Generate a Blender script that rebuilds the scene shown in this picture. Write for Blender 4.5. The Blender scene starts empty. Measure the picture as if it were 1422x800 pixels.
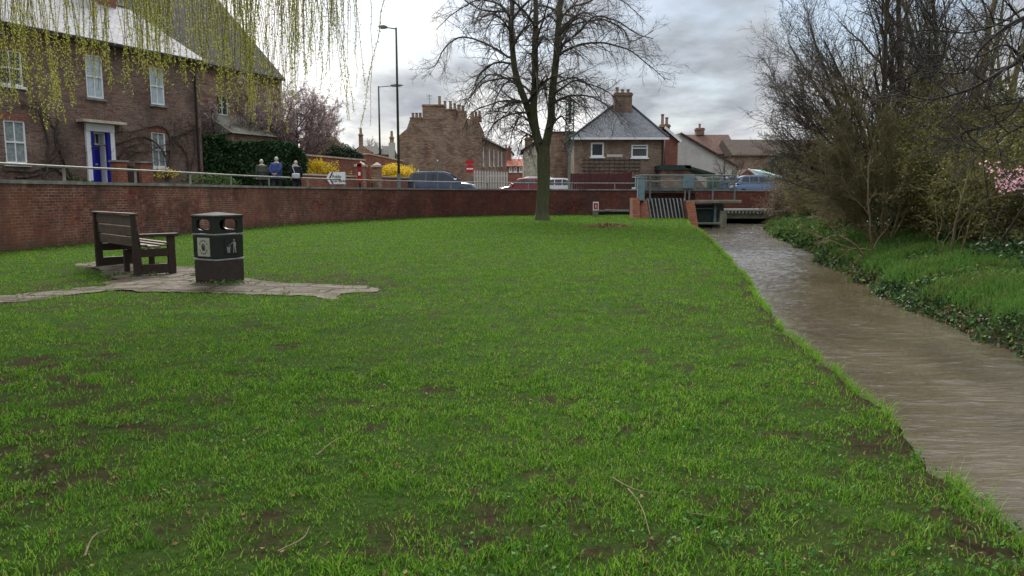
import bpy, math, random
import numpy as np
from mathutils import Vector, Matrix
from mathutils.geometry import tessellate_polygon
R = math.radians
rng = random.Random(7)
nr = np.random.default_rng(11)
SC = bpy.context.scene
COL = SC.collection

# ------------------------------------------------------------------ camera
CAMZ, FPX, PITCH = 1.6, 1040.0, R(7.125)
cp, sp_ = math.cos(PITCH), math.sin(PITCH)
def ray(px, py):
    u = (px - 711) / FPX; v = (400 - py) / FPX
    return (u, cp + v * sp_, -sp_ + v * cp)
def at(px, py, y):                      # the point at distance y along the view
    d = ray(px, py); t = y / d[1]
    return Vector((d[0] * t, y, CAMZ + d[2] * t))
def atz(px, py, z=0.0):
    d = ray(px, py); t = (z - CAMZ) / d[2]
    return Vector((d[0] * t, d[1] * t, z))

cam_d = bpy.data.cameras.new('camera'); cam = bpy.data.objects.new('camera', cam_d); COL.objects.link(cam)
cam_d.sensor_width = 36; cam_d.lens = FPX / 1422 * 36
cam_d.clip_end = 3000
cam.location = (0, 0, CAMZ); cam.rotation_euler = (R(90) - PITCH, 0, 0)
SC.camera = cam

# ------------------------------------------------------------------ materials
class NT:
    def __init__(s, name):
        s.m = bpy.data.materials.new(name); s.m.use_nodes = True
        s.t = s.m.node_tree; s.n = s.t.nodes; s.l = s.t.links
        s.b = s.n['Principled BSDF']; s.b.inputs['Specular IOR Level'].default_value = .25
        s.out = s.n['Material Output']
    def node(s, ty, **kw):
        n = s.n.new(ty)
        for k, v in kw.items():
            if k.startswith('_'): setattr(n, k[1:], v)
            else:
                i = n.inputs[int(k[1:])] if (k[0] == 'i' and k[1:].isdigit()) else n.inputs[k.replace('__', ' ')]
                if isinstance(v, bpy.types.NodeSocket): s.l.new(v, i)
                else:
                    if isinstance(v, tuple) and len(v) == 3 and i.type == 'RGBA': v = v + (1,)
                    i.default_value = v
        return n
    def co(s, kind='Object'): return s.node('ShaderNodeTexCoord').outputs[kind]
    def map(s, v, sc=(1, 1, 1), rot=(0, 0, 0)):
        return s.node('ShaderNodeMapping', Vector=v, Scale=sc, Rotation=rot).outputs[0]
    def noise(s, v, scale, detail=4, rough=.6):
        return s.node('ShaderNodeTexNoise', Vector=v, Scale=scale, Detail=detail, Roughness=rough).outputs[0]
    def ramp(s, f, stops):
        n = s.node('ShaderNodeValToRGB', Fac=f); e = n.color_ramp.elements
        while len(e) < len(stops): e.new(.5)
        for k, (p, c) in enumerate(stops):
            e[k].position = p
            if not isinstance(c, tuple): c = (c, c, c)
            e[k].color = c + (1,)
        return n.outputs[0]
    def mix(s, f, a, b, mode='MIX'):
        n = s.n.new('ShaderNodeMix'); n.data_type = 'RGBA'; n.blend_type = mode
        for i, v in ((0, f), (6, a), (7, b)):
            if isinstance(v, bpy.types.NodeSocket): s.l.new(v, n.inputs[i])
            else: n.inputs[i].default_value = (v + (1,)) if isinstance(v, tuple) else v
        return n.outputs[2]
    def math(s, op, a, b=0.0):
        n = s.n.new('ShaderNodeMath'); n.operation = op
        for i, v in ((0, a), (1, b)):
            if isinstance(v, bpy.types.NodeSocket): s.l.new(v, n.inputs[i])
            else: n.inputs[i].default_value = v
        return n.outputs[0]
    def base(s, c, rough=.8):
        if isinstance(c, tuple): s.b.inputs['Base Color'].default_value = c + (1,)
        else: s.l.new(c, s.b.inputs['Base Color'])
        if isinstance(rough, bpy.types.NodeSocket): s.l.new(rough, s.b.inputs['Roughness'])
        else: s.b.inputs['Roughness'].default_value = rough
    def bump(s, h, dist=.01, strength=.6):
        n = s.node('ShaderNodeBump', Height=h, Distance=dist, Strength=strength)
        s.l.new(n.outputs[0], s.b.inputs['Normal'])

def m_brick(name, c1, c2, mortar, stain=(.05, .045, .04), stain_amt=.6, bw=.265, rh=.09, msz=.014, big=None, foot=False):
    t = NT(name); uv = t.co('UV')
    wob = t.noise(uv, 1.5, 2)
    off = t.node('ShaderNodeVectorMath', _operation='MULTIPLY_ADD', i0=wob, i1=(.03, .03, 0), i2=uv).outputs[0]
    br = t.node('ShaderNodeTexBrick', Vector=off, Color1=c1, Color2=c2, Mortar=mortar, Scale=1.0,
                Brick__Width=bw, Row__Height=rh, Mortar__Size=msz, Mortar__Smooth=.3, Bias=-.1)
    n1 = t.noise(uv, 9, 5, .7)
    mv = t.ramp(t.noise(uv, .7, 6, .7), [(.4, 0.), (.6, 1.)])
    brc = t.mix(t.math('MULTIPLY', br.outputs[1], mv), t.mix(br.outputs[1], br.outputs[0], c2), mortar)
    c = t.mix(.75, brc, t.ramp(n1, [(.3, .45), (.7, 1.3)]), 'MULTIPLY')
    if big:
        c = t.mix(t.ramp(t.noise(uv, .45, 5, .65), [(.42, 0.), (.62, .9)]), c, t.mix(.5, c, big))
    st = t.ramp(t.noise(t.map(uv, (.8, .35, 1)), .9, 7, .7), [(.45, 0.), (.7, stain_amt)])
    if foot:
        c = t.mix(t.ramp(t.noise(uv, 3.1, 7, .78), [(.53, 0.), (.63, .65)]), c, (.36, .25, .20))
        c = t.mix(t.ramp(t.noise(t.map(uv, (.25, .5, 1)), 1.0, 4, .6), [(.45, 0.), (.6, .55)]), c, (.20, .085, .05))
        sv = t.node('ShaderNodeSeparateXYZ', Vector=uv).outputs[1]
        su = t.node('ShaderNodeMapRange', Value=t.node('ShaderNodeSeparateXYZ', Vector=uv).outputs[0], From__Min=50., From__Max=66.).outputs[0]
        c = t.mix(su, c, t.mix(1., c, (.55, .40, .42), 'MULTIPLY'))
        ft = t.math('SUBTRACT', t.math('MULTIPLY', t.noise(t.map(uv, (1.5, .4, 1)), 1.5, 6, .7), 1.9), t.math('MULTIPLY', sv, 1.6))
        c = t.mix(t.ramp(ft, [(.45, 0.), (1., .75)]), c, (.045, .055, .022))
    c = t.mix(st, c, stain)
    t.base(c, .9)
    t.bump(t.math('ADD', t.math('MULTIPLY', br.outputs[1], -1.0), t.math('MULTIPLY', n1, .6)), .012, .7)
    return t.m
def m_tile(name, c1, c2, bw=.28, rh=.2, gap=(.02, .02, .02), lichen=None, rough=.55):
    t = NT(name); uv = t.co('UV')
    br = t.node('ShaderNodeTexBrick', Vector=uv, Color1=c1, Color2=c2, Mortar=gap, Scale=1.0, Brick__Width=bw, Row__Height=rh, Mortar__Size=.012, Mortar__Smooth=.2)
    c = t.mix(.7, br.outputs[0], t.ramp(t.noise(uv, 4, 6, .7), [(.3, .55), (.7, 1.25)]), 'MULTIPLY')
    if lichen: c = t.mix(t.ramp(t.noise(uv, 2.2, 6, .75), [(.55, 0.), (.68, .7)]), c, lichen)
    t.base(c, max(rough, .85)); t.b.inputs['Specular IOR Level'].default_value = .08
    t.bump(t.math('ADD', t.math('MULTIPLY', br.outputs[1], -1.), t.math('MULTIPLY', t.noise(uv, 6), .5)), .02, .6)
    return t.m
def m_plain(name, c, rough=.6, var=.25, scale=6, metal=0., bump=0., spec=None, dirt=None):
    t = NT(name); o = t.co()
    n = t.noise(o, scale, 6, .65)
    col = t.mix(1., c, t.ramp(n, [(.3, 1 - var), (.7, 1 + var)]), 'MULTIPLY')
    if dirt: col = t.mix(t.ramp(t.noise(o, scale * .4, 7, .75), [(.48, 0.), (.66, .75)]), col, dirt)
    t.base(col, rough); t.b.inputs['Metallic'].default_value = metal
    if spec is not None: t.b.inputs['Specular IOR Level'].default_value = spec
    if bump: t.bump(t.noise(o, scale * 4, 5), bump, .6)
    return t.m
def m_leaf(name, c1, c2, rough=.5, trans=.3, spec=.3, scale=1.2, c3=None):
    t = NT(name); o = t.co()
    c = t.mix(t.ramp(t.noise(o, 37, 1), [(.38, 0.), (.62, 1.)]), c1, c2)
    if c3: c = t.mix(t.ramp(t.noise(o, scale, 4), [(.45, 0.), (.62, .8)]), c, c3)
    t.base(c, rough); t.b.inputs['Specular IOR Level'].default_value = spec
    if trans:
        tr = t.node('ShaderNodeBsdfTranslucent', Color=c)
        ms = t.node('ShaderNodeMixShader', Fac=trans, i1=t.b.outputs[0], i2=tr.outputs[0])
        t.l.new(ms.outputs[0], t.out.inputs[0])
    return t.m
def m_bark(name, c1, c2, moss=None, amt=.6, vs=.25):
    t = NT(name); o = t.co()
    n = t.noise(t.map(o, (1, 1, vs)), 9, 6, .7)
    c = t.mix(t.ramp(n, [(.35, 0.), (.65, 1.)]), c1, c2)
    if moss: c = t.mix(t.ramp(t.noise(o, 2.3, 5, .7), [(.4, 0.), (.6, amt)]), c, moss)
    t.base(c, .9); t.bump(n, .04, .9)
    return t.m

MAT = {}
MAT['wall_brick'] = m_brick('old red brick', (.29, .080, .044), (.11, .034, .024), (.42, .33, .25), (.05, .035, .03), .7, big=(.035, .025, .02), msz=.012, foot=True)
MAT['house_brick'] = m_brick('dark house brick', (.23, .14, .105), (.11, .068, .054), (.26, .21, .17), (.05, .035, .035), .5, msz=.014)
MAT['gable_brick'] = m_brick('brown gable brick', (.36, .215, .145), (.13, .08, .06), (.34, .27, .21), (.08, .055, .045), .6, bw=.42, rh=.17, msz=.028)
MAT['buff_brick'] = m_brick('buff cottage brick', (.25, .17, .115), (.12, .082, .058), (.27, .23, .18), (.11, .085, .07), .5, bw=.32, rh=.13, msz=.022)
MAT['red_brick'] = m_brick('red brick', (.30, .10, .06), (.17, .06, .045), (.3, .2, .16), (.08, .05, .04), .5)
MAT['pier_brick'] = m_brick('orange pier brick', (.32, .12, .065), (.20, .075, .045), (.11, .08, .06), (.08, .05, .04), .5, bw=.28, rh=.12, msz=.016)
MAT['slate'] = m_tile('blue grey slate', (.145, .15, .16), (.105, .11, .12), .32, .24, (.05, .055, .06))
MAT['pale_slate'] = m_tile('pale weathered slate', (.34, .33, .34), (.25, .245, .26), .3, .2, (.1, .1, .1), (.18, .18, .15), .85)
MAT['dark_slate'] = m_tile('dark slate', (.062, .056, .052), (.038, .036, .034), .4, .3, (.02, .02, .02), (.09, .09, .07))
MAT['brown_tile'] = m_tile('brown pantile', (.15, .085, .065), (.10, .06, .05), .3, .25, (.03, .02, .02), (.15, .13, .09), .8)
MAT['dark_tile'] = m_tile('dark brown tile', (.085, .062, .048), (.055, .042, .034), .3, .25, (.02, .015, .015), (.08, .08, .05), .85)
MAT['red_tile'] = m_tile('red pantile', (.35, .11, .07), (.24, .08, .055), .3, .3, (.06, .02, .02), None, .8)
MAT['stone'] = m_plain('weathered coping stone', (.21, .205, .185), .9, .35, 3, bump=.01, dirt=(.07, .075, .05))
MAT['cream_stone'] = m_plain('cream coping stone', (.45, .38, .30), .9, .3, 3, bump=.01, dirt=(.2, .15, .11))
MAT['concrete'] = m_plain('mossy concrete', (.17, .165, .13), .9, .35, 2, bump=.02, dirt=(.05, .07, .035))
MAT['asphalt'] = m_plain('asphalt', (.05, .05, .052), .9, .3, 5, bump=.01)
MAT['white'] = m_plain('white paint', (.68, .69, .70), .5, .08, 4)
MAT['offwhite'] = m_plain('off white render', (.44, .42, .39), .85, .12, 1.5, dirt=(.33, .31, .28))
MAT['blue_paint'] = m_plain('royal blue paint', (.012, .012, .22), .35, .1, 4)
MAT['black'] = m_plain('black paint', (.018, .018, .02), .45, .2, 5)
MAT['dark_red_wood'] = m_plain('dark red stained boards', (.07, .022, .024), .8, .35, 4, bump=.01)
MAT['galv'] = m_plain('galvanised steel', (.14, .155, .155), .6, .25, 5, dirt=(.09, .11, .08))
MAT['rail'] = m_plain('weathered grey rail paint', (.19, .19, .16), .6, .3, 6, dirt=(.09, .09, .06))
MAT['green_steel'] = m_plain('grey green steel', (.10, .15, .15), .6, .3, 3, dirt=(.045, .06, .045))
MAT['cabinet'] = m_plain('blue grey cabinet paint', (.16, .24, .27), .5, .2, 3, dirt=(.1, .12, .1))
MAT['dark_steel'] = m_plain('dark green steel', (.02, .035, .03), .5, .4, 3)
MAT['glass'] = m_plain('dark window glass', (.035, .042, .048), .08, .3, 1, spec=.6)
MAT['bin_green'] = m_plain('dark green bin plastic', (.018, .021, .016), .5, .25, 8, bump=.004)
MAT['bin_brown'] = m_plain('dark brown bin panel', (.038, .029, .025), .5, .25, 8, bump=.004)
MAT['bin_lid'] = m_plain('dusty green lid', (.034, .036, .031), .85, .3, 8, bump=.004)
MAT['band'] = m_plain('pale grey band', (.20, .195, .19), .55, .2, 10)
MAT['plaque'] = m_plain('aged cream plaque', (.36, .36, .27), .5, .2, 14, dirt=(.25, .25, .18))
MAT['ink'] = m_plain('dark print', (.04, .035, .03), .6, .1)
MAT['silver_print'] = m_plain('faded silver print', (.25, .25, .21), .6, .25, 30)
MAT['red_paint'] = m_plain('post red paint', (.26, .012, .015), .4, .1)
MAT['sign_red'] = m_plain('road sign red', (.40, .02, .03), .4, .1)
MAT['chimney_pot'] = m_plain('buff clay pot', (.24, .17, .12), .8, .3, 5)
MAT['stonewall'] = m_plain('pale rubble stone', (.38, .34, .27), .9, .45, 2.5, bump=.03)
MAT['green_roof'] = m_plain('pale green felt roof', (.26, .37, .36), .6, .12, 3)
MAT['shed_wood'] = m_plain('orange brown shed boards', (.27, .105, .045), .7, .25, 5)
MAT['blind'] = m_plain('net curtain behind glass', (.20, .24, .23), .35, .45, 9, spec=.5)
MAT['sky_glass'] = m_plain('pale blue grey glass', (.36, .43, .47), .2, .2, 2, spec=.6)  # pale blue grey pane colour
def m_wood():
    t = NT('dark weathered bench wood'); o = t.co()
    n = t.noise(t.map(o, (1.2, 22, 22)), 3, 6, .7)
    c = t.mix(t.ramp(n, [(.3, 0.), (.7, 1.)]), (.045, .030, .023), (.155, .112, .085))
    c = t.mix(t.ramp(t.noise(o, 2.5, 4), [(.45, 0.), (.6, .5)]), c, (.14, .115, .095))
    t.base(c, .7); t.bump(n, .006, .7); return t.m
MAT['bench_wood'] = m_wood()
MAT['bench_dark'] = m_plain('dark brown bench frame', (.038, .024, .018), .65, .35, 6, bump=.006)
def m_water():
    t = NT('muddy stream water'); o = t.co()
    w1 = t.noise(t.map(o, (1.3, 5.5, 1), (0, 0, R(8))), 1.0, 6, .62)
    w2 = t.noise(t.map(o, (4, 16, 1), (0, 0, R(-14))), 1.0, 4, .6)
    w3 = t.noise(t.map(o, (.8, .35, 1)), 1.0, 3, .5)
    h = t.math('ADD', t.math('MULTIPLY', w1, 1.0), t.math('MULTIPLY', w2, .35))
    t.bump(h, .035, 1.0)
    c = t.mix(t.ramp(w3, [(.35, 0.), (.65, 1.)]), (.044, .033, .017), (.078, .061, .036))
    pale_streak = t.ramp(t.noise(t.map(o, (1.5, 6, 1)), 1.6, 9, .75), [(.60, 0.), (.70, .55)])  # pale streaks mixed into the colour by stretched noise
    c = t.mix(pale_streak, c, (.35, .32, .27))
    t.base(c, .04); t.b.inputs['IOR'].default_value = 1.45; t.b.inputs['Specular IOR Level'].default_value = 1.0
    return t.m
MAT['water'] = m_water()
def m_ground():
    t = NT('lawn soil and moss'); o = t.co()
    a = t.node('ShaderNodeAttribute', _attribute_name='bare').outputs['Fac']
    n = t.noise(o, 14, 7, .75)
    dirt = t.mix(t.ramp(n, [(.3, 0.), (.7, 1.)]), (.010, .007, .004), (.055, .037, .023))
    gr = t.mix(t.ramp(t.noise(o, 25, 6, .8), [(.35, 0.), (.65, 1.)]), (.010, .022, .004), (.040, .075, .012))
    gr = t.mix(t.ramp(t.noise(o, .35, 5, .6), [(.4, 0.), (.65, .4)]), gr, (.05, .075, .018))
    t.base(t.mix(a, gr, dirt), .95); t.b.inputs['Specular IOR Level'].default_value = .03; t.bump(n, .05, .9); return t.m
MAT['ground'] = m_ground()
def m_grass():
    t = NT('grass blades'); o = t.co()
    rn = t.node('ShaderNodeAttribute', _attribute_name='rnd').outputs['Fac']
    rn = t.math('FRACT', t.math('ADD', rn, t.math('MULTIPLY', t.noise(o, 45, 0), 1.3)))
    c = t.ramp(rn, [(.0, (.018, .068, .005)), (.45, (.082, .205, .014)), (.84, (.195, .375, .030)), (.93, (.26, .28, .09)), (1., (.36, .31, .15))])
    c = t.mix(t.ramp(t.noise(o, .7, 5, .65), [(.46, 0.), (.66, .35)]), c, (.085, .150, .030))
    c = t.mix(t.ramp(t.noise(o, 2.6, 4, .65), [(.50, 0.), (.64, .6)]), c, (.045, .140, .012))
    t.base(c, .6); t.b.inputs['Specular IOR Level'].default_value = .08
    tr = t.node('ShaderNodeBsdfTranslucent', Color=c)
    ms = t.node('ShaderNodeMixShader', Fac=.35, i1=t.b.outputs[0], i2=tr.outputs[0])
    t.l.new(ms.outputs[0], t.out.inputs[0]); return t.m
MAT['grass'] = m_grass()
MAT['paving'] = m_plain('worn paving stone', (.205, .172, .148), .9, .3, 5, bump=.012, dirt=(.08, .062, .05))
def m_flags():
    t = NT('cracked flagstones'); o = t.co(); mp = t.map(o, (1, 1, 1), (0, 0, R(6)))
    off = t.node('ShaderNodeVectorMath', _operation='MULTIPLY_ADD', i0=t.node('ShaderNodeTexNoise', Vector=o, Scale=1.6, Detail=3).outputs[1], i1=(.22, .22, 0), i2=mp).outputs[0]
    br = t.node('ShaderNodeTexBrick', Vector=off, Color1=(.135, .112, .090), Color2=(.090, .076, .062), Mortar=(.028, .024, .015), Scale=1., Brick__Width=1.05, Row__Height=.62, Mortar__Size=.042, Mortar__Smooth=.4)
    n = t.noise(o, 6, 7, .7); c = t.mix(.9, br.outputs[0], t.ramp(n, [(.3, .55), (.7, 1.3)]), 'MULTIPLY')
    c = t.mix(t.ramp(t.noise(o, 1.7, 7, .75), [(.44, 0.), (.58, .85)]), c, (.048, .036, .022))
    c = t.mix(t.ramp(t.noise(o, 4.5, 7, .75), [(.58, 0.), (.66, .8)]), c, (.03, .05, .012))
    t.base(c, .9); t.b.inputs['Specular IOR Level'].default_value = .1
    t.bump(t.math('ADD', t.math('MULTIPLY', br.outputs[1], -1.), t.math('MULTIPLY', n, .5)), .03, .8); return t.m
MAT['flags'] = m_flags()
MAT['bark_moss'] = m_bark('mossy lime bark', (.045, .042, .028), (.11, .10, .065), (.065, .082, .025), .8)
MAT['bark_dark'] = m_bark('dark twig bark', (.050, .040, .032), (.10, .082, .064))
MAT['bark_olive'] = m_bark('olive twig bark', (.095, .075, .036), (.18, .145, .07), (.09, .095, .032), .5)
MAT['bark_black'] = m_bark('black wet bark', (.022, .019, .017), (.045, .04, .035))
MAT['bark_pink'] = m_bark('purplish cherry bark', (.12, .08, .075), (.24, .17, .165))
MAT['bark_tan'] = m_bark('tan bramble stems', (.12, .085, .05), (.20, .15, .09))
MAT['willow_twig'] = m_plain('willow twig', (.14, .11, .045), .7, .3)
MAT['willow_leaf'] = m_leaf('young willow leaf', (.27, .29, .04), (.42, .42, .07), .5, .45)
MAT['ivy'] = m_leaf('dark ivy leaf', (.016, .045, .016), (.04, .085, .028), .55, .12, .25, 1.5, (.03, .06, .018))
MAT['ivy_mix'] = m_leaf('bank ivy leaf', (.035, .085, .022), (.10, .17, .05), .7, .2, .04, 1.0, (.12, .15, .045))
MAT['clover'] = m_leaf('clover leaf', (.04, .11, .02), (.08, .17, .035), .6, .25, .08)
MAT['olive_leaf'] = m_leaf('olive shrub leaf', (.085, .090, .022), (.18, .175, .05), .5, .35, .15, .6, (.11, .08, .035))
MAT['bud'] = m_leaf('brown buds', (.09, .062, .04), (.14, .10, .06), .6, .2)
MAT['forsythia'] = m_leaf('forsythia flowers', (.62, .42, .008), (.80, .60, .03), .6, .35)
MAT['blossom'] = m_leaf('pink blossom', (.55, .27, .33), (.72, .45, .50), .6, .35)
MAT['blossom_pale'] = m_leaf('pale cherry buds', (.30, .235, .225), (.42, .345, .33), .6, .35)
MAT['dead_leaf'] = m_leaf('dead leaf', (.13, .065, .025), (.25, .15, .07), .7, .2)
MAT['lush'] = m_leaf('lush daffodil blades', (.040, .12, .018), (.11, .21, .040), .5, .35, .1, .9, (.10, .13, .035))
MAT['conifer'] = m_leaf('dark evergreen', (.010, .026, .012), (.022, .05, .02), .6, .1)
MAT['skin'] = m_plain('skin', (.45, .26, .20), .5, .05)
MAT['grey_hair'] = m_plain('white hair', (.40, .38, .34), .8, .15, 30)
def m_cloth(n, c): return m_plain(n, c, .9, .2, 12)
MAT['jacket_olive'] = m_cloth('dark olive coat', (.05, .055, .045))
MAT['jacket_blue'] = m_cloth('navy blue jacket', (.035, .055, .15))
MAT['coat_black'] = m_cloth('black coat', (.012, .012, .018))
MAT['trouser'] = m_cloth('dark trousers', (.03, .03, .035))
MAT['bag'] = m_cloth('pale grey bag', (.45, .45, .46))
def m_car(name, c):
    t = NT(name); t.base(c, .3); t.b.inputs['Coat Weight'].default_value = .6; t.b.inputs['Metallic'].default_value = .2
    t.b.inputs['Coat Roughness'].default_value = .08; return t.m
MAT['rubber'] = m_plain('tyre rubber', (.02, .02, .02), .85, .2)
MAT['red_lens'] = m_plain('red lens', (.35, .01, .01), .2, .05)
MAT['clear_lens'] = m_plain('clear lens', (.6, .62, .65), .15, .05)

# ------------------------------------------------------------------ objects
def tag(o, label=None, cat=None, group=None, kind=None):
    if label: o['label'] = label
    if cat: o['category'] = cat
    if group: o['group'] = group
    if kind: o['kind'] = kind
    return o
def empty(name, loc, rz=0.0, label=None, cat=None, group=None):
    o = bpy.data.objects.new(name, None); COL.objects.link(o)
    o.location = loc; o.rotation_euler = (0, 0, rz); o.empty_display_size = .2
    return tag(o, label, cat, group)
def link(name, me, mats, parent=None, loc=(0, 0, 0), rz=0.0, smooth=False):
    if not isinstance(mats, (list, tuple)): mats = [mats]
    for m in mats: me.materials.append(MAT[m] if isinstance(m, str) else m)
    o = bpy.data.objects.new(name, me); COL.objects.link(o)
    o.location = loc; o.rotation_euler = (0, 0, rz)
    if parent is not None: o.parent = parent
    if smooth: me.shade_smooth()
    return o
def npmesh(name, V, F, k=4):
    """V (n,3), F (m,k) arrays -> mesh"""
    me = bpy.data.meshes.new(name)
    V = np.asarray(V, dtype=np.float32); F = np.asarray(F, dtype=np.int32)
    me.vertices.add(len(V)); me.vertices.foreach_set('co', V.ravel())
    me.loops.add(F.size); me.loops.foreach_set('vertex_index', F.ravel())
    me.polygons.add(len(F))
    me.polygons.foreach_set('loop_start', np.arange(0, F.size, F.shape[1], dtype=np.int32))
    me.update(calc_edges=True); me.validate()
    return me

class MB:
    """collects shapes, becomes one mesh"""
    def __init__(s): s.v = []; s.f = []; s.uv = {}
    def face(s, pts, uv=None):
        n = len(s.v); s.v += [tuple(p) for p in pts]; s.f.append(tuple(range(n, n + len(pts))))
        if uv: s.uv[len(s.f) - 1] = uv
    def box(s, x0, x1, y0, y1, z0, z1, M=None):
        P = [Vector((x, y, z)) for z in (z0, z1) for y in (y0, y1) for x in (x0, x1)]
        if M is not None: P = [M @ p for p in P]
        for q in ((0, 2, 3, 1), (4, 5, 7, 6), (0, 1, 5, 4), (2, 6, 7, 3), (0, 4, 6, 2), (1, 3, 7, 5)):
            s.face([P[i] for i in q])
        return s
    def bar(s, a, b, w, h=None, up=(0, 0, 1)):
        """rectangular bar from a to b, w wide, h tall"""
        a = Vector(a); b = Vector(b); h = w if h is None else h
        d = (b - a).normalized(); upv = Vector(up)
        if abs(d.dot(upv)) > .95: upv = Vector((0, 1, 0)) if abs(d.y) < .9 else Vector((1, 0, 0))
        sx = d.cross(upv).normalized() * w / 2; sz = sx.cross(d).normalized() * h / 2
        A = [a - sx - sz, a + sx - sz, a + sx + sz, a - sx + sz]; B = [p + (b - a) for p in A]
        for i in range(4): s.face([A[i], A[(i + 1) % 4], B[(i + 1) % 4], B[i]])
        s.face(A[::-1]); s.face(B); return s
    def cyl(s, a, b, r0, r1=None, n=12, caps=True):
        a = Vector(a); b = Vector(b); r1 = r0 if r1 is None else r1
        d = (b - a).normalized(); q = Vector((0, 0, 1)) if abs(d.z) < .9 else Vector((1, 0, 0))
        U = d.cross(q).normalized(); W = d.cross(U)
        c = [(math.cos(2 * math.pi * i / n), math.sin(2 * math.pi * i / n)) for i in range(n)]
        A = [a + (U * x + W * y) * r0 for x, y in c]; B = [b + (U * x + W * y) * r1 for x, y in c]
        for i in range(n): s.face([A[i], A[(i + 1) % n], B[(i + 1) % n], B[i]])
        if caps:
            s.face(A[::-1]); s.face(B)
        return s
    def lathe(s, c, prof, n=16):
        c = Vector(c)
        for (r0, z0), (r1, z1) in zip(prof, prof[1:]):
            for i in range(n):
                a0 = 2 * math.pi * i / n; a1 = 2 * math.pi * (i + 1) / n
                q = [c + Vector((r0 * math.cos(a0), r0 * math.sin(a0), z0)), c + Vector((r0 * math.cos(a1), r0 * math.sin(a1), z0)),
                     c + Vector((r1 * math.cos(a1), r1 * math.sin(a1), z1)), c + Vector((r1 * math.cos(a0), r1 * math.sin(a0), z1))]
                s.face(q)
        return s
    def prism(s, poly, y0, y1, axis='y'):
        """poly of (x,z), extruded along y"""
        f = (lambda x, y, z: (x, y, z)) if axis == 'y' else (lambda x, y, z: (y, x, z))
        A = [f(x, y0, z) for x, z in poly]; B = [f(x, y1, z) for x, z in poly]; n = len(poly)
        s.face(A); s.face(B[::-1])
        for i in range(n): s.face([A[(i + 1) % n], A[i], B[i], B[(i + 1) % n]])
        return s
    def mesh(s, name='m'):
        me = bpy.data.meshes.new(name); me.from_pydata(s.v, [], s.f)
        uvl = me.uv_layers.new(name='UVMap').data
        for p in me.polygons:
            ex = s.uv.get(p.index)
            if ex:
                for li, c in zip(p.loop_indices, ex): uvl[li].uv = c
                continue
            n = p.normal
            if abs(n.z) > .97: U, W = Vector((1, 0, 0)), Vector((0, 1, 0))
            else:
                U = Vector((-n.y, n.x, 0)).normalized(); W = n.cross(U).normalized()
                if W.z < 0: W = -W
            for li in p.loop_indices:
                co = me.vertices[me.loops[li].vertex_index].co
                uvl[li].uv = (co.dot(U), co.dot(W))
        return me
    def obj(s, name, mats, parent=None, loc=(0, 0, 0), rz=0.0, bevel=0, smooth=False):
        o = link(name, s.mesh(name), mats, parent, loc, rz)
        if bevel or smooth:
            import bmesh
            bm = bmesh.new(); bm.from_mesh(o.data); bmesh.ops.remove_doubles(bm, verts=bm.verts, dist=1e-5)
            if smooth:
                for f in bm.faces: f.smooth = True
            bm.to_mesh(o.data); bm.free()
        if bevel:
            b = o.modifiers.new('b', 'BEVEL'); b.width = bevel; b.segments = 2; b.limit_method = 'ANGLE'
        if smooth:
            try: o.data.set_sharp_from_angle(angle=R(40))
            except Exception: pass
        return o

def vnoise(x, y, seed=0):
    x = np.asarray(x, float); y = np.asarray(y, float)
    xi = np.floor(x).astype(np.int64); yi = np.floor(y).astype(np.int64)
    fx = x - xi; fy = y - yi; fx = fx * fx * (3 - 2 * fx); fy = fy * fy * (3 - 2 * fy)
    def h(a, b):
        n = (a * 374761393 + b * 668265263 + seed * 982451653) & 0xffffffff
        n = ((n ^ (n >> 13)) * 1274126177) & 0xffffffff
        return ((n ^ (n >> 16)) & 0xffff) / 65535.0
    return (h(xi, yi) * (1 - fx) + h(xi + 1, yi) * fx) * (1 - fy) + (h(xi, yi + 1) * (1 - fx) + h(xi + 1, yi + 1) * fx) * fy
def fbm(x, y, seed=0, oct=4):
    s = 0; a = .5; t = 0
    for i in range(oct):
        s = s + a * vnoise(x * 2 ** i, y * 2 ** i, seed + i); t += a; a *= .55
    return s / t

def catmull(P, n):
    P = [np.array(p, float) for p in P]; P = [2 * P[0] - P[1]] + P + [2 * P[-1] - P[-2]]; out = []
    for i in range(1, len(P) - 2):
        for k in range(n):
            t = k / n; a, b, c, d = P[i - 1:i + 3]
            out.append(.5 * (2 * b + (c - a) * t + (2 * a - 5 * b + 4 * c - d) * t * t + (3 * b - a - 3 * c + d) * t ** 3))
    out.append(P[-2]); return np.array(out)

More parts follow.
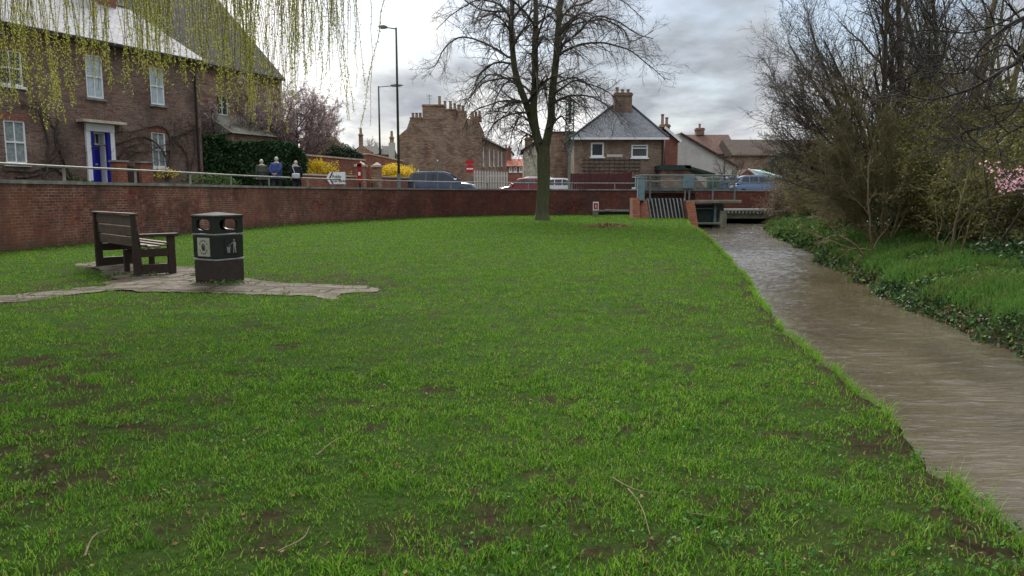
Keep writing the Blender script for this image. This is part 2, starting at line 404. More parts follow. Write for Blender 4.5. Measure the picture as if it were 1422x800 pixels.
# ------------------------------------------------------------------ vegetation helpers
def tube_mesh(name, polys, sides=3):
    """polys: list of (points, radii)"""
    P = np.concatenate([np.asarray(p, float) for p, r in polys]); Rr = np.concatenate([np.asarray(r, float) for p, r in polys])
    n = np.array([len(p) for p, r in polys]); st = np.cumsum(n) - n
    T = np.empty_like(P); T[1:-1] = P[2:] - P[:-2]; T[0] = P[1] - P[0]; T[-1] = P[-1] - P[-2]
    T[st] = P[st + 1] - P[st]; en = st + n - 1; T[en] = P[en] - P[en - 1]
    T /= np.linalg.norm(T, axis=1, keepdims=True) + 1e-9
    ref = np.tile(np.array([.31, .87, .38]), (len(P), 1))
    U = np.cross(T, ref); bad = np.linalg.norm(U, axis=1) < .15; U[bad] = np.cross(T[bad], [1., 0, 0])
    U /= np.linalg.norm(U, axis=1, keepdims=True) + 1e-9; W = np.cross(T, U)
    a = np.arange(sides) * 2 * np.pi / sides
    V = P[:, None, :] + Rr[:, None, None] * (np.cos(a)[None, :, None] * U[:, None, :] + np.sin(a)[None, :, None] * W[:, None, :])
    idx = np.ones(len(P), bool); idx[en] = False; i0 = np.nonzero(idx)[0] * sides
    k = np.arange(sides); k2 = (k + 1) % sides
    F = np.stack([i0[:, None] + k, i0[:, None] + k2, i0[:, None] + sides + k2, i0[:, None] + sides + k], -1).reshape(-1, 4)
    me = npmesh(name, V.reshape(-1, 3), F)
    me.shade_smooth()
    return me
def leaf_mesh(name, pts, L, W, dirs=None, droop=0., jitter=1.):
    """one folded diamond (two triangles) per point; L, W arrays or numbers"""
    pts = np.asarray(pts, float); n = len(pts)
    d = nr.normal(size=(n, 3)) * jitter
    if dirs is not None: d = d + np.asarray(dirs)
    d[:, 2] -= droop; d /= np.linalg.norm(d, axis=1, keepdims=True) + 1e-9
    q = nr.normal(size=(n, 3)); s = np.cross(d, q); s /= np.linalg.norm(s, axis=1, keepdims=True) + 1e-9
    L = (np.ones(n) * L * nr.uniform(.7, 1.25, n))[:, None]; W = (np.ones(n) * W * nr.uniform(.7, 1.25, n))[:, None]
    nn = np.cross(d, s)
    V = np.stack([pts, pts + d * L * .45 + s * W / 2 + nn * W * .12, pts + d * L, pts + d * L * .45 - s * W / 2 + nn * W * .12], 1)
    i = np.arange(n)[:, None] * 4
    F = np.concatenate([i + np.array([0, 1, 2]), i + np.array([0, 2, 3])], 1).reshape(-1, 3)
    return npmesh(name, V.reshape(-1, 3), F)
def norm3(v):
    l = math.sqrt(v[0] ** 2 + v[1] ** 2 + v[2] ** 2) + 1e-9
    return (v[0] / l, v[1] / l, v[2] / l)
def grow(out, tips, p, d, L, r, lvl, P):
    """recursive branching; P: dict with per-level lists; out[lvl] gets polylines"""
    n = P['seg'][lvl]; st = L / n; pts = [p]; rad = [r]; w = P['wig'][lvl]; g = P['trop'][lvl]
    r1 = r * P.get('taper', .3)
    for i in range(n):
        d = norm3((d[0] + rng.gauss(0, w), d[1] + rng.gauss(0, w), d[2] + rng.gauss(0, w) + g))
        p = (p[0] + d[0] * st, p[1] + d[1] * st, p[2] + d[2] * st)
        pts.append(p); rad.append(r + (r1 - r) * (i + 1) / n)
        if lvl + 1 < len(P['seg']) and (i + 1) / n >= P['start'][lvl]:
            m = P['kids'][lvl]; m = int(m) + (rng.random() < m - int(m))
            for _ in range(m):
                a = P['ang'][lvl] * rng.uniform(.6, 1.3)
                x = norm3((rng.gauss(0, 1), rng.gauss(0, 1), rng.gauss(0, 1)))
                k = x[0] * d[0] + x[1] * d[1] + x[2] * d[2]
                x = norm3((x[0] - k * d[0], x[1] - k * d[1], x[2] - k * d[2]))
                c, s = math.cos(a), math.sin(a)
                nd = (d[0] * c + x[0] * s, d[1] * c + x[1] * s, d[2] * c + x[2] * s)
                f = 1 - .5 * (i + 1) / n
                grow(out, tips, p, nd, L * P['len'][lvl] * f * rng.uniform(.6, 1.25), max(rad[-1] * P['rad'][lvl], P['rmin']), lvl + 1, P)
    out.append((pts, rad))
    if lvl >= len(P['seg']) - 2 and tips is not None: tips += pts[1:]
# ------------------------------------------------------------------ terrain and water
WL = -.65
edgeL = [atz(px, py, -.04) for px, py in ((957, 312), (972, 318), (985, 330), (1000, 345), (1022, 368), (1040, 388), (1052, 408), (1066, 430), (1100, 463), (1150, 500), (1200, 545), (1250, 597), (1300, 648), (1360, 700), (1422, 745))]
lL = sorted([(p.y, p.x) for p in edgeL] + [(-12, 1.0), (0, 1.7), (49, 11.4), (55, 13.5), (60, 15), (66, 16)])
lL = [q for q in lL if not (38 < q[0] < 49 and q[1] < 0)]
lR = sorted([(atz(px, py, WL).y, atz(px, py, WL).x) for px, py in ((1066, 319), (1090, 334), (1130, 350), (1160, 373), (1200, 393), (1250, 423), (1310, 450), (1370, 475), (1422, 492))] + [(-12, 5.2), (0, 6.0), (5, 6.45), (55, 18.8), (66, 20.5)])
def xL(y): return np.interp(y, [q[0] for q in lL], [q[1] for q in lL]) + (fbm(np.asarray(y) * 1.3, np.asarray(y) * 0 + 3, 5) - .5) * .16 + (fbm(np.asarray(y) * 4.5, np.asarray(y) * 0 + 7, 9) - .5) * .12
def xR(y): return np.interp(y, [q[0] for q in lR], [q[1] for q in lR]) + (fbm(np.asarray(y) * 1.1, np.asarray(y) * 0 + 9, 6) - .5) * .6
paths_px = [[(-220, 446), (-220, 428), (-40, 414), (60, 404), (145, 395), (158, 388), (128, 374), (100, 368), (150, 364), (205, 372), (270, 371), (275, 385), (345, 389), (400, 394), (440, 396), (500, 397), (530, 401), (528, 406), (485, 408), (470, 416), (400, 411), (340, 409), (240, 407), (160, 405), (60, 414)]]
PATH = [np.array([(atz(a, b).x, atz(a, b).y) for a, b in poly]) for poly in paths_px]
def inpoly(x, y, poly):
    x = np.asarray(x); y = np.asarray(y); r = np.zeros(x.shape, bool); n = len(poly)
    for i in range(n):
        x1, y1 = poly[i]; x2, y2 = poly[(i + 1) % n]
        c = ((y1 > y) != (y2 > y)) & (x < (x2 - x1) * (y - y1) / (y2 - y1 + 1e-12) + x1)
        r ^= c
    return r
def lawn_z(x, y):
    return (fbm(x * .35, y * .35, 21) - .5) * .10 + (fbm(x * 1.5, y * 1.5, 31) - .5) * .05
dirt_spots = [(90, 500, .6, 1), (60, 610, .7, 1), (10, 660, .6, 1), (200, 560, .5, .8), (250, 600, .4, .8), (150, 470, .7, .8), (1230, 610, .5, .8), (1300, 690, .4, 1), (1370, 745, .35, 1), (40, 530, 1.0, 1), (110, 570, .5, 1), (330, 520, .35, .8), (20, 590, .5, 1), (160, 640, .3, .8), (60, 700, .5, .8), (450, 560, .35, .7), (720, 718, .35, .8), (1010, 690, .3, .7), (560, 745, .35, .6), (1180, 760, .4, .7), (300, 745, .4, .8), (70, 392, 1.1, .9), (420, 386, 1.3, .9), (480, 391, 1.2, .9), (530, 397, .7, .8), (390, 385, .8, .8), (10, 402, 1.1, .9), (840, 316, 1.2, 1.), (240, 420, .8, .7), (100, 425, .8, .8), (960, 385, 3.0, .35), (1000, 430, 1.5, .3)]
SPOT = [(atz(a, b).x, atz(a, b).y, r, s) for a, b, r, s in dirt_spots]
def bareness(x, y):
    n = fbm(x * 1.1, y * 1.1, 51, 5); b = np.clip((n - .72) * 5, 0, 1) * .6
    n2 = fbm(x * 5, y * 5, 52, 3); n3 = fbm(x * 9, y * 9, 57, 2); b = np.maximum(b, np.clip((n3 - .60) * 8, 0, 1) * np.clip((n2 - .40) * 6, 0, 1))
    for sx, sy, r, s in SPOT:
        q = ((x - sx) / r) ** 2 + ((y - sy) / (r * .75)) ** 2
        b = np.maximum(b, s * np.clip(1.4 - q, 0, 1) * np.clip((n2 * .5 + n3 * .5 - .42) * 7, 0, 1))
    for P_ in PATH: b = np.where(inpoly(x + (fbm(x * 2.2, y * 2.2, 41, 3) - .5) * .32 + (n3 - .5) * .6, y + (fbm(x * 2.2, y * 2.2, 42, 3) - .5) * .32 + (n2 - .5) * .5, P_) & (n3 < .70), 1., b)
    d = xL(y) - x
    b = np.maximum(b, np.clip(1.25 - np.abs(d) / np.interp(y, [3, 8, 20], [.55, .35, .3]), 0, 1) * np.clip((n2 - .36) * 5, 0, 1))
    return b
rows = np.concatenate([np.arange(-12, 2.5, .5), np.arange(2.5, 16, .1), np.arange(16, 30, .2), np.arange(30, 66.1, .5)])
dl = np.concatenate([[0, .06, .15, .28], np.arange(.4, 8, .14), np.geomspace(8, 45, 60)])[::-1]
XS = []; ZS = []
Yg = rows
l = xL(Yg); r = xR(Yg)
colsx = [l - d for d in dl]; colsz = []
for d in dl:
    x = l - d; z = lawn_z(x, Yg) - .10 * np.exp(-d / .25) - .28 * np.exp(-d / 1.5) * 0
    colsz.append(z)
for o_, z_ in ((.05, -.16), (.10, -.36), (.2, -.58), (.35, -.8), (.6, -1.1)):
    colsx.append(l + o_ + (fbm(Yg * 3, Yg * 0 + o_ * 9, 71) - .5) * .06); colsz.append(np.full_like(Yg, z_) + (fbm(Yg * 4, Yg * 0 + o_ * 30, 61) - .5) * .08)
for f in (.3, .5, .7):
    colsx.append(l + .6 + (r - l - 1.0) * f); colsz.append(np.full_like(Yg, -1.3))
bank = [(-.4, -1.1), (-.1, -.75), (0, -.63), (.12, -.50), (.3, -.38), (.6, -.25), (1.0, -.12), (1.6, .02), (2.4, .12), (3.5, .25), (5, .42), (8, .7), (13, .95), (22, 1.2), (36, 1.4), (62, 1.5)]
for o_, z_ in bank:
    x = r + o_; colsx.append(x); colsz.append(z_ + (fbm(x * .8, Yg * .8, 81) - .5) * (.25 if o_ > .2 else .06))
X = np.stack(colsx, 1); Z = np.stack(colsz, 1); Y = np.repeat(Yg[:, None], X.shape[1], 1)
nr_, nc = X.shape
V = np.stack([X, Y, Z], -1).reshape(-1, 3)
i = (np.arange(nr_ - 1)[:, None] * nc + np.arange(nc - 1)[None, :]).ravel()
F = np.stack([i, i + 1, i + nc + 1, i + nc], -1)
me = npmesh('lawn_ground', V, F)
bv = bareness(V[:, 0], V[:, 1])
coli = np.tile(np.arange(nc), nr_)
bv = np.where(coli >= len(dl) - 2, .95, bv); bv = np.where(coli >= len(dl) + 11, .6, bv)
at_ = me.attributes.new('bare', 'FLOAT', 'POINT'); at_.data.foreach_set('value', bv.astype(np.float32))
ground = link('ground', me, 'ground', smooth=True); tag(ground, kind='structure')
def bank_z(x, y):
    o = x - xR(y)
    return np.interp(o, [b[0] for b in bank], [b[1] for b in bank]) + (fbm(x * .8, y * .8, 81) - .5) * np.where(o > .2, .25, .06)
# water
ys = np.concatenate([np.arange(-12, 3, .25), np.arange(3, 9, .022), np.arange(9, 16, .035), np.arange(16, 30, .06), np.arange(30, 66.1, .15)])
ff = np.linspace(0, 1, 150); a = xL(ys) - .1; b = xR(ys) + .1
WX = a[:, None] + (b - a)[:, None] * ff[None, :]; WY = np.repeat(ys[:, None], len(ff), 1)
fade = np.clip(WY / 12, 1.15, 2.2)
sh_x = WX - (xL(WY) + xR(WY)) * .5      # ripples follow the bend of the stream
def ridg(v): return 1 - np.abs(2 * v - 1)
rip = ridg(fbm(sh_x * 1.3 + WY * .2, WY * 2.3 - sh_x * .6, 201, 3)) * .034 + fbm(sh_x * 3.0, WY * 5.0 + sh_x * .9, 203, 3) * .026 + (vnoise(sh_x * 6, WY * 17, 207) - .5) * .006
calm = .35 + .65 * fbm(sh_x * .7, WY * .35, 209, 3) * 1.4
WZ = WL + (rip - .03) * calm * fade * .8
n_ = len(ff); k = (np.arange(len(ys) - 1)[:, None] * n_ + np.arange(n_ - 1)[None, :]).ravel()
water = link('stream_water', npmesh('w', np.stack([WX, WY, WZ], -1).reshape(-1, 3), np.stack([k, k + 1, k + n_ + 1, k + n_], -1)), 'water', smooth=True); tag(water, kind='structure')

# retaining wall line
WP = [(-15, -12), (-14.8, 0), (-14.5, 12), (-14.25, 20.9), (-13.8, 25), (-13.0, 30), (-12.1, 37), (-10.2, 43), (-7.25, 49.2), (-3.7, 53.8), (.5, 57.2), (6.7, 59), (14, 60), (22, 61), (34, 62.5)]
WC = catmull(WP, 8)
WS = np.concatenate([[0], np.cumsum(np.linalg.norm(np.diff(WC, axis=0), axis=1))])
WT = np.gradient(WC, axis=0); WT /= np.linalg.norm(WT, axis=1, keepdims=True)
WN = np.stack([-WT[:, 1], WT[:, 0]], 1)        # away from the lawn
def wtop(i): return 2.0 - max(0, (WC[i][0] - 10)) * .006
def wall_pt(s): return np.array([np.interp(s, WS, WC[:, 0]), np.interp(s, WS, WC[:, 1])]), np.array([np.interp(s, WS, WN[:, 0]), np.interp(s, WS, WN[:, 1])])
# road level beyond the wall
hole = [(p[0] + n[0] * .2, p[1] + n[1] * .2) for p, n in zip(WC, WN)] + [(80, 63), (80, -12)]
outer = [(-900, -200), (900, -200), (900, 1500), (-900, 1500)]
tri = tessellate_polygon([[Vector((x, y, 0)) for x, y in outer], [Vector((x, y, 0)) for x, y in hole]])
allp = [(x, y, 1.45) for x, y in outer + hole]
me = bpy.data.meshes.new('far'); me.from_pydata(allp, [], [tuple(t) for t in tri])
tag(link('far_ground', me, 'ground'), kind='structure')
def strip(name, mat, o0, o1, z0, z1=None):
    m = MB()
    for k in range(len(WC) - 1):
        q = []
        for kk, oo in ((k, o0), (k, o1), (k + 1, o1), (k + 1, o0)): q.append((WC[kk][0] + WN[kk][0] * oo, WC[kk][1] + WN[kk][1] * oo, z0 if z1 is None else z1))
        m.face(q[::-1])
        if z1 is not None:
            q2 = [q[1], q[2], (q[2][0], q[2][1], z0), (q[1][0], q[1][1], z0)]; m.face(q2)
    o = m.obj(name, mat); tag(o, kind='structure'); return o
strip('pavement', 'paving', .2, 1.9, 1.454, 1.575)
strip('road', 'asphalt', 1.9, 6.2, 1.458)
m = MB()
for y0 in range(66, 300, 6): m.box(-3 + y0 * .0 , 3.0, y0, y0 + 6, 1.40, 1.462)
tag(m.obj('side_street', 'asphalt'), kind='structure')

# wall bodies: one long brick wall, opened for the channel under the bridge
wall = empty('brick_wall', (WC[30][0], WC[30][1], 0), 0, 'long curving old red brick retaining wall edging the green', 'wall')
wi = wall.matrix_world
def wloc(p): return (p[0] - wall.location.x, p[1] - wall.location.y, p[2])
m = MB(); c = MB()
for k in range(len(WC) - 1):
    p0, p1, n0, n1 = WC[k], WC[k + 1], WN[k], WN[k + 1]; s0, s1 = WS[k], WS[k + 1]
    z0, z1 = wtop(k) - .09, wtop(k + 1) - .09
    zb = -.4 if p0[0] < 10.2 else .28
    m.face([wloc((*p0, zb)), wloc((*p1, zb)), wloc((*p1, z1)), wloc((*p0, z0))], [(s0, zb), (s1, zb), (s1, z1), (s0, z0)])
    b0 = p0 + n0 * .34; b1 = p1 + n1 * .34
    m.face([wloc((*b1, 1.0)), wloc((*b0, 1.0)), wloc((*b0, z0)), wloc((*b1, z1))], [(s1, 1.), (s0, 1.), (s0, z0), (s1, z1)])
    if p0[0] < 18:
        pass
    a0, a1 = p0 - n0 * .05, p1 - n1 * .05; c0, c1 = p0 + n0 * .40, p1 + n1 * .40
    A = [(a0, z0), (a0, z0 + .10), (c0, z0 + .10), (c0, z0)]; B = [(a1, z1), (a1, z1 + .10), (c1, z1 + .10), (c1, z1)]
    for q in range(4):
        u0, u1 = A[q], A[(q + 1) % 4]; v0, v1 = B[q], B[(q + 1) % 4]
        c.face([wloc((*u0[0], u0[1])), wloc((*v0[0], v0[1])), wloc((*v1[0], v1[1])), wloc((*u1[0], u1[1]))])
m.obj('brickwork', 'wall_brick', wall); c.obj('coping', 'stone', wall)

# railing on the wall
rail = empty('metal_railing', (WC[30][0], WC[30][1], 1.5), 0, 'grey tubular railing running along the top of the retaining wall', 'railing')
def rl(p): return (p[0] - rail.location.x, p[1] - rail.location.y, p[2] - 1.5)
sA = float(np.interp(24, WC[:, 1], WS)); s_end = float(WS[np.argmin(abs(WC[:, 0] - 10.6))])
ss = np.arange(sA - 3.5 * 6, s_end, .6)
tr = []
for s in ss:
    p, n = wall_pt(s); p = p + n * .28; tr.append(rl((p[0], p[1], 2.47)))
link('top_rail', tube_mesh('tr', [(tr, [.04] * len(tr))], 8), 'rail', rail)
s = sA - 3.5 * 6
while s < s_end:
    p, n = wall_pt(s); p = p + n * .28
    MB().cyl(rl((p[0], p[1], 1.95)), rl((p[0], p[1], 2.45)), .045, n=8).obj('post', 'rail', rail, smooth=True); s += 3.5
s2 = float(WS[np.argmin(abs(WC[:, 0] - 17))])
r2 = empty('metal_railing', (20, 61, 1.5), 0, 'grey railing on the bridge parapet in front of the blue parked car', 'railing')
tr = []
for s in np.arange(s2, WS[-1], .8):
    p, n = wall_pt(s); p = p + n * .28; tr.append((p[0] - 20, p[1] - 61, 2.55 - 1.5))
link('top_rail', tube_mesh('tr', [(tr, [.035] * len(tr))], 8), 'galv', r2)
for s in np.arange(s2, WS[-1], 3.5):
    p, n = wall_pt(s); p = p + n * .28
    MB().cyl((p[0] - 20, p[1] - 61, .35), (p[0] - 20, p[1] - 61, 1.04), .035, n=8).obj('post', 'galv', r2, smooth=True)

# worn paving of the path: one uneven sheet with open cracked joints
PA = PATH[0]; gs_ = .06; xs_ = np.arange(-18, -1.2, gs_); ys_ = np.arange(10.0, 19, gs_)
GX, GY = np.meshgrid(xs_, ys_); dx_ = (fbm(GX * 2.2, GY * 2.2, 41, 3) - .5) * .32; dy_ = (fbm(GX * 2.2, GY * 2.2, 42, 3) - .5) * .32
ins = inpoly(GX + dx_, GY + dy_, PA); cell = ins[:-1, :-1] & ins[1:, :-1] & ins[:-1, 1:] & ins[1:, 1:]
tilt = (vnoise(GX * 1.1 + GY * .1, GY * 1.5, 43) - .5) * .03
VZ = lawn_z(GX, GY) + .014 + tilt; nx_ = len(xs_); jj, ii = np.nonzero(cell); b0 = jj * nx_ + ii
F = np.stack([b0, b0 + 1, b0 + nx_ + 1, b0 + nx_], -1)
tag(link('path', npmesh('path', np.stack([GX, GY, VZ], -1).reshape(-1, 3), F), 'flags'), kind='structure')

# ------------------------------------------------------------------ grass
def blades(n, x, y, z, h, w, bend=.5, seg=1):
    az = nr.uniform(0, 2 * np.pi, n); ca, sa = np.cos(az), np.sin(az)
    la = nr.uniform(0, 2 * np.pi, n); lb = nr.uniform(.05, bend, n) * h
    bx, by = x - ca * w / 2, y - sa * w / 2; cx, cy = x + ca * w / 2, y + sa * w / 2
    tx, ty = x + np.cos(la) * lb, y + np.sin(la) * lb
    if seg == 1:
        V = np.stack([np.stack([bx, by, z], 1), np.stack([cx, cy, z], 1), np.stack([tx, ty, z + h], 1)], 1)
        return V.reshape(-1, 3), np.arange(3 * n).reshape(-1, 3)
    mx, my = x + np.cos(la) * lb * .35, y + np.sin(la) * lb * .35
    V = np.stack([np.stack([bx, by, z], 1), np.stack([cx, cy, z], 1), np.stack([mx + ca * w * .4, my + sa * w * .4, z + h * .6], 1), np.stack([mx - ca * w * .4, my - sa * w * .4, z + h * .6], 1), np.stack([tx, ty, z + h * .95], 1)], 1)
    i = np.arange(n)[:, None] * 5
    F = np.concatenate([i + np.array([0, 1, 2]), i + np.array([0, 2, 3]), i + np.array([3, 2, 4])], 1).reshape(-1, 3)
    return V.reshape(-1, 3), F
VV = []; FF = []; RR = []; off = 0
def rnd_attr(me, v):
    a_ = me.attributes.new('rnd', 'FLOAT', 'FACE'); a_.data.foreach_set('value', np.asarray(v, dtype=np.float32))
def addb(V, F):
    global off
    VV.append(V); FF.append(F + off); off += len(V)
bands = [(2.0, 4.5, 4600, .055, .0058), (4.5, 7, 3200, .055, .007), (7, 10, 1900, .055, .009), (10, 15, 1300, .055, .012), (15, 24, 700, .055, .017), (24, 38, 330, .06, .028), (38, 60, 150, .07, .05)]
for y0, y1, den, h, w in bands:
    xm0 = -.95 * y1 - 3; xm1 = 14 if y1 > 30 else min(14, float(np.max(xL(np.linspace(y0, y1, 30)))) + .3)
    A = (xm1 - xm0) * (y1 - y0); n = int(A * den)
    x = nr.uniform(xm0, xm1, n); y = nr.uniform(y0, y1, n)
    k = (x > -.93 * y - 2.8) & (x < xL(y) + .02); x = x[k]; y = y[k]
    wx = np.interp(y, WC[:, 1], WC[:, 0]); k = (x > wx + .05); k &= ~((y > np.interp(x, WC[:, 0], WC[:, 1]) - .1) & (x > -13)); x = x[k]; y = y[k]
    # clumps: displace points towards tufts
    b = bareness(x, y); keep = nr.random(len(x)) > np.clip(b * 1.02, 0, 1.) * .97
    tuft = fbm(x * 3.3, y * 3.3, 91, 2) * .45 + fbm(x * 13, y * 13, 92, 2) * .55; keep &= nr.random(len(x)) < np.clip(.45 + (tuft - .35) * 2.2, .30, 1)
    x = x[keep]; y = y[keep]; tuft = tuft[keep]; n = len(x)
    hh = h * .86 * (.34 + 2.2 * np.clip(tuft - .30, 0, 1)) * nr.uniform(.55, 1.35, n)
    big = nr.random(n) < .01; hh = np.where(big, hh * 1.5, hh)
    near_edge = np.clip(1 - (xL(y) - x) / .5, 0, 1); hh *= 1 + .6 * near_edge
    V, F = blades(n, x, y, lawn_z(x, y) - .10 * np.exp(-np.maximum(xL(y) - x, 0) / .25) - .003, hh * (1 + .25 * (fbm(x * .8, y * .8, 95, 2) - .5)), w * nr.uniform(.7, 1.3, n), 1.1, 2 if y1 <= 7 else 1)
    addb(V, F); RR.append(np.tile(nr.random(n), (1, 1)).repeat(3 if y1 <= 7 else 1, 1).ravel())
gm = npmesh('grass', np.concatenate(VV), np.concatenate(FF))
rnd_attr(gm, np.concatenate(RR))
tag(link('grass', gm, 'grass'), 'short green lawn grass covering the whole bank', 'grass', kind='stuff')
print('grass tris', sum(len(f) for f in FF))
# tufts hanging down the near stream edge
n = 26000; y = 2.5 + 50 * nr.random(n) ** 1.6; x = xL(y) + nr.uniform(-.03, .22, n)
z = np.interp(x - xL(y), [0, .05, .12, .22], [-.08, -.16, -.36, -.55]); sc = np.clip(y / 8, .8, 4)
k = fbm(y * 2.2, x * 0 + 2, 77) > .42; x, y, z, sc = x[k], y[k], z[k], sc[k]; n = len(x)
V, F = blades(n, x, y, z, .09 * nr.uniform(.5, 1.5, n), .005 * sc, 1.6, 2)
tag(link('bank_grass', npmesh('bg', V, F), 'grass'), 'longer grass hanging over the eroded near stream edge', 'grass', kind='stuff')
# clover and little weeds, dead leaves scattered in the lawn
n = 3400; y = 2.6 + 16 * nr.random(n) ** 1.5; x = nr.uniform(-1, 1, n) * (.72 * y + .5)
k = (x < xL(y) - .1) & (fbm(x * 1.7, y * 1.7, 44) > .52); x, y = x[k], y[k]
P_ = np.repeat(np.stack([x, y, lawn_z(x, y) + .034], 1), 5, 0) + nr.normal(size=(len(x) * 5, 3)) * [.02, .02, .008]
tag(link('lawn_weeds', leaf_mesh('lw', P_, .024, .021, jitter=.5), 'clover'), 'small round leaved weeds growing in the lawn', 'weeds', kind='stuff')
n = 1900; y = 2.6 + 20 * nr.random(n) ** 1.4; x = nr.uniform(-1, 1, n) * (.72 * y + .5)
k = (x < xL(y) - .1); x, y = x[k], y[k]
tag(link('fallen_leaves', leaf_mesh('fl', np.stack([x, y, lawn_z(x, y) + .018], 1), .03, .02), 'dead_leaf'), 'small brown fallen leaves scattered over the lawn', 'leaves', kind='stuff')
# pale sticks lying on the grass
sticks = [((118, 775), (130, 752), (152, 742), 'short pale twig in the grass near the bottom of the lawn'),
          ((850, 665), (885, 682), (930, 688), 'pale forked willow twig lying on the lawn in the middle'),
          ((872, 680), (890, 705), (903, 742), 'pale thin twig pointing towards the viewer on the lawn'),
          ((950, 712), (985, 716), (1020, 722), 'thin straw coloured twig on the lawn towards the stream'),
          ((385, 765), (420, 745), (430, 728), 'curved straw stalk on the lawn below the bin'),
          ((440, 636), (455, 620), (470, 608), 'small bent straw stalk in the lawn')]
for a_, b_, c_, lab in sticks:
    pts = catmull([tuple(atz(*q, .035)) for q in (a_, b_, c_)], 6); pts[:, 2] += lawn_z(pts[:, 0], pts[:, 1])
    o = link('fallen_twig', tube_mesh('st', [(pts, np.linspace(.0045, .002, len(pts)))], 5), MAT['bark_tan']); tag(o, lab, 'twig', 'fallen twigs on the lawn')
# white petals/scraps
for px, py, lab in ((905, 573, 'tiny white scrap lying on the lawn'), (788, 571, 'crumpled white leaf on the middle of the lawn')):
    pass

# ------------------------------------------------------------------ bench
near = atz(193, 383); a_dir = Vector((-.69, .72, 0)).normalized()
bench = empty('park_bench', near, math.atan2(a_dir.y, a_dir.x), 'dark brown wooden park bench with one high back on the paving, beside the litter bin', 'bench')
LB = 2.65   # local X along bench (near to far), local -Y is the sitting side
HB, D = 1.20, .66
def frame(x):
    m = MB()
    Mr = Matrix.Translation((x, 0, 0))
    m.box(-.05, .05, -.07, .07, 0, HB * .5, Mr)                  # rear post
    m.face([Mr @ Vector(p) for p in ((-.05, -.07, HB * .5), (.05, -.07, HB * .5), (.05, .0, HB), (-.05, .0, HB))])
    m.face([Mr @ Vector(p) for p in ((.05, .07, HB * .5), (-.05, .07, HB * .5), (-.05, .07, HB), (.05, .07, HB))])
    m.face([Mr @ Vector(p) for p in ((-.05, .07, HB * .5), (-.05, -.07, HB * .5), (-.05, .0, HB), (-.05, .07, HB))])
    m.face([Mr @ Vector(p) for p in ((.05, -.07, HB * .5), (.05, .07, HB * .5), (.05, .07, HB), (.05, .0, HB))])
    m.face([Mr @ Vector(p) for p in ((-.05, .0, HB), (.05, .0, HB), (.05, .07, HB), (-.05, .07, HB))])
    m.box(-.05, .05, -D - .07, -D + .07, 0, .76, Mr)              # front post
    m.box(-.045, .045, -D + .07, -.07, .02, .21, Mr)
    m.box(-.045, .045, -D + .07, -.07, .36, .52, Mr)
    return m
frame(.05).obj('end_frame', 'bench_dark', bench, bevel=.008)
frame(LB - .05).obj('end_frame', 'bench_dark', bench, bevel=.008)
for x in (.05, LB - .05): MB().box(x - .075, x + .075, -D - .14, -.05, .762, .82).obj('armrest', 'bench_dark', bench, bevel=.01)
m = MB()
for k in range(2): m.box(LB * .42 - .04 + k * .0, LB * .42 + .04, -.12 - k * .5 - .05, -.12 - k * .5 + .05, 0, .46)
m.box(LB * .42 - .035, LB * .42 + .035, -.56, -.17, .34, .46); m.obj('middle_leg', 'bench_dark', bench, bevel=.006)
bk = MB()
for k in range(3):
    z = .56 + k * .215; y_ = -.075 + (z - .5) * .085
    M_ = Matrix.Translation((0, y_, z)) @ Matrix.Rotation(R(-5), 4, 'X')
    bk.box(.0, LB, -.0, .045, 0, .19, M_)
bk.obj('backrest', 'bench_wood', bench, bevel=.008)
MB().box(-.02, LB + .02, -.045, .085, HB - .001 + .002, HB + .034).obj('top_rail', 'bench_wood', bench, bevel=.008)
st_ = MB()
for k in range(5):
    y1_ = -.09 - k * .125; zc = .525 + .030 * abs(k - 1.6)
    st_.box(.0, LB, y1_ - .105, y1_, zc, zc + .035)
st_.obj('seat', 'bench_wood', bench, bevel=.006)

# ------------------------------------------------------------------ litter bin
fc = atz(301, 397); az_v = math.atan2(fc.y, fc.x)
bd = az_v - R(90) + R(37)
S = .63
cx = Vector((math.cos(bd), math.sin(bd), 0)); cy_ = Vector((-math.sin(bd), math.cos(bd), 0))
ctr = fc + (cx + cy_) * S / 2
lb = empty('litter_bin', ctr, bd, 'square dark green and brown litter bin with pyramid lid and oval openings', 'litter bin')
def fr(z0, z1, s0, s1):
    m = MB(); A = [(-s0, -s0, z0), (s0, -s0, z0), (s0, s0, z0), (-s0, s0, z0)]; B = [(-s1, -s1, z1), (s1, -s1, z1), (s1, s1, z1), (-s1, s1, z1)]
    for k in range(4): m.face([A[k], A[(k + 1) % 4], B[(k + 1) % 4], B[k]])
    m.face(A[::-1]); m.face(B); return m
h = S / 2
fr(.0, .05, h * .93, h * .93).obj('plinth', 'bin_brown', lb, bevel=.004)
fr(.05, .425, h * .945, h * .95).obj('lower_panel', 'bin_brown', lb, bevel=.012)
fr(.43, .462, h * .985, h * .985).obj('trim_band', 'band', lb, bevel=.008)
fr(.47, .875, h * .955, h * .965).obj('middle_panel', 'bin_green', lb, bevel=.012)
fr(.88, .91, h * .99, h * .99).obj('trim_band', 'band', lb, bevel=.008)
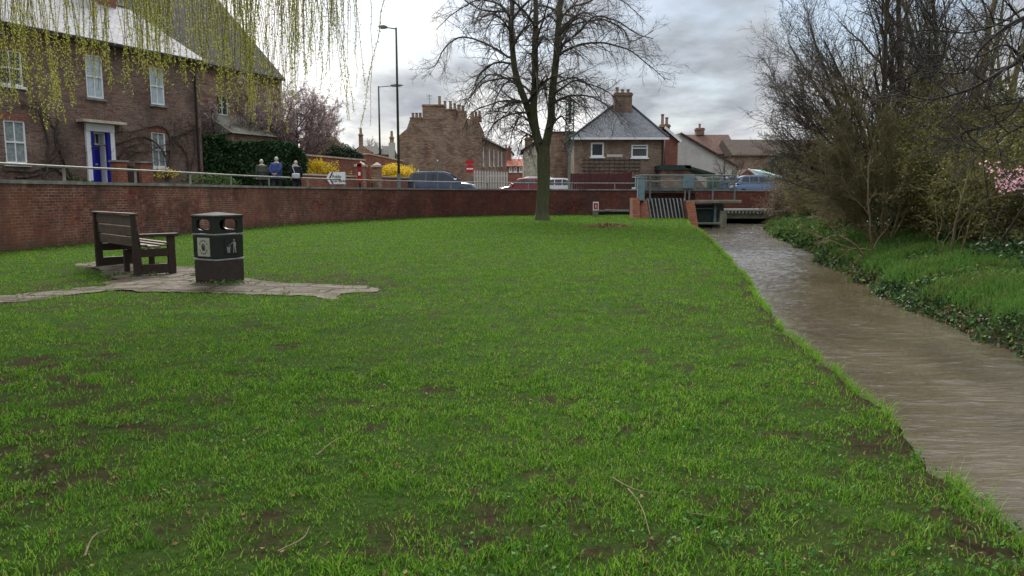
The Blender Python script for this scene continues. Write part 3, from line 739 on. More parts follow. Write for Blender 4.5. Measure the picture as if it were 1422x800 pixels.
# hood with through openings
hd = MB(); zb, zt = .915, 1.20; hw = h * .97
NS = 28
def oval(t):
    n_ = 3.2; c_, s_ = math.cos(t), math.sin(t)
    return (.62 * hw * math.copysign(abs(c_) ** (2 / n_), c_), .098 * math.copysign(abs(s_) ** (2 / n_), s_))
zc = (zb + zt) / 2 + .01
for side in range(4):
    Rm = Matrix.Rotation(side * math.pi / 2, 4, 'Z')
    ring_i = []; ring_o = []
    for k in range(NS):
        t = 2 * math.pi * k / NS; ox, oz = oval(t); ring_i.append((ox, zc + oz))
        c_, s_ = math.cos(t), math.sin(t); q = max(abs(c_) / hw, abs(s_) / ((zt - zb) / 2)); ring_o.append((c_ / q, (zb + zt) / 2 + s_ / q))
    # add exact corners by snapping the nearest
    for cxn, czn in ((hw, zt), (-hw, zt), (hw, zb), (-hw, zb)):
        j = min(range(NS), key=lambda j: abs(ring_o[j][0] - cxn) + abs(ring_o[j][1] - czn)); ring_o[j] = (cxn, czn)
    for k in range(NS):
        k2 = (k + 1) % NS
        hd.face([Rm @ Vector((ring_o[k][0], -hw, ring_o[k][1])), Rm @ Vector((ring_o[k2][0], -hw, ring_o[k2][1])), Rm @ Vector((ring_i[k2][0], -hw, ring_i[k2][1])), Rm @ Vector((ring_i[k][0], -hw, ring_i[k][1]))])
        hd.face([Rm @ Vector((ring_i[k][0], -hw, ring_i[k][1])), Rm @ Vector((ring_i[k2][0], -hw, ring_i[k2][1])), Rm @ Vector((ring_i[k2][0] * .98, -hw + .05, ring_i[k2][1])), Rm @ Vector((ring_i[k][0] * .98, -hw + .05, ring_i[k][1]))])
hd.box(-hw + .055, hw - .055, -hw + .055, hw - .055, zb + .002, zb + .012)
hd.obj('hood', 'bin_green', lb)
lid = MB(); e = h * 1.03
A = [(-e, -e), (e, -e), (e, e), (-e, e)]
for k in range(4):
    p, q = A[k], A[(k + 1) % 4]
    lid.face([(*p, 1.20), (*q, 1.20), (*q, 1.235), (*p, 1.235)]); lid.face([(*p, 1.235), (*q, 1.235), (q[0] * .08, q[1] * .08, 1.285), (p[0] * .08, p[1] * .08, 1.285)])
lid.face([(x * .08, y * .08, 1.285) for x, y in A]); lid.face([(x, y, 1.20) for x, y in A[::-1]])
lid.obj('lid', 'bin_lid', lb, bevel=.006)
# faces: local -Y face looks to the right of the viewer, local -X face to the left
def face_y(z): return -(h * (.925 + (z - .47) / .405 * .035)) - .003
pq = MB(); yy = -(h * .962) - .004
ML = Matrix.Rotation(-math.pi / 2, 4, 'Z')     # -Y face turned to the -X side
pq.box(-.165, .165, yy - .008, yy + .01, .505, .835, ML); pq.obj('notice_plate', 'plaque', lb, bevel=.003)
em = MB()
def arc(m, cx_, cz_, r, a0, a1, w, n, M, yv):
    for k in range(n):
        t0 = a0 + (a1 - a0) * k / n; t1 = a0 + (a1 - a0) * (k + 1) / n
        m.face([M @ Vector((cx_ + rr * math.cos(t), yv, cz_ + rr * 1.15 * math.sin(t))) for rr, t in ((r - w, t0), (r + w, t0), (r + w, t1), (r - w, t1))])
I4 = Matrix.Identity(4)
for k in range(12):                                            # a ring of worn lettering round a crest
    if k in (0, 6): continue
    t = 2 * math.pi * k / 12; arc(em, 0, .67, .105, t - .18, t + .18, .009, 2, ML, yy - .0105)
em.obj('emblem_lettering', 'ink', lb); em = MB()
arc(em, 0, .665, .045, 0, 2 * math.pi, .008, 18, ML, yy - .0105)
em.face([ML @ Vector(p) for p in ((-.03, yy - .0105, .69), (-.022, yy - .0105, .63), (0, yy - .0105, .60), (.022, yy - .0105, .63), (.03, yy - .0105, .69))])
em.face([ML @ Vector(p) for p in ((-.02, yy - .0105, .73), (-.02, yy - .0105, .705), (.02, yy - .0105, .705), (.02, yy - .0105, .73))])
em.obj('emblem', 'ink', lb)
pn = MB(); pn.box(-.11, .15, yy - .006, yy + .01, .535, .82); pn.obj('picture_panel', 'black', lb)
pf = MB(); Y0 = yy - .009
def poly(m, pts, y=Y0): m.face([(x + .02, y, z) for x, z in pts])
poly(pf, [(.045, .60), (.055, .70), (.05, .745), (.075, .765), (.105, .75), (.112, .70), (.10, .66)])     # torso of the tidy figure
poly(pf, [(.045, .56), (.062, .56), (.074, .655), (.052, .66)]); poly(pf, [(.09, .56), (.108, .56), (.104, .66), (.082, .66)])
poly(pf, [(.05, .745), (.0, .705), (-.005, .715), (.052, .762)])
pf.face([(.093 + .017 * math.cos(t * math.pi / 6), Y0, .788 + .02 * math.sin(t * math.pi / 6)) for t in range(12)])
poly(pf, [(-.085, .655), (-.075, .565), (-.02, .565), (-.01, .655)])                                  # basket
poly(pf, [(-.092, .672), (-.092, .662), (-.003, .662), (-.003, .672)])
poly(pf, [(-.04, .70), (-.025, .69), (-.015, .705), (-.03, .715)])
pf.obj('figure_print', 'silver_print', lb)
ln = MB()
for k in range(4): ln.face([(-.05 + k * .016, Y0 - .002, .575), (-.046 + k * .016, Y0 - .002, .575), (-.046 + k * .016, Y0 - .002, .645), (-.05 + k * .016, Y0 - .002, .645)])
ln.obj('basket_lines', 'black', lb)
# weeds at the foot of the bin and bench
P_ = []
for c0, nn, sp in ((fc + Vector((.15, -.06, 0)), 140, .22), (near + Vector((-.5, .2, 0)), 60, .25), (near + Vector((.2, .1, 0)), 40, .15)):
    for k in range(nn): P_.append((c0.x + rng.gauss(0, sp), c0.y + rng.gauss(0, sp * .35), float(lawn_z(c0.x, c0.y)) + .03 + abs(rng.gauss(0, .02))))
tag(link('weeds', leaf_mesh('wd', P_, .06, .03, jitter=.7), 'ivy_mix'), 'small weeds sprouting at the foot of the bin and bench', 'weeds', kind='stuff')
# ------------------------------------------------------------------ buildings
def plane_hit(px, py, ox, oy, th):
    """pixel -> (distance along a facade through (ox,oy) in direction th, height)"""
    d = ray(px, py); u = (math.cos(th), math.sin(th))
    # (d.x*t, d.y*t) = (ox,oy)+s*u
    det = -d[0] * u[1] + d[1] * u[0]
    t = (-ox * u[1] + oy * u[0]) / det
    s = (d[0] * t - ox) * u[0] + (d[1] * t - oy) * u[1]
    return s, CAMZ + d[2] * t
def wall_open(m, x0, x1, z0, z1, ops, y=0.0, depth=.12):
    xs = sorted({x0, x1, *[v for o in ops for v in o[:2] if x0 < v < x1]}); zs = sorted({z0, z1, *[v for o in ops for v in o[2:] if z0 < v < z1]})
    for a, b in zip(xs, xs[1:]):
        for c, d in zip(zs, zs[1:]):
            mx, mz = (a + b) / 2, (c + d) / 2
            if any(o[0] < mx < o[1] and o[2] < mz < o[3] for o in ops): continue
            m.face([(a, y, c), (b, y, c), (b, y, d), (a, y, d)])
    for o in ops:
        a, b, c, d = o
        m.face([(a, y, c), (a, y, d), (a, y + depth, d), (a, y + depth, c)]); m.face([(b, y, d), (b, y, c), (b, y + depth, c), (b, y + depth, d)])
        m.face([(a, y, d), (b, y, d), (b, y + depth, d), (a, y + depth, d)]); m.face([(b, y, c), (a, y, c), (a, y + depth, c), (b, y + depth, c)])
def window(par, a, b, c, d, glass='glass', y=0.0, fw=.07, rail=True, mull=1, sill='white', frame='white', upper=None):
    m = MB(); Y0, Y1 = y + .03, y + .10
    m.box(a, a + fw, Y0, Y1, c, d); m.box(b - fw, b, Y0, Y1, c, d); m.box(a + fw, b - fw, Y0, Y1, d - fw, d); m.box(a + fw, b - fw, Y0, Y1, c, c + fw * 1.2)
    if rail: m.box(a + fw, b - fw, Y0 + .005, Y1 - .002, (c + d) / 2 - .035, (c + d) / 2 + .035)
    for k in range(mull):
        x = a + (b - a) * (k + 1) / (mull + 1); m.box(x - .022, x + .022, Y0 + .01, Y1 - .004, c + fw * 1.2, d - fw)
    f = m.obj('window', frame, par)
    g = MB(); g.box(a + .02, b - .02, y + .085, y + .11, c + .02, d - .02); g.obj('pane', glass, f)
    if sill: MB().box(a - .10, b + .10, y - .10, y + .10, c - .11, c - .003).obj('sill', sill, f)
    return f
def chimney(par, x, y, z, w, d, h, pots, mat='gable_brick', pot_h=.7, axis='x'):
    m = MB(); m.box(x - w / 2, x + w / 2, y - d / 2, y + d / 2, z, z + h); m.box(x - w / 2 - .07, x + w / 2 + .07, y - d / 2 - .07, y + d / 2 + .07, z + h - .28, z + h - .1)
    c = m.obj('chimney', mat, par)
    for k in range(pots):
        f = (k + .5) / pots - .5
        px_, py_ = (x + f * w * .95, y) if axis == 'x' else (x, y + f * d * .95)
        hh = pot_h * (1.25 if k == 0 else .9)
        p = MB(); p.lathe((px_, py_, z + h - .1), [(.19, 0), (.15, .12), (.13, hh - .12), (.17, hh - .1), (.17, hh), (.11, hh), (.11, hh - .2)], 10); p.obj('chimney_pot', 'chimney_pot', c, smooth=True)
    return c

# ---- left terraced house
TH = R(64.2)
H0 = Vector((-19.84, 36.0, 0))      # facade point under px 130
def hl(px, py): return plane_hit(px, py, H0.x, H0.y, TH)
house = empty('brick_house', (H0.x, H0.y, 1.45), TH, 'dark brick house with blue front door, white sash windows and pale slate roof', 'house')
def hz(px, py): s, z = hl(px, py); return s, z - 1.45
x_end = hl(278, 150)[0]; x_st = -14.0
eave = 7.45
def rect(l, t, r_, b): x0, z1 = hz(l, t); x1, z0 = hz(r_, b); return (x0, x1, z0, z1)
w_up = [rect(-6, 66, 33, 121), rect(117, 74, 145, 138), rect(207, 92, 229.5, 147)]
w_dn = [rect(4, 166, 39, 228), rect(210, 183, 232, 233)]
dr = rect(123, 182, 155, 251)
dr = (dr[0], dr[1], .12, dr[3])
extra = [(-11.5, -10.1, 1.45, 3.6), (-11.5, -10.1, 4.6, 6.6)]
m = MB(); wall_open(m, x_st, x_end, -.2, eave, w_up + w_dn + [dr] + extra)
DPT = 11.5
m.face([(x_end, 0, -.2), (x_end, DPT, -.2), (x_end, DPT, eave), (x_end, DPT / 2, eave + 3.2), (x_end, 0, eave)])
m.face([(x_st, 0, -.2), (x_st, 0, eave), (x_st, DPT / 2, eave + 3.2), (x_st, DPT, eave), (x_st, DPT, -.2)])
m.face([(x_st, DPT, -.2), (x_st, DPT, eave), (x_end, DPT, eave), (x_end, DPT, -.2)])
m.obj('wall', 'house_brick', house)
m = MB(); A = (-.35, eave - .2); ap = (DPT / 2, eave + 3.25)
th_ = .12
for s_ in (0, 1):
    y0, y1 = (-.38, DPT / 2) if s_ == 0 else (DPT + .38, DPT / 2)
    z0, z1 = eave - .12, eave + 3.32
    P0 = [(x_st - .2, y0, z0), (x_end + .25, y0, z0), (x_end + .25, y1, z1), (x_st - .2, y1, z1)]
    if s_: P0 = P0[::-1]
    m.face(P0); m.face([(x, y, z - th_) for x, y, z in P0][::-1])
    for k in range(4): a_, b_ = P0[k], P0[(k + 1) % 4]; m.face([a_, (a_[0], a_[1], a_[2] - th_), (b_[0], b_[1], b_[2] - th_), b_])
m.obj('roof', 'pale_slate', house)
m = MB(); m.box(x_st, x_end + .1, -.46, -.34, eave - .30, eave - .17); m.obj('gutter', 'black', house)
m = MB(); m.box(x_st, x_end + .25, DPT / 2 - .12, DPT / 2 + .12, eave + 3.3, eave + 3.42); m.obj('ridge_tiles', 'cream_stone', house)
chimney(house, x_end - 1.4, DPT / 2, eave + 2.8, 1.0, 1.4, 2.2, 3, 'red_brick', axis='y')
for k, w in enumerate(w_up): window(house, *w, glass=('glass', 'sky_glass', 'sky_glass')[k], sill='stone' if k else 'white')
for w in w_dn: window(house, *w, glass='blind')
window(house, *extra[0]); window(house, *extra[1])
# brick heads above the windows
for w in w_up + w_dn: MB().box(w[0] - .12, w[1] + .12, -.012, .02, w[3], w[3] + .27).obj('window_head', 'red_brick', house)
# door case
x0, x1, z0, z1 = dr
m = MB(); m.box(x0 - .0, x0 + .17, -.10, .05, z0, z1 - .02); m.box(x1 - .17, x1, -.10, .05, z0, z1 - .02)
dc = MB(); dc.box(x0 - .22, x1 + .22, -.16, -.003, z1, z1 + .36); dc.box(x0 - .22, x0, -.13, -.003, z0, z1); dc.box(x1, x1 + .22, -.13, -.003, z0, z1)
dcase = dc.obj('door_case', 'white', house, bevel=.01)
MB().box(x0 - .62, x1 + .62, -.55, -.003, z1 + .37, z1 + .50).obj('canopy', 'cream_stone', dcase, bevel=.01)
m.obj('pilaster_panel', 'blue_paint', dcase)
rv = MB(); rv.box(x1 - .21, x1 - .172, .05, .5, z0, z1); rv.box(x0 + .172, x0 + .21, .05, .5, z0, z1); rv.box(x0 + .172, x1 - .172, .05, .5, z1 - .08, z1 - .03); rv.obj('door_reveal', 'white', dcase)
dx0, dx1 = x0 + .215, x1 - .215; dt = z0 + (z1 - z0) * .80
door = MB(); door.box(dx0, dx1, .42, .47, z0, dt)
for q in ((.12, .46), (.56, .90)):
    for zz in ((.08, .30), (.36, .58), (.64, .90)):
        door.box(dx0 + (dx1 - dx0) * q[0], dx0 + (dx1 - dx0) * q[1], .405, .42, z0 + (dt - z0) * zz[0], z0 + (dt - z0) * zz[1])
do = door.obj('door', 'blue_paint', house, bevel=.006)
MB().box((dx0 + dx1) / 2 - .13, (dx0 + dx1) / 2 + .13, .395, .404, z0 + (dt - z0) * .60, z0 + (dt - z0) * .63).obj('letter_box', 'cream_stone', do)
fl = MB(); fl.box(dx0, dx1, .41, .46, dt, dt + .07); fl.box(dx0, dx1, .41, .46, z1 - .09, z1 - .03)
for k in range(4): x = dx0 + (dx1 - dx0) * k / 3; fl.box(x - .02, x + .02, .415, .455, dt + .07, z1 - .09)
fo = fl.obj('fanlight', 'white', house); MB().box(dx0, dx1, .45, .47, dt + .05, z1 - .05).obj('pane', 'glass', fo)
MB().box(x0 - .3, x1 + .3, -1.1, -.005, -.12, .12).obj('doorstep', 'stone', house, bevel=.01)
MB().cyl((x_end - .35, -.1, -.1), (x_end - .35, -.1, eave - .25), .055, n=8).obj('drainpipe', 'black', house)
# wisteria trained on the front
wis = empty('climbing_wisteria', house.location, TH, 'bare brown wisteria stems trained across the dark brick house front', 'climber')
pol = []
lines = [[(232, 252), (228, 215), (200, 190), (160, 200), (120, 205)], [(232, 250), (236, 200), (228, 178), (205, 176), (186, 182), (150, 185)], [(232, 210), (250, 185), (276, 178)],
         [(236, 190), (262, 182), (277, 160)], [(60, 250), (66, 200), (50, 152), (20, 148)], [(62, 230), (80, 205), (70, 170), (52, 148)], [(95, 248), (70, 232), (40, 238), (0, 236)], [(100, 250), (84, 215), (75, 190), (80, 160)],
         [(205, 250), (215, 238), (190, 235), (165, 222), (175, 205), (200, 198)], [(262, 250), (258, 215), (244, 195), (240, 170)], [(264, 240), (270, 205), (266, 170)], [(20, 247), (50, 243), (95, 228)], [(170, 225), (185, 212), (205, 210), (235, 198)]]
tw = []
for ln_ in lines:
    pts = [(hz(*p)[0], -.06, hz(*p)[1]) for p in ln_]; pts = catmull(pts, 8); pts[:, 0] += nr.normal(size=len(pts)) * .03; pts[:, 1] += nr.normal(size=len(pts)) * .015
    pol.append((pts, np.linspace(.055, .018, len(pts))))
    for q in pts[::2]:
        for _ in range(2):
            grow(tw, None, tuple(q), norm3((rng.gauss(0, 1), -.12, rng.gauss(0, .8))), rng.uniform(.4, 1.1), .012, 0, dict(seg=[4, 3], wig=[.25, .3], trop=[0, 0], start=[.2], kids=[1], ang=[.8], len=[.5], rad=[.6], rmin=.007))
link('stem', tube_mesh('wm', pol, 6), 'bark_dark', wis); link('twigs', tube_mesh('wt', [t for t in tw if min(q[1] for q in t[0]) > -.9 and max(q[1] for q in t[0]) < 0.0] or tw[:5], 3), 'bark_dark', wis)
# low front garden wall with piers and a little gate
fw_ = empty('garden_wall', house.location, TH, 'low brick garden wall with two piers in front of the blue doored house', 'wall')
xa, xb, xc = hz(148, 240)[0], hz(196, 240)[0], hz(240, 240)[0]
gx = [plane_hit(p, 235, -19.84 + .9 * 2.1, 36.0 - .435 * 2.1, TH)[0] for p in (158, 172, 192, 208)]
m = MB(); m.box(gx[3] + .005, x_end - .2, -2.2, -1.98, -.1, .75); m.box(x_st, gx[0] - 1.6, -2.2, -1.98, -.1, .75); m.obj('brickwork', 'house_brick', fw_)
for a_, b_ in ((gx[0], gx[1]), (gx[2], gx[3])):
    p_ = MB(); p_.box(a_, b_, -2.33, -1.9, -.1, 1.62); p_ = p_.obj('pier', 'pier_brick', fw_); MB().box(a_ - .06, b_ + .06, -2.39, -1.84, 1.622, 1.70).obj('cap', 'stone', p_)
MB().box(gx[1] + .03, gx[2] - .03, -2.14, -2.08, .1, 1.25).obj('gate', 'bench_dark', fw_)

# ---- big gabled building beyond it
B0 = H0 + Vector((math.cos(TH), math.sin(TH), 0)) * x_end + Vector((-math.sin(TH), math.cos(TH), 0)) * 3.0
chp = empty('gabled_building', (B0.x, B0.y, 1.45), TH, 'tall brown brick building with steep dark slate roof behind the willow strands', 'building')
def bh(px, py): s, z = plane_hit(px, py, B0.x, B0.y, TH); return s, z - 1.45
xe, ez = bh(389, 104); xe += .0
LT = -9.0
m = MB(); ops = [(*[v for v in (bh(302, 150)[0], bh(318, 150)[0])], bh(310, 186)[1], bh(310, 132)[1])]
wall_open(m, LT, xe, -.2, ez, ops, depth=.2)
m.face([(xe, 0, -.2), (xe, 14, -.2), (xe, 14, ez), (xe, 7, ez + 6.9), (xe, 0, ez)]); m.face([(LT, 0, ez), (LT, 7, ez + 6.9), (LT, 14, ez), (LT, 14, -.2), (LT, 0, -.2)]); m.face([(LT, 14, -.2), (LT, 14, ez), (xe, 14, ez), (xe, 14, -.2)])
m.obj('wall', 'gable_brick', chp)
m = MB()
for y0, y1 in ((-.3, 7), (14.3, 7)):
    P0 = [(LT - .2, y0, ez - .25), (xe + .12, y0, ez - .25), (xe + .12, y1, ez + 7.0), (LT - .2, y1, ez + 7.0)]
    if y0 > 7: P0 = P0[::-1]
    m.face(P0); m.face([(x, y, z - .18) for x, y, z in P0][::-1])
    for k in range(4): a_, b_ = P0[k], P0[(k + 1) % 4]; m.face([a_, (a_[0], a_[1], a_[2] - .18), (b_[0], b_[1], b_[2] - .18), b_])
m.obj('roof', 'dark_slate', chp)
w = ops[0]; window(chp, *w, y=.05, sill='stone', mull=1)
MB().cyl((xe - .06, -.12, 1), (xe - .06, -.12, ez - .3), .06, n=8).obj('drainpipe', 'white', chp)
MB().box(LT, xe + .05, -.42, -.30, ez - .42, ez - .28).obj('gutter', 'black', chp)
link1 = empty('lean_to', (B0.x, B0.y, 1.45), TH, 'low lean-to with mossy roof between the house and the ivy hedge', 'outbuilding')
a_, b_ = bh(284, 190)[0], bh(345, 190)[0]
m = MB(); m.box(a_, b_, -2.2, -.02, -.2, 3.7); m.obj('wall', 'gable_brick', link1)
m = MB(); m.face([(a_ - .1, -2.4, 3.72), (b_ + .1, -2.4, 3.72), (b_ + .1, -.01, 5.0), (a_ - .1, -.01, 5.0)]); m.face([(a_ - .1, -2.4, 3.72), (a_ - .1, -.01, 5.0), (a_ - .1, -.01, 3.72)]); m.face([(b_ + .1, -2.4, 3.72), (b_ + .1, -.01, 3.72), (b_ + .1, -.01, 5.0)]); m.obj('roof', 'concrete', link1)

def front_box(name, D, px0, px1, label, cat, th=0.0, **k):
    """building frame facing the camera at distance D; returns empty, scale helpers in local metres"""
    a = at(px0, 250, D); b = at(px1, 250, D)
    e = empty(name, (a.x, D, 1.45), th, label, cat)
    X = lambda px: at(px, 250, D).x - a.x
    Zf = lambda py: at((px0 + px1) / 2, py, D).z - 1.45
    return e, X, Zf, b.x - a.x

# ---- cottage with hipped slate roof
ct, X, Zf, Wd = front_box('brick_cottage', 66, 797, 921, 'buff brick cottage with hipped blue-grey slate roof and two small white windows', 'house')
ez = Zf(191); DP = 10
ops = [(X(820), X(838), Zf(218), Zf(198)), (X(876), X(899), Zf(219), Zf(201)), (X(873), X(892), Zf(262), Zf(245))]
m = MB(); wall_open(m, 0, Wd, -.2, ez, ops); m.face([(Wd, 0, -.2), (Wd, DP, -.2), (Wd, DP, ez), (Wd, 0, ez)]); m.face([(0, 0, -.2), (0, 0, ez), (0, DP, ez), (0, DP, -.2)]); m.face([(0, DP, -.2), (0, DP, ez), (Wd, DP, ez), (Wd, DP, -.2)])
m.obj('wall', 'buff_brick', ct)
e = .35; rz_ = Zf(146) + .6
A = [(-e, -e, ez - .05), (Wd + e, -e, ez - .05), (Wd + e, DP + e, ez - .05), (-e, DP + e, ez - .05)]
r0, r1 = (X(862) + .0, DP / 2, rz_), (X(886), DP / 2, rz_)
m = MB(); m.face([A[0], A[1], r1, r0]); m.face([A[1], A[2], r1]); m.face([A[2], A[3], r0, r1]); m.face([A[3], A[0], r0])
m.face(A[::-1])
m.obj('roof', 'slate', ct)
hp = [(A[0], r0), (A[1], r1), (r0, r1)]
link('ridge_tiles', tube_mesh('h', [([np.array(a) + [0, 0, .03], np.array(b) + [0, 0, .03]], [.11, .11]) for a, b in hp], 6), 'slate', ct)
MB().box(-e, Wd + e, -e - .06, -e + .04, ez - .2, ez - .03).obj('fascia', 'white', ct)
window(ct, *ops[0], rail=False, mull=0, fw=.13, sill='white'); window(ct, *ops[1], rail=False, mull=0, fw=.12, sill='white'); window(ct, *ops[2], rail=False, mull=1, fw=.10, sill='white')
MB().box(X(876) + .12, X(899) - .12, .02, .08, Zf(206.5), Zf(205)).obj('transom', 'white', ct)
MB().box(X(842), X(864), -.015, .01, Zf(218), Zf(214.5)).obj('stone_band', 'offwhite', ct)
chimney(ct, X(872), DP / 2 - .8, rz_ - 1.2, X(885) - X(859.5), 1.1, 1.2 + Zf(132) - Zf(146) + .1, 3, 'house_brick', .5)
m = MB()                                        # trellis wires and battens
for py in (222, 227, 232, 237): m.box(X(808), X(888), -.05, -.02, Zf(py) - .03, Zf(py) + .03)
for px in range(811, 889, 7): m.box(X(px) - .025, X(px) + .025, -.085, -.055, Zf(240), Zf(219))
m.obj('trellis', 'bark_dark', ct)
MB().cyl((X(919), -.08, 0), (X(919), -.08, ez - .2), .07, n=8).obj('drainpipe', 'black', ct)
# small side wing and rear chimney
sw, X2, Z2, W2 = front_box('brick_wing', 69, 922.5, 940, 'narrow red brown brick side wing right of the cottage', 'house')
m = MB(); m.box(0, W2, 0, 7, -.2, Z2(196)); m.prism([(0, Z2(196)), (W2, Z2(196)), (W2 * .2, Z2(182)), (0, Z2(184))], 0, 7); m.obj('wall', 'red_brick', sw)
m = MB(); m.face([(W2 + .25, -.25, Z2(197)), (W2 + .25, 7.2, Z2(197)), (-.1, 7.2, Z2(182) + .3), (-.1, -.25, Z2(182) + .3)]); m.obj('roof', 'dark_tile', sw)
MB().bar((W2 + .25, -.27, Z2(197)), (-.1, -.27, Z2(182) + .3), .10, .22).obj('bargeboard', 'white', sw)
chimney(sw, X2(931.5), 3.5, Z2(184), X2(937) - X2(924), .9, Z2(168) - Z2(184), 2, 'gable_brick', .85)
lt, X3, Z3, W3 = front_box('lean_to', 64, 918, 985, 'low lean-to with dark sloping roof beside the cottage', 'outbuilding')
m = MB(); m.prism([(0, -.2), (W3, -.2), (W3, .5), (W3 * .55, Z3(236)), (0, Z3(236))], 0, 3.5); m.obj('wall', 'gable_brick', lt)
m = MB(); m.box(-.2, X3(958), -.3, 3.6, Z3(236), Z3(229.5)); m.bar((X3(950), 1.6, Z3(231)), (X3(992), 1.6, Z3(243)), 3.8, .22); m.obj('roof', 'dark_steel', lt)
wg = MB(); window(lt, X3(921), X3(941), Z3(258), Z3(240), rail=True, mull=2, fw=.08, sill=None, frame='offwhite')
# white rendered house
wh, X4, Z4, W4 = front_box('white_house', 76, 936, 1024, 'white rendered house end wall with a long sloping verge right of the cottage', 'house')
poly_ = [(0, -.2), (W4, -.2), (W4, Z4(222)), (X4(985), Z4(219)), (X4(945), Z4(190)), (0, Z4(186))]
poly_ = [(0, -.2), (X4(1022), -.2), (X4(1022), Z4(232)), (X4(946), Z4(187)), (0, Z4(187))]
m = MB(); m.prism(poly_, 0, 9); m.obj('wall', 'offwhite', wh)
MB().bar((X4(943), 4.4, Z4(185)), (X4(1025), 4.4, Z4(232.5)), 9.3, .16).obj('roof', 'dark_tile', wh)
# brown tiled house behind
bt, X5, Z5, W5 = front_box('tiled_house', 92, 930, 1024, 'house with brown pantile roof behind the white rendered wall', 'house')
m = MB(); m.box(0, W5, 0, 9, -.2, Z5(214)); m.obj('wall', 'gable_brick', bt)
m = MB(); m.prism([(-.3, Z5(214)), (9.3, Z5(214)), (4.5, Z5(183))], 0, W5, 'x')
m.obj('roof', 'brown_tile', bt)
chimney(bt, X5(982), 4.5, Z5(184), 1.0, .9, .9, 1, 'gable_brick', .5)
# long dark roof
dr_, X6, Z6, W6 = front_box('long_outbuilding', 88, 1018, 1156, 'long low building with dark mossy tile roof behind the shed', 'building')
m = MB(); m.box(0, W6, 0, 9, -.2, Z6(214)); m.obj('wall', 'gable_brick', dr_)
m = MB(); m.prism([(-.3, Z6(216)), (9.3, Z6(216)), (4.5, Z6(190))], -.2, W6 + .2, 'x'); m.obj('roof', 'dark_tile', dr_)
# barn far right behind the shrubs
bn, X7, Z7, W7 = front_box('barn', 52, 1326, 1640, 'barn with a broad dark brown tile roof behind the shrubs', 'barn')
m = MB(); m.box(0, W7, 0, 12, -1.2, Z7(232)); m.obj('wall', 'gable_brick', bn)
m = MB(); m.prism([(-.3, Z7(236)), (12.3, Z7(236)), (6, Z7(143) + .6)], -.2, W7, 'x'); m.obj('roof', 'dark_tile', bn)
# garden shed
sh, X8, Z8, W8 = front_box('garden_shed', 70, 1022, 1092, 'orange brown timber shed with pale green felt roof', 'shed')
sh.rotation_euler.z = R(0)
gx1 = X8(1052)
m = MB(); m.prism([(0, -.2), (gx1, -.2), (gx1, Z8(247)), (gx1 * .52, Z8(235.5)), (0, Z8(247))], 0, 4); m.obj('gable_wall', 'shed_wood', sh)
m = MB(); m.box(gx1 + .005, W8, .1, 3.9, -.2, Z8(248)); m.obj('side_wall', 'stonewall', sh)
m = MB(); m.face([(gx1 * .52, -.25, Z8(235)), (gx1 + .25, -.3, Z8(248)), (W8 + .3, .0, Z8(248)), (W8 - 1.7, 2, Z8(235))])
m.obj('roof', 'green_roof', sh)
m = MB(); m.face([(gx1 * .52, -.1, Z8(234.8)), (gx1 * .52, 4, Z8(234.8)), (-.05, 4, Z8(248)), (-.05, -.1, Z8(248))]); m.obj('roof_slope', 'dark_tile', sh)
MB().bar((gx1 * .52, -.28, Z8(234.6)), (gx1 + .27, -.33, Z8(247.8)), .08, .16).obj('bargeboard', 'white', sh)

# ---- large gable with stacked chimneys
g, X, Zf, Wd = front_box('gable_house', 85, 553, 669, 'huge brown brick gable end topped by stepped chimney stacks', 'building')
pl = [(0, -.2), (X(669), -.2), (X(669), Zf(176)), (X(664), Zf(165)), (X(633), Zf(165)), (X(633), Zf(160)), (X(588), Zf(160)), (X(588), Zf(163)), (X(571), Zf(165)), (X(566), Zf(179)), (X(553), Zf(190))]
m = MB(); m.prism(pl, 0, 9); m.obj('wall', 'gable_brick', g)
cst = MB(); cst.box(X(588), X(617), -.02, 1.2, Zf(166), Zf(145)); cst.box(X(617) + .004, X(634), -.015, 1.2, Zf(166), Zf(151)); cst.box(X(634) + .004, X(648), .3, 1.4, Zf(166), Zf(153.5))
c3 = MB().box(X(652), X(668), 2, 3.2, Zf(166), Zf(159)).obj('chimney_stack', 'gable_brick', g)
cst.box(X(587), X(618), -.08, 1.26, Zf(147.5), Zf(146)); cst.box(X(617.5), X(635), -.07, 1.27, Zf(153.5), Zf(152)); cst = cst.obj('chimney_stack', 'gable_brick', g)
c2 = MB(); c2.box(X(571), X(587.6), -.03, 1.0, Zf(168), Zf(163)); c2.box(X(570.4), X(588), -.08, 1.05, Zf(164.5), Zf(163)); c2 = c2.obj('chimney_stack', 'gable_brick', g)
for px, py0, par, hh in ((574, 163, c2, .55), (579, 163, c2, .55), (584, 163, c2, .55), (611, 145, cst, .95), (618.5, 151, cst, .9), (626, 151, cst, .9), (632, 151, cst, .65), (638, 153.5, cst, .7), (643, 153.5, cst, .6), (655, 159, c3, .6), (660, 159, c3, .6), (665, 159, c3, .7)):
    p = MB(); p.lathe((X(px), .6 if px < 650 else 2.6, Zf(py0)), [(.21, 0), (.17, .1), (.15, hh - .1), (.19, hh), (.11, hh), (.11, hh - .2)], 8); p.obj('chimney_pot', 'chimney_pot', par)
aer = MB(); aer.cyl((X(597), .6, Zf(146)), (X(597), .6, Zf(130)), .03, n=5)
for zz in (131, 133, 136): aer.cyl((X(593), .6, Zf(zz)), (X(601), .6, Zf(zz + .8)), .02, n=4)
aer.obj('television_aerial', 'galv', g)
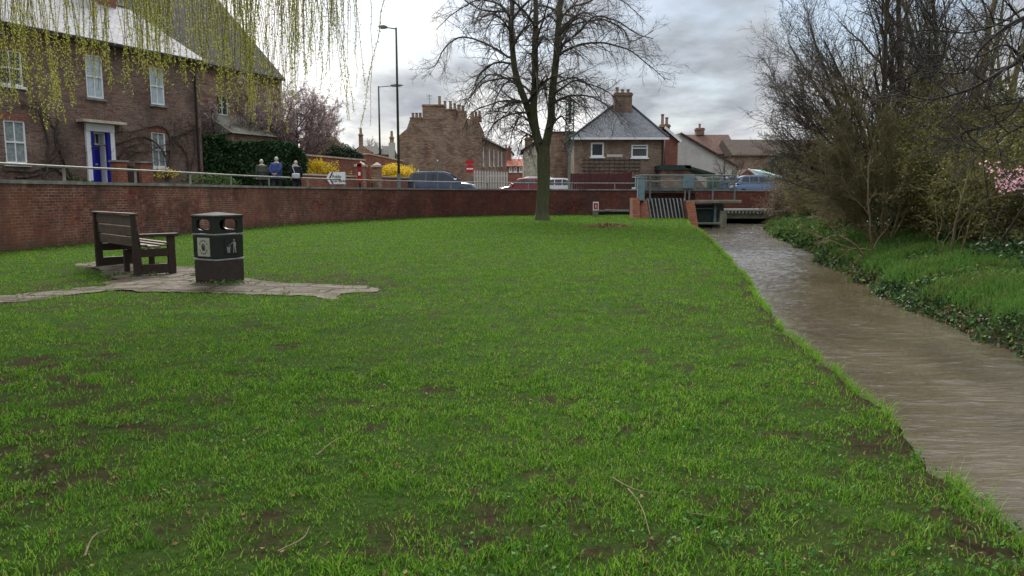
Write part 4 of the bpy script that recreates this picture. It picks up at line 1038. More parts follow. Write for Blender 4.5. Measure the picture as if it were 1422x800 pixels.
# street row running back from it
th = math.atan2(108 - 86, -.8 + 3.4)
rw = empty('terrace_row', (-3.35, 86, 1.45), th, 'brick terrace running back from the large gable, with tall pale windows', 'building')
def rh(px, py): s, z = plane_hit(px, py, -3.35, 86, th); return s, z - 1.45
Ln = 22; ops = []
for px in (671.5, 680, 686, 692, 697): s_, _ = rh(px, 220); ops.append((s_ - .55, s_ + .55, rh(px, 231)[1], rh(px, 204 + (px - 670) * .25)[1])); 
ops = [o for o in ops if o[0] > .1]
m = MB(); wall_open(m, 0, Ln, -.2, 6.5, ops); m.face([(0, 0, -.2), (0, 0, 6.5), (0, 4.5, 9), (0, 9, 6.5), (0, 9, -.2)]); m.face([(Ln, 0, -.2), (Ln, 9, -.2), (Ln, 9, 6.5), (Ln, 4.5, 9), (Ln, 0, 6.5)])
m.obj('wall', 'gable_brick', rw)
m = MB(); m.face([(-.1, -.3, 6.35), (Ln, -.3, 6.35), (Ln, 4.5, 9.1), (-.1, 4.5, 9.1)]); m.face([(-.1, 9.3, 6.35), (-.1, 4.5, 9.1), (Ln, 4.5, 9.1), (Ln, 9.3, 6.35)]); m.obj('roof', 'dark_slate', rw)
for o in ops: window(rw, *o, glass='sky_glass', fw=.16, sill='offwhite')
chimney(rw, 7, 4.5, 8.2, .9, 1.4, 2.0, 3, 'gable_brick', .7, 'y')
# chapel-like roofs left of the big gable
cr, X, Zf, Wd = front_box('stone_cottage', 96, 484, 552, 'grey roofed cottage with tall thin chimneys left of the large gable', 'house')
m = MB(); m.prism([(0, -.2), (Wd, -.2), (Wd, Zf(214)), (X(523), Zf(214)), (X(503), Zf(201)), (X(484), Zf(215))], 0, .5); m.box(.2, Wd, .5, 8, -.2, Zf(214)); m.obj('wall', 'gable_brick', cr)
m = MB(); m.prism([(-.2, Zf(216)), (8, Zf(216)), (4, Zf(200))], X(498), X(541), 'x'); m.obj('roof', 'dark_slate', cr)
MB().box(X(541), X(549), -.2, .4, -.1, Zf(198)).obj('white_end_wall', 'offwhite', cr)
for px, t_ in ((500.5, 184), (543.5, 188)):
    c_ = MB(); c_.box(X(px - 2.3), X(px + 2.3), .6, 1.3, Zf(216), Zf(t_ + 2)); c_.box(X(px - 2.9), X(px + 2.9), .5, 1.4, Zf(t_ + 3.5), Zf(t_ + 2)); c_ = c_.obj('chimney', 'gable_brick', cr)
    p = MB(); p.lathe((X(px), .95, Zf(t_ + 2)), [(.25, 0), (.18, .2), (.15, Zf(t_ - 7) - Zf(t_ + 2)), (.1, Zf(t_ - 7) - Zf(t_ + 2))], 8); p.obj('chimney_pot', 'chimney_pot', c_)
d_ = MB(); d_.prism([(X(520), Zf(214)), (X(527), Zf(214)), (X(527), Zf(205)), (X(523.5), Zf(197)), (X(520), Zf(205))], -.3, 3); d_.obj('dormer', 'offwhite', cr)
# far red roofed houses at the end of the street
rd, X, Zf, Wd = front_box('red_roof_house', 125, 702, 733, 'small far red brick house with red roof at the end of the street', 'house')
ops = [(X(a), X(a + 4.2), Zf(239), Zf(232)) for a in (707, 713.5, 721)]
m = MB(); wall_open(m, 0, Wd, -.2, Zf(231), ops); m.box(0, Wd, .3, 8, -.2, Zf(231)); m.obj('wall', 'red_brick', rd)
m = MB(); m.prism([(-.3, Zf(231)), (9, Zf(231)), (4.5, Zf(219))], 0, Wd, 'x'); m.obj('roof', 'red_tile', rd)
for o in ops: window(rd, *o, rail=False, mull=1, fw=.12)
chimney(rd, X(705), 4, Zf(222), 1.2, 1, 2.2, 2, 'red_brick', .5)
wt, X, Zf, Wd = front_box('white_gable_house', 140, 700, 712, 'tiny far white gable above the red roof', 'house')
m = MB(); m.prism([(0, 0), (Wd, 0), (Wd, Zf(214)), (Wd * .5, Zf(206)), (0, Zf(214))], 0, 6); m.obj('wall', 'white', wt)
m = MB(); m.bar((Wd * .5 - .05, 3, Zf(205.5)), (Wd + .2, 3, Zf(214.5)), 6.3, .3); m.bar((Wd * .5 + .05, 3, Zf(205.5)), (-.2, 3, Zf(214.5)), 6.3, .3); m.obj('roof', 'dark_tile', wt)
# pale stone building behind the tree trunk
ps, X, Zf, Wd = front_box('stone_house', 100, 727, 768, 'pale stone house half hidden behind the big tree trunk', 'house')
m = MB(); m.prism([(0, -.2), (Wd, -.2), (Wd, Zf(205)), (X(748), Zf(196)), (0, Zf(210))], 0, 8); m.obj('wall', 'stonewall', ps)
m = MB(); m.bar((X(748), 4, Zf(195)), (-.3, 4, Zf(210)), 8.4, .3); m.bar((X(748), 4, Zf(195)), (Wd + .3, 4, Zf(205)), 8.4, .3); m.obj('roof', 'dark_tile', ps)
chimney(ps, X(735), 4, Zf(208), 1.1, 1.1, 1.8, 2, 'gable_brick', .6)
bb, X, Zf, Wd = front_box('brick_house', 74, 764, 799, 'plain brown brick wing between the big tree and the cottage', 'house')
m = MB(); m.box(0, Wd, 0, 7, -.2, Zf(184)); m.obj('wall', 'gable_brick', bb)
MB().box(-.15, Wd, -.15, 7.1, Zf(184), Zf(182.5)).obj('roof', 'dark_tile', bb)
# small brick house behind the cherry
sb, X, Zf, Wd = front_box('brick_house', 62, 418, 452, 'small brick house with a white window behind the pinkish cherry', 'house')
ops = [(X(427), X(434), Zf(208), Zf(200))]
m = MB(); wall_open(m, 0, Wd, -.2, Zf(198), ops); m.box(0, Wd, .4, 6, -.2, Zf(198)); m.obj('wall', 'red_brick', sb)
m = MB(); m.prism([(-.3, Zf(198.5)), (6.3, Zf(198.5)), (3, Zf(186))], -.2, Wd + .2, 'x'); m.obj('roof', 'brown_tile', sb)
window(sb, *ops[0], rail=False, mull=1)
MB().cyl((X(424), -.1, 0), (X(424), -.1, Zf(198)), .08, n=8).obj('drainpipe', 'white', sb)

# ---- brick garden wall with coping behind the forsythia
def wall_seg(name, a, b, z0, z1, th_, mat, cap, label, cat='wall', capo=.06, ct_=.1):
    a = Vector(a); b = Vector(b); L = (b - a).length; rz_ = math.atan2(b.y - a.y, b.x - a.x)
    e = empty(name, (a.x, a.y, z0), rz_, label, cat)
    MB().box(0, L, 0, th_, 0, z1 - z0).obj('brickwork', mat, e)
    MB().box(-capo, L + capo, -capo, th_ + capo, z1 - z0 + .002, z1 - z0 + ct_).obj('coping', cap, e)
    return e
p0 = at(423, 214, 47); p1 = at(506, 217, 54); p2 = at(560, 223, 66)
wall_seg('garden_wall', (p0.x, 47), (p1.x, 54), 1.4, p0.z - .1, .35, 'red_brick', 'cream_stone', 'tall red brick garden wall with cream coping behind the smaller forsythia')
wall_seg('garden_wall', (p1.x + .3, 54.3), (p2.x, 66), 1.4, p2.z - .1, .35, 'red_brick', 'cream_stone', 'tall brick garden wall behind the longer forsythia, running to the large gable')
q0 = at(424, 241, 44.5); q1 = at(495, 242, 49.5)
wall_seg('low_wall', (q0.x, 44.5), (q1.x, 49.5), 1.4, q0.z - .1, .3, 'red_brick', 'cream_stone', 'low brick wall with cream coping in front of the smaller forsythia')
q2 = at(526, 244, 53); q3 = at(600, 246, 62)
wall_seg('low_wall', (q2.x, 53), (q3.x, 62), 1.4, q2.z - .1, .3, 'red_brick', 'cream_stone', 'low brick wall with cream coping in front of the longer forsythia')
def pier(px0, px1, pyt, D, lab, mat='gable_brick'):
    a, b = at(px0, pyt, D), at(px1, pyt, D); w = b.x - a.x
    e = empty('gate_pier', ((a.x + b.x) / 2, D, 1.45), 0, lab, 'gate pier', 'brick gate piers')
    MB().box(-w / 2, w / 2, 0, w, 0, a.z - 1.45 - .35).obj('pier', mat, e)
    c_ = MB(); h_ = a.z - 1.45 - .35; c_.box(-w / 2 - .1, w / 2 + .1, -.1, w + .1, h_ + .002, h_ + .14)
    for k in range(4):
        a0, a1 = k * math.pi / 2 + math.pi / 4, (k + 1) * math.pi / 2 + math.pi / 4; rr = w * .72
        c_.face([(rr * math.cos(a0), w / 2 + rr * math.sin(a0), h_ + .14), (rr * math.cos(a1), w / 2 + rr * math.sin(a1), h_ + .14), (0, w / 2, h_ + .36)])
    c_.obj('cap', 'cream_stone', e)
pier(494, 506, 224, 50.5, 'brick gate pier with pale cap behind the red post box')
pier(517, 528, 225, 52, 'second brick gate pier with pale cap, left of the longer forsythia')

# dark red garden fence in front of the cottage
p0 = at(792, 241, 62.5); p1 = at(872, 243, 62.5)
fe = empty('board_fence', (p0.x, 62.5, 1.45), 0, 'dark red stained board fence in front of the cottage', 'fence')
L = p1.x - p0.x; hgt = p0.z - 1.45; m = MB(); n = int(L / .18)
for k in range(n): m.box(k * L / n, (k + 1) * L / n - .012, 0, .025 + .01 * (k % 2), 0, hgt + rng.uniform(-.02, .02))
m.obj('boards', 'dark_red_wood', fe)
for k in range(4): MB().box(k * L / 3 - .06, k * L / 3 + .06, .045, .16, 0, hgt + .08).obj('post', 'dark_red_wood', fe)
gs = empty('lean_to', (at(843, 240, 63.5).x, 63.5, 1.45), 0, 'small dark red lean-to store against the cottage wall', 'outbuilding')
k_ = 66 / 1040 * 1.0
m = MB(); m.prism([(0, 0), (1.0, 0), (1.0, 1.85), (0, 1.35)], 0, 2.4); m.prism([(1.06, 0), (2.1, 0), (2.1, 2.2), (1.06, 1.3)], 0, 2.4); m.obj('boards', 'dark_red_wood', gs)
MB().bar((-1.9, 1.2, 1.2), (.1, 1.2, 1.45), 2.6, .09).obj('roof', 'dark_tile', gs)
# white pale fence
p0 = at(659, 238, 66); p1 = at(704, 240, 66)
wf = empty('picket_fence', (p0.x, 66, 1.45), 0, 'pale grey fence of tall round topped pales beyond the parked cars', 'fence')
L = p1.x - p0.x
for k in range(13):
    x = k * L / 12; m = MB(); w_ = .085 if k % 3 else .07; zt = 2.25 - k * .012
    m.prism([(x - w_, 0), (x + w_, 0), (x + w_, zt - .12), (x + w_ * .5, zt), (x - w_ * .5, zt), (x - w_, zt - .12)], 0, .03); m.obj('pale', 'offwhite', wf)
m = MB()
for z in (.5, 1.7): m.box(-.1, L + .1, .035, .1, z, z + .1)
m.obj('cross_rails', 'offwhite', wf)
# ------------------------------------------------------------------ trash screen, platform, sluice
def zof(py, D): return at(900, py, D).z
D = 51.0
scr = empty('trash_screen', at(924, 300, D), 0, 'slanted grey metal trash screen between two orange brick piers by the stream', 'trash screen')
S0 = Vector(scr.location)
def sl(px, py, D_, dz=0): p = at(px, py, D_); return (p.x - S0.x, p.y - S0.y, p.z - S0.z + dz)
nb = 11
for k in range(nb):
    px = 899.5 + k * 5.05
    a = Vector(sl(px, 276, 51.3)); b = Vector(sl(px + 7.2, 318, 50.2))
    m = MB(); m.bar(a, b, .07, .13, up=(0, 1, 0)); m.cyl(a + Vector((0, -.07, -.02)), a + Vector((0, .10, -.02)), .065, n=10); m.obj('bar', 'galv', scr)
m = MB()
for py in (281, 289, 303): 
    f = (py - 276) / 42; m.bar(sl(897 + f * 7, py, 51.45 - f * 1.1), sl(953 + f * 7, py, 51.45 - f * 1.1), .07, .1)
m.obj('cross_bars', 'dark_steel', scr)
m = MB(); m.face([sl(893, 268, 53), sl(965, 268, 53), sl(968, 320, 52.5), sl(896, 320, 52.5)]); m.obj('back_plate', 'house_brick', scr)
def slant_pier(pt, pb, label, mat='pier_brick', Db=50.3, dep=2.0):
    """top (px0,px1,py) and bottom (px0,px1,py) of the near face"""
    e = empty('brick_pier', at((pb[0] + pb[1]) / 2, pb[2], Db), 0, label, 'brick pier', 'orange brick piers of the screen')
    L0 = Vector(e.location); q = lambda px, py, D_: Vector(at(px, py, D_)) - L0
    T = [q(pt[0], pt[2], Db + .6), q(pt[1], pt[2], Db + .6)]; B = [q(pb[0], pb[2], Db), q(pb[1], pb[2], Db)]
    off_ = Vector((0, dep, 0)); m = MB()
    m.face([B[0], B[1], T[1], T[0]]); m.face([T[0], T[1], T[1] + off_, T[0] + off_]); m.face([B[1], B[1] + off_, T[1] + off_, T[1]]); m.face([B[0] + off_, B[0], T[0], T[0] + off_])
    m.face([B[1] + off_, B[0] + off_, T[0] + off_, T[1] + off_]); m.obj('brickwork', mat, e); return e
slant_pier((889, 898, 277), (889, 905, 316), 'slanting red brick pier at the left end of the trash screen', 'red_brick')
slant_pier((878.5, 888.5, 275), (878.5, 888.5, 306), 'upright orange brick pier beside the grey cabinet', 'pier_brick', 50.0, 1.2)
slant_pier((952.5, 964.5, 279), (957.5, 970, 317), 'slanting orange brick pier between the trash screen and the sluice', 'pier_brick', 49.6, 2.2)
# control cabinet
e = empty('control_cabinet', at(890.5, 279, 50.6), 0, 'tall narrow blue grey metal cabinet at the left end of the platform', 'cabinet')
w_ = at(895, 262, 50.6).x - at(886, 262, 50.6).x; hh = zof(247, 50.6) - zof(279, 50.6)
MB().box(-w_ / 2, w_ / 2, 0, .5, 0, hh).obj('body', 'cabinet', e, bevel=.015); MB().box(-w_ / 2 + .04, w_ / 2 - .04, -.025, -.002, .06, hh - .06).obj('door', 'cabinet', e, bevel=.008)
MB().box(-w_ / 2 - .03, w_ / 2 + .03, -.04, .53, hh + .001, hh + .05).obj('lid', 'cabinet', e, bevel=.01)
# platform
Dp = 51.6
plat = empty('steel_platform', at(955, 262, Dp), 0, 'raised grey green steel walkway with mesh railings above the trash screen', 'platform')
S0 = Vector(plat.location)
zt = zof(243.5, Dp) - S0.z; x_ = lambda px, d=0: at(px, 262, Dp + d).x - S0.x
deck = MB(); deck.box(x_(887), x_(1024), 0, 1.5, -.06, .06); deck.box(x_(887), x_(1024), -.05, -.001, -.14, .07); deck.obj('deck', 'green_steel', plat)
for px in (889, 902.5, 951, 957, 989.5, 1020):
    m = MB(); m.box(x_(px) - .055, x_(px) + .055, -.10, -.052, zof(281, Dp) - S0.z, .0); m.box(x_(px) - .04, x_(px) + .04, -.11, -.052, .0, zt); m.obj('post', 'galv', plat)
    MB().box(x_(px) - .035, x_(px) + .035, 1.4, 1.47, .06, zt).obj('post', 'galv', plat)
for yy_ in (-.09, 1.42):
    m = MB()
    for z in (zt, zt * .55): m.cyl((x_(887), yy_, z), (x_(1022), yy_, z), .035, n=8)
    m.obj('handrail', 'galv', plat)
for a_, b_ in ((903.5, 950), (958, 989), (990.5, 1019)):
    m = MB(); n = 14
    for k in range(n + 1): x = x_(a_) + (x_(b_) - x_(a_)) * k / n; m.box(x - .008, x + .008, -.085, -.075, .10, zt - .04)
    for k in range(7): z = .1 + (zt - .16) * k / 6; m.box(x_(a_), x_(b_), -.095, -.087, z - .008, z + .008)
    m.obj('mesh_panel', 'green_steel', plat)
m = MB(); m.box(x_(948), x_(963), -.18, -.12, .02, zt - .03)
for k in range(6): m.box(x_(949.5) + k * .12, x_(949.5) + k * .12 + .03, -.21, -.185, .06, zt - .08)
m.obj('sheet_panel', 'cabinet', plat)
mm = empty('hoist_cabinet', at(983, 262, Dp + .6), 0, 'square moss green steel box standing on the walkway near the blue car', 'cabinet')
w2 = at(998, 262, Dp).x - at(979, 262, Dp).x
MB().box(-w2 * .15, w2 * .85, -.3, .4, .06, zof(246, Dp) - zof(262, Dp)).obj('body', 'concrete', mm, bevel=.02)
MB().box(w2 * .1, w2 * .55, -.33, -.302, .15, .6).obj('door', 'green_steel', mm, bevel=.01)
# lower concrete deck and sluice
sg = empty('sluice_gate', at(985, 308, 51.5), 0, 'dark green sluice gate under a mossy concrete deck beside the bridge arch', 'sluice')
S0 = Vector(sg.location); q = lambda px, py, D_=51.5: (at(px, py, D_).x - S0.x, at(px, py, D_).z - S0.z)
def qbox(name, mat, a, b, y0, y1, bev=0):
    (xa, za), (xb, zb_) = q(*a), q(*b); MB().box(min(xa, xb), max(xa, xb), y0, y1, min(za, zb_), max(za, zb_)).obj(name, mat, sg, bevel=bev)
qbox('deck', 'concrete', (959, 282), (1028, 278), -.35, 1.6, .02)
qbox('gate_plate', 'dark_steel', (964, 320), (993, 284), .35, .45)
qbox('gate_frame', 'green_steel', (991, 320), (995.5, 283), .05, .5)
qbox('side_wall', 'green_steel', (996, 320), (1008.5, 283), .5, 1.2)
qbox('pillar', 'concrete', (998.5, 320), (1009, 293), -.1, .48, .02)
qbox('sill_beam', 'concrete', (963, 311.5), (998, 308.8), -.3, .3, .02)
qbox('cross_beam', 'green_steel', (966, 290.5), (991, 289), .1, .2)
# bridge beam, pale ledge and dark opening
bs = empty('road_bridge', at(1035, 300, 57.5), 0, 'low concrete road bridge with dark opening where the stream comes through', 'bridge')
S0 = Vector(bs.location); q = lambda px, py, D_=57.5: (at(px, py, D_).x - S0.x, at(px, py, D_).z - S0.z)
def qb(name, mat, a, b, y0, y1, bev=0, par=None):
    (xa, za), (xb, zb_) = q(*a), q(*b); return MB().box(min(xa, xb), max(xa, xb), y0, y1, min(za, zb_), max(za, zb_)).obj(name, mat, par or bs, bevel=bev)
qb('stone_ledge', 'stone', (1008, 293.5), (1080, 290.5), .3, 3.4, .03)
qb('beam', 'concrete', (1000, 304), (1085, 294.5), .6, 3.6, .03)
qb('dark_backing', 'black', (940, 325), (1090, 262 + 26), 4.6, 4.8)  # black plate stands in for the shade inside the bridge opening
for px in range(1012, 1080, 5): qb('stone_corbel', 'stone', (px, 296.4), (px + 2.6, 293.8), .25, .58)
lg = empty('stone_ledge', at(855, 293, 58.0), 0, 'pale weathered stone ledge along the foot of the wall beside the marker post', 'ledge')
S0 = Vector(lg.location); a_, b_ = at(832.5, 291, 58).x - S0.x, at(878, 291, 58).x - S0.x
m = MB(); k = a_
while k < b_ - .3:
    w_ = rng.uniform(.3, .6); m.box(k, min(k + w_ - .03, b_), .0 + rng.uniform(0, .05), .7, -.02 + rng.uniform(-.02, .02), .10 + rng.uniform(-.04, .03)); k += w_
m.obj('stones', 'stone', lg); MB().box(a_, b_, .2, .7, -.5, -.085).obj('shade_block', 'black', lg)  # black block paints the dark hollow under the stones
# small marker post
mk = empty('marker_post', atz(827, 301, 0), 0, 'short white marker post with red panel and number at the foot of the wall', 'post')
Dm = mk.location.y; s = Dm / 1040
MB().box(-.19, .19, -.06, .10, 0, 1.02).obj('post', 'concrete', mk, bevel=.03)
MB().box(-.21, .21, -.09, -.062, .44, 1.06).obj('plate', 'white', mk, bevel=.02); 
MB().box(-.15, .15, -.10, -.092, .54, .98).obj('red_panel', 'sign_red', mk)
MB().box(-.02, .03, -.108, -.102, .62, .88).obj('numeral', 'white', mk)
# molehill-like bare patch
p = atz(843, 316, 0); P_ = []
for k in range(700):
    r_ = abs(rng.gauss(0, .45)); t_ = rng.random() * 6.28; P_.append((p.x + 2.0 * r_ * math.cos(t_), p.y + r_ * 1.2 * math.sin(t_), .02 + .14 * max(0, 1 - r_)))
tag(link('leaf_litter', leaf_mesh('ll', P_, .10, .07), 'dead_leaf'), 'dark patch of soil and dead leaves on the lawn near the tree', 'leaves', kind='stuff')

# ------------------------------------------------------------------ lamp posts and signs
def lamp(px, ytop, D, armpx, label, ybase=None):
    b = at(px, 250, D); top = at(px, ytop, D).z
    e = empty('street_lamp', (b.x, D, 1.45), 0, label, 'street lamp', 'street lamps beyond the wall')
    H = top - 1.45; k = D / 1040
    m = MB(); m.cyl((0, 0, 0), (0, 0, 1.5), .14, .13, 12); m.cyl((0, 0, 1.5), (0, 0, 1.56), .13, .095, 12, False); m.cyl((0, 0, 1.56), (0, 0, H), .095, .065, 12); m.obj('pole', 'galv', e, smooth=True)
    ax_ = armpx * k
    MB().cyl((0, 0, H - .08), (ax_ * .55, 0, H + .02), .045, .04, 8).obj('arm', 'galv', e)
    s_ = math.copysign(1, ax_); a0 = ax_ * .5
    m = MB(); m.prism([(a0, H - .03), (a0, H + .10), (a0 + (ax_ - a0) * .4, H + .16), (ax_, H + .10), (ax_, H + .05), (a0 + (ax_ - a0) * .5, H - .05)], -.14, .14)
    hd_ = m.obj('lamp_head', 'galv', e, bevel=.02)
    MB().box(min(a0, ax_) + .12, max(a0, ax_) - .12, -.10, .10, H - .075, H - .045).obj('lens', 'clear_lens', hd_)
    return e
l1 = lamp(554, 38.5, 51.5, -24, 'tall grey street lamp with its head pointing left')
l2 = lamp(528.5, 119.5, 66, 33, 'shorter farther street lamp with a long arm pointing right')
def text(par, name, s_, size, loc, mat, rz=0, bold=False):
    cu = bpy.data.curves.new(name, 'FONT'); cu.body = s_; cu.size = size; cu.extrude = .004; cu.align_x = 'LEFT'
    if bold: cu.offset = size * .02
    o = bpy.data.objects.new(name, cu); cu.materials.append(MAT[mat]); COL.objects.link(o); dg = bpy.context.evaluated_depsgraph_get(); me = bpy.data.meshes.new_from_object(o.evaluated_get(dg)); bpy.data.objects.remove(o)
    o = bpy.data.objects.new(name, me); COL.objects.link(o); o.parent = par; o.location = loc; o.rotation_euler = (R(90), 0, rz); return o
D = 44.2; a, b = at(453, 239, D), at(480.5, 254.5, D)
sg2 = empty('direction_sign', ((a.x + b.x) / 2, D, 1.45), 0, 'white direction sign with a black chevron and two lines of black lettering', 'sign')
w_ = (b.x - a.x) / 2; z0, z1 = b.z - 1.45 - .05, a.z - 1.45
m = MB(); m.prism([(-w_, (z0 + z1) / 2), (-w_ * .62, z1), (w_, z1), (w_, z0), (-w_ * .62, z0)], -.03, -.005); m.obj('panel', 'white', sg2)
m = MB(); ym = -.036
def chev(xo, wd): m.face([(xo, ym, (z0 + z1) / 2), (xo + wd, ym, (z0 + z1) / 2), (xo + wd + .17, ym, z1 - .02), (xo + .17, ym, z1 - .02)]); m.face([(xo, ym, (z0 + z1) / 2), (xo + .17, ym, z0 + .02), (xo + wd + .17, ym, z0 + .02), (xo + wd, ym, (z0 + z1) / 2)])
chev(-w_ * .72, .09); m.obj('chevron', 'ink', sg2)
text(sg2, 'lettering', 'Public', .22, (-w_ * .38, -.034, z0 + .36), 'ink', bold=True); text(sg2, 'lettering', 'Car Parks', .20, (-w_ * .38, -.034, z0 + .12), 'ink', bold=True)
m = MB(); m.face([(w_ - .025, ym, z0 + .02), (w_ - .01, ym, z0 + .02), (w_ - .01, ym, z1 - .02), (w_ - .025, ym, z1 - .02)]); m.obj('border', 'ink', sg2)
for x in (-w_ * .3, w_ * .7): MB().cyl((x, .03, 0), (x, .03, z1 + .02), .035, n=8).obj('post', 'galv', sg2)
# post box set at the gate pier
D = 49.0; a, b = at(496.8, 225.5, D), at(503.5, 247, D)
pb = empty('post_box', ((a.x + b.x) / 2, D, 1.45), 0, 'small red post box on its stand in front of the brick gate pier', 'post box')
w_ = (b.x - a.x) / 2; z0, z1 = b.z - 1.45, a.z - 1.45
MB().box(-w_, w_, -.3, 0, z0 - .35, z1 - .42).obj('body', 'red_paint', pb, bevel=.02)
m = MB(); m.box(-w_, w_, -.3, 0, z1 - .41, z1 - .14); m.cyl((0, -.3, z1 - .15), (0, 0, z1 - .15), w_, n=16); m.obj('hood', 'red_paint', pb)
MB().box(-w_ * .7, w_ * .7, -.316, -.302, z1 - .30, z1 - .25).obj('slot', 'black', pb); MB().box(-w_ * .5, w_ * .5, -.312, -.302, z0 + .15, z0 + .36).obj('notice', 'white', pb)
MB().box(-.06, .06, -.2, -.08, 0, z0 - .36).obj('stand', 'black', pb)
# no-entry sign (shown to oncoming traffic: red disc with a white bar) with its round companion behind
D = 64; c0 = at(652.5, 234.5, D)
ne = empty('road_sign', (c0.x, D, 1.45), 0, 'round red no entry sign with a white bar beyond the silver grey car', 'sign')
zc_ = c0.z - 1.45
MB().cyl((0, .04, 0), (0, .04, zc_ + .75), .04, n=8).obj('pole', 'galv', ne)
MB().cyl((0, -.02, zc_), (0, 0, zc_), .37, n=28).obj('disc', 'sign_red', ne); MB().box(-.28, .28, -.032, -.023, zc_ - .06, zc_ + .06).obj('bar', 'white', ne)
m = MB(); m.prism([(-.34, zc_ + .42), (.34, zc_ + .42), (.34, zc_ + .72), (-.34, zc_ + .72)], -.015, .0); m.obj('plate', 'sign_red', ne)
D = 56.5; c0 = at(607.5, 224, D); bo = empty('bollard_pole', (c0.x, D, 1.45), 0, 'thin grey pole rising behind the silver grey car', 'pole')
MB().cyl((0, 0, 0), (0, 0, c0.z - 1.45), .035, n=8).obj('pole', 'galv', bo); MB().cyl((0, 0, c0.z - 1.449), (0, 0, c0.z - 1.33), .06, .05, n=8).obj('cap', 'white', bo)
# lattice mast
D = 61; c0 = at(790.5, 250, D); mt = empty('lattice_mast', (c0.x, D, 1.45), 0, 'grey steel mast with a lattice upper section beside the cottage', 'mast')
zA, zB = at(790, 216, D).z - 1.45, at(790, 140, D).z - 1.45; k = D / 1040
MB().cyl((0, 0, 0), (0, 0, zA), .10, n=10).obj('pole', 'galv', mt)
m = MB(); r_ = 5.2 * k
L4 = [(-r_, -r_), (r_, -r_), (r_, r_), (-r_, r_)]
f_ = lambda z: 1.0 if z > zA + 1.2 else .25 + .75 * (z - zA) / 1.2
zs = np.linspace(zA, zB, 15)
for z0, z1 in zip(zs, zs[1:]):
    for j in range(4):
        p, q_ = L4[j], L4[(j + 1) % 4]
        m.bar((p[0] * f_(z0), p[1] * f_(z0), z0), (p[0] * f_(z1), p[1] * f_(z1), z1), .05); m.bar((p[0] * f_(z0), p[1] * f_(z0), z0), (q_[0] * f_(z1), q_[1] * f_(z1), z1), .035); m.bar((q_[0] * f_(z0), q_[1] * f_(z0), z0), (p[0] * f_(z1), p[1] * f_(z1), z1), .035)
m.obj('lattice', 'green_steel', mt)
m = MB(); m.cyl((0, 0, zB - 1.8), (0, 0, zB + .3), .12, n=8); m.box(-r_ * .9, r_ * .9, -r_ * .9, r_ * .9, zB - .02, zB + .06); m.obj('core', 'galv', mt)

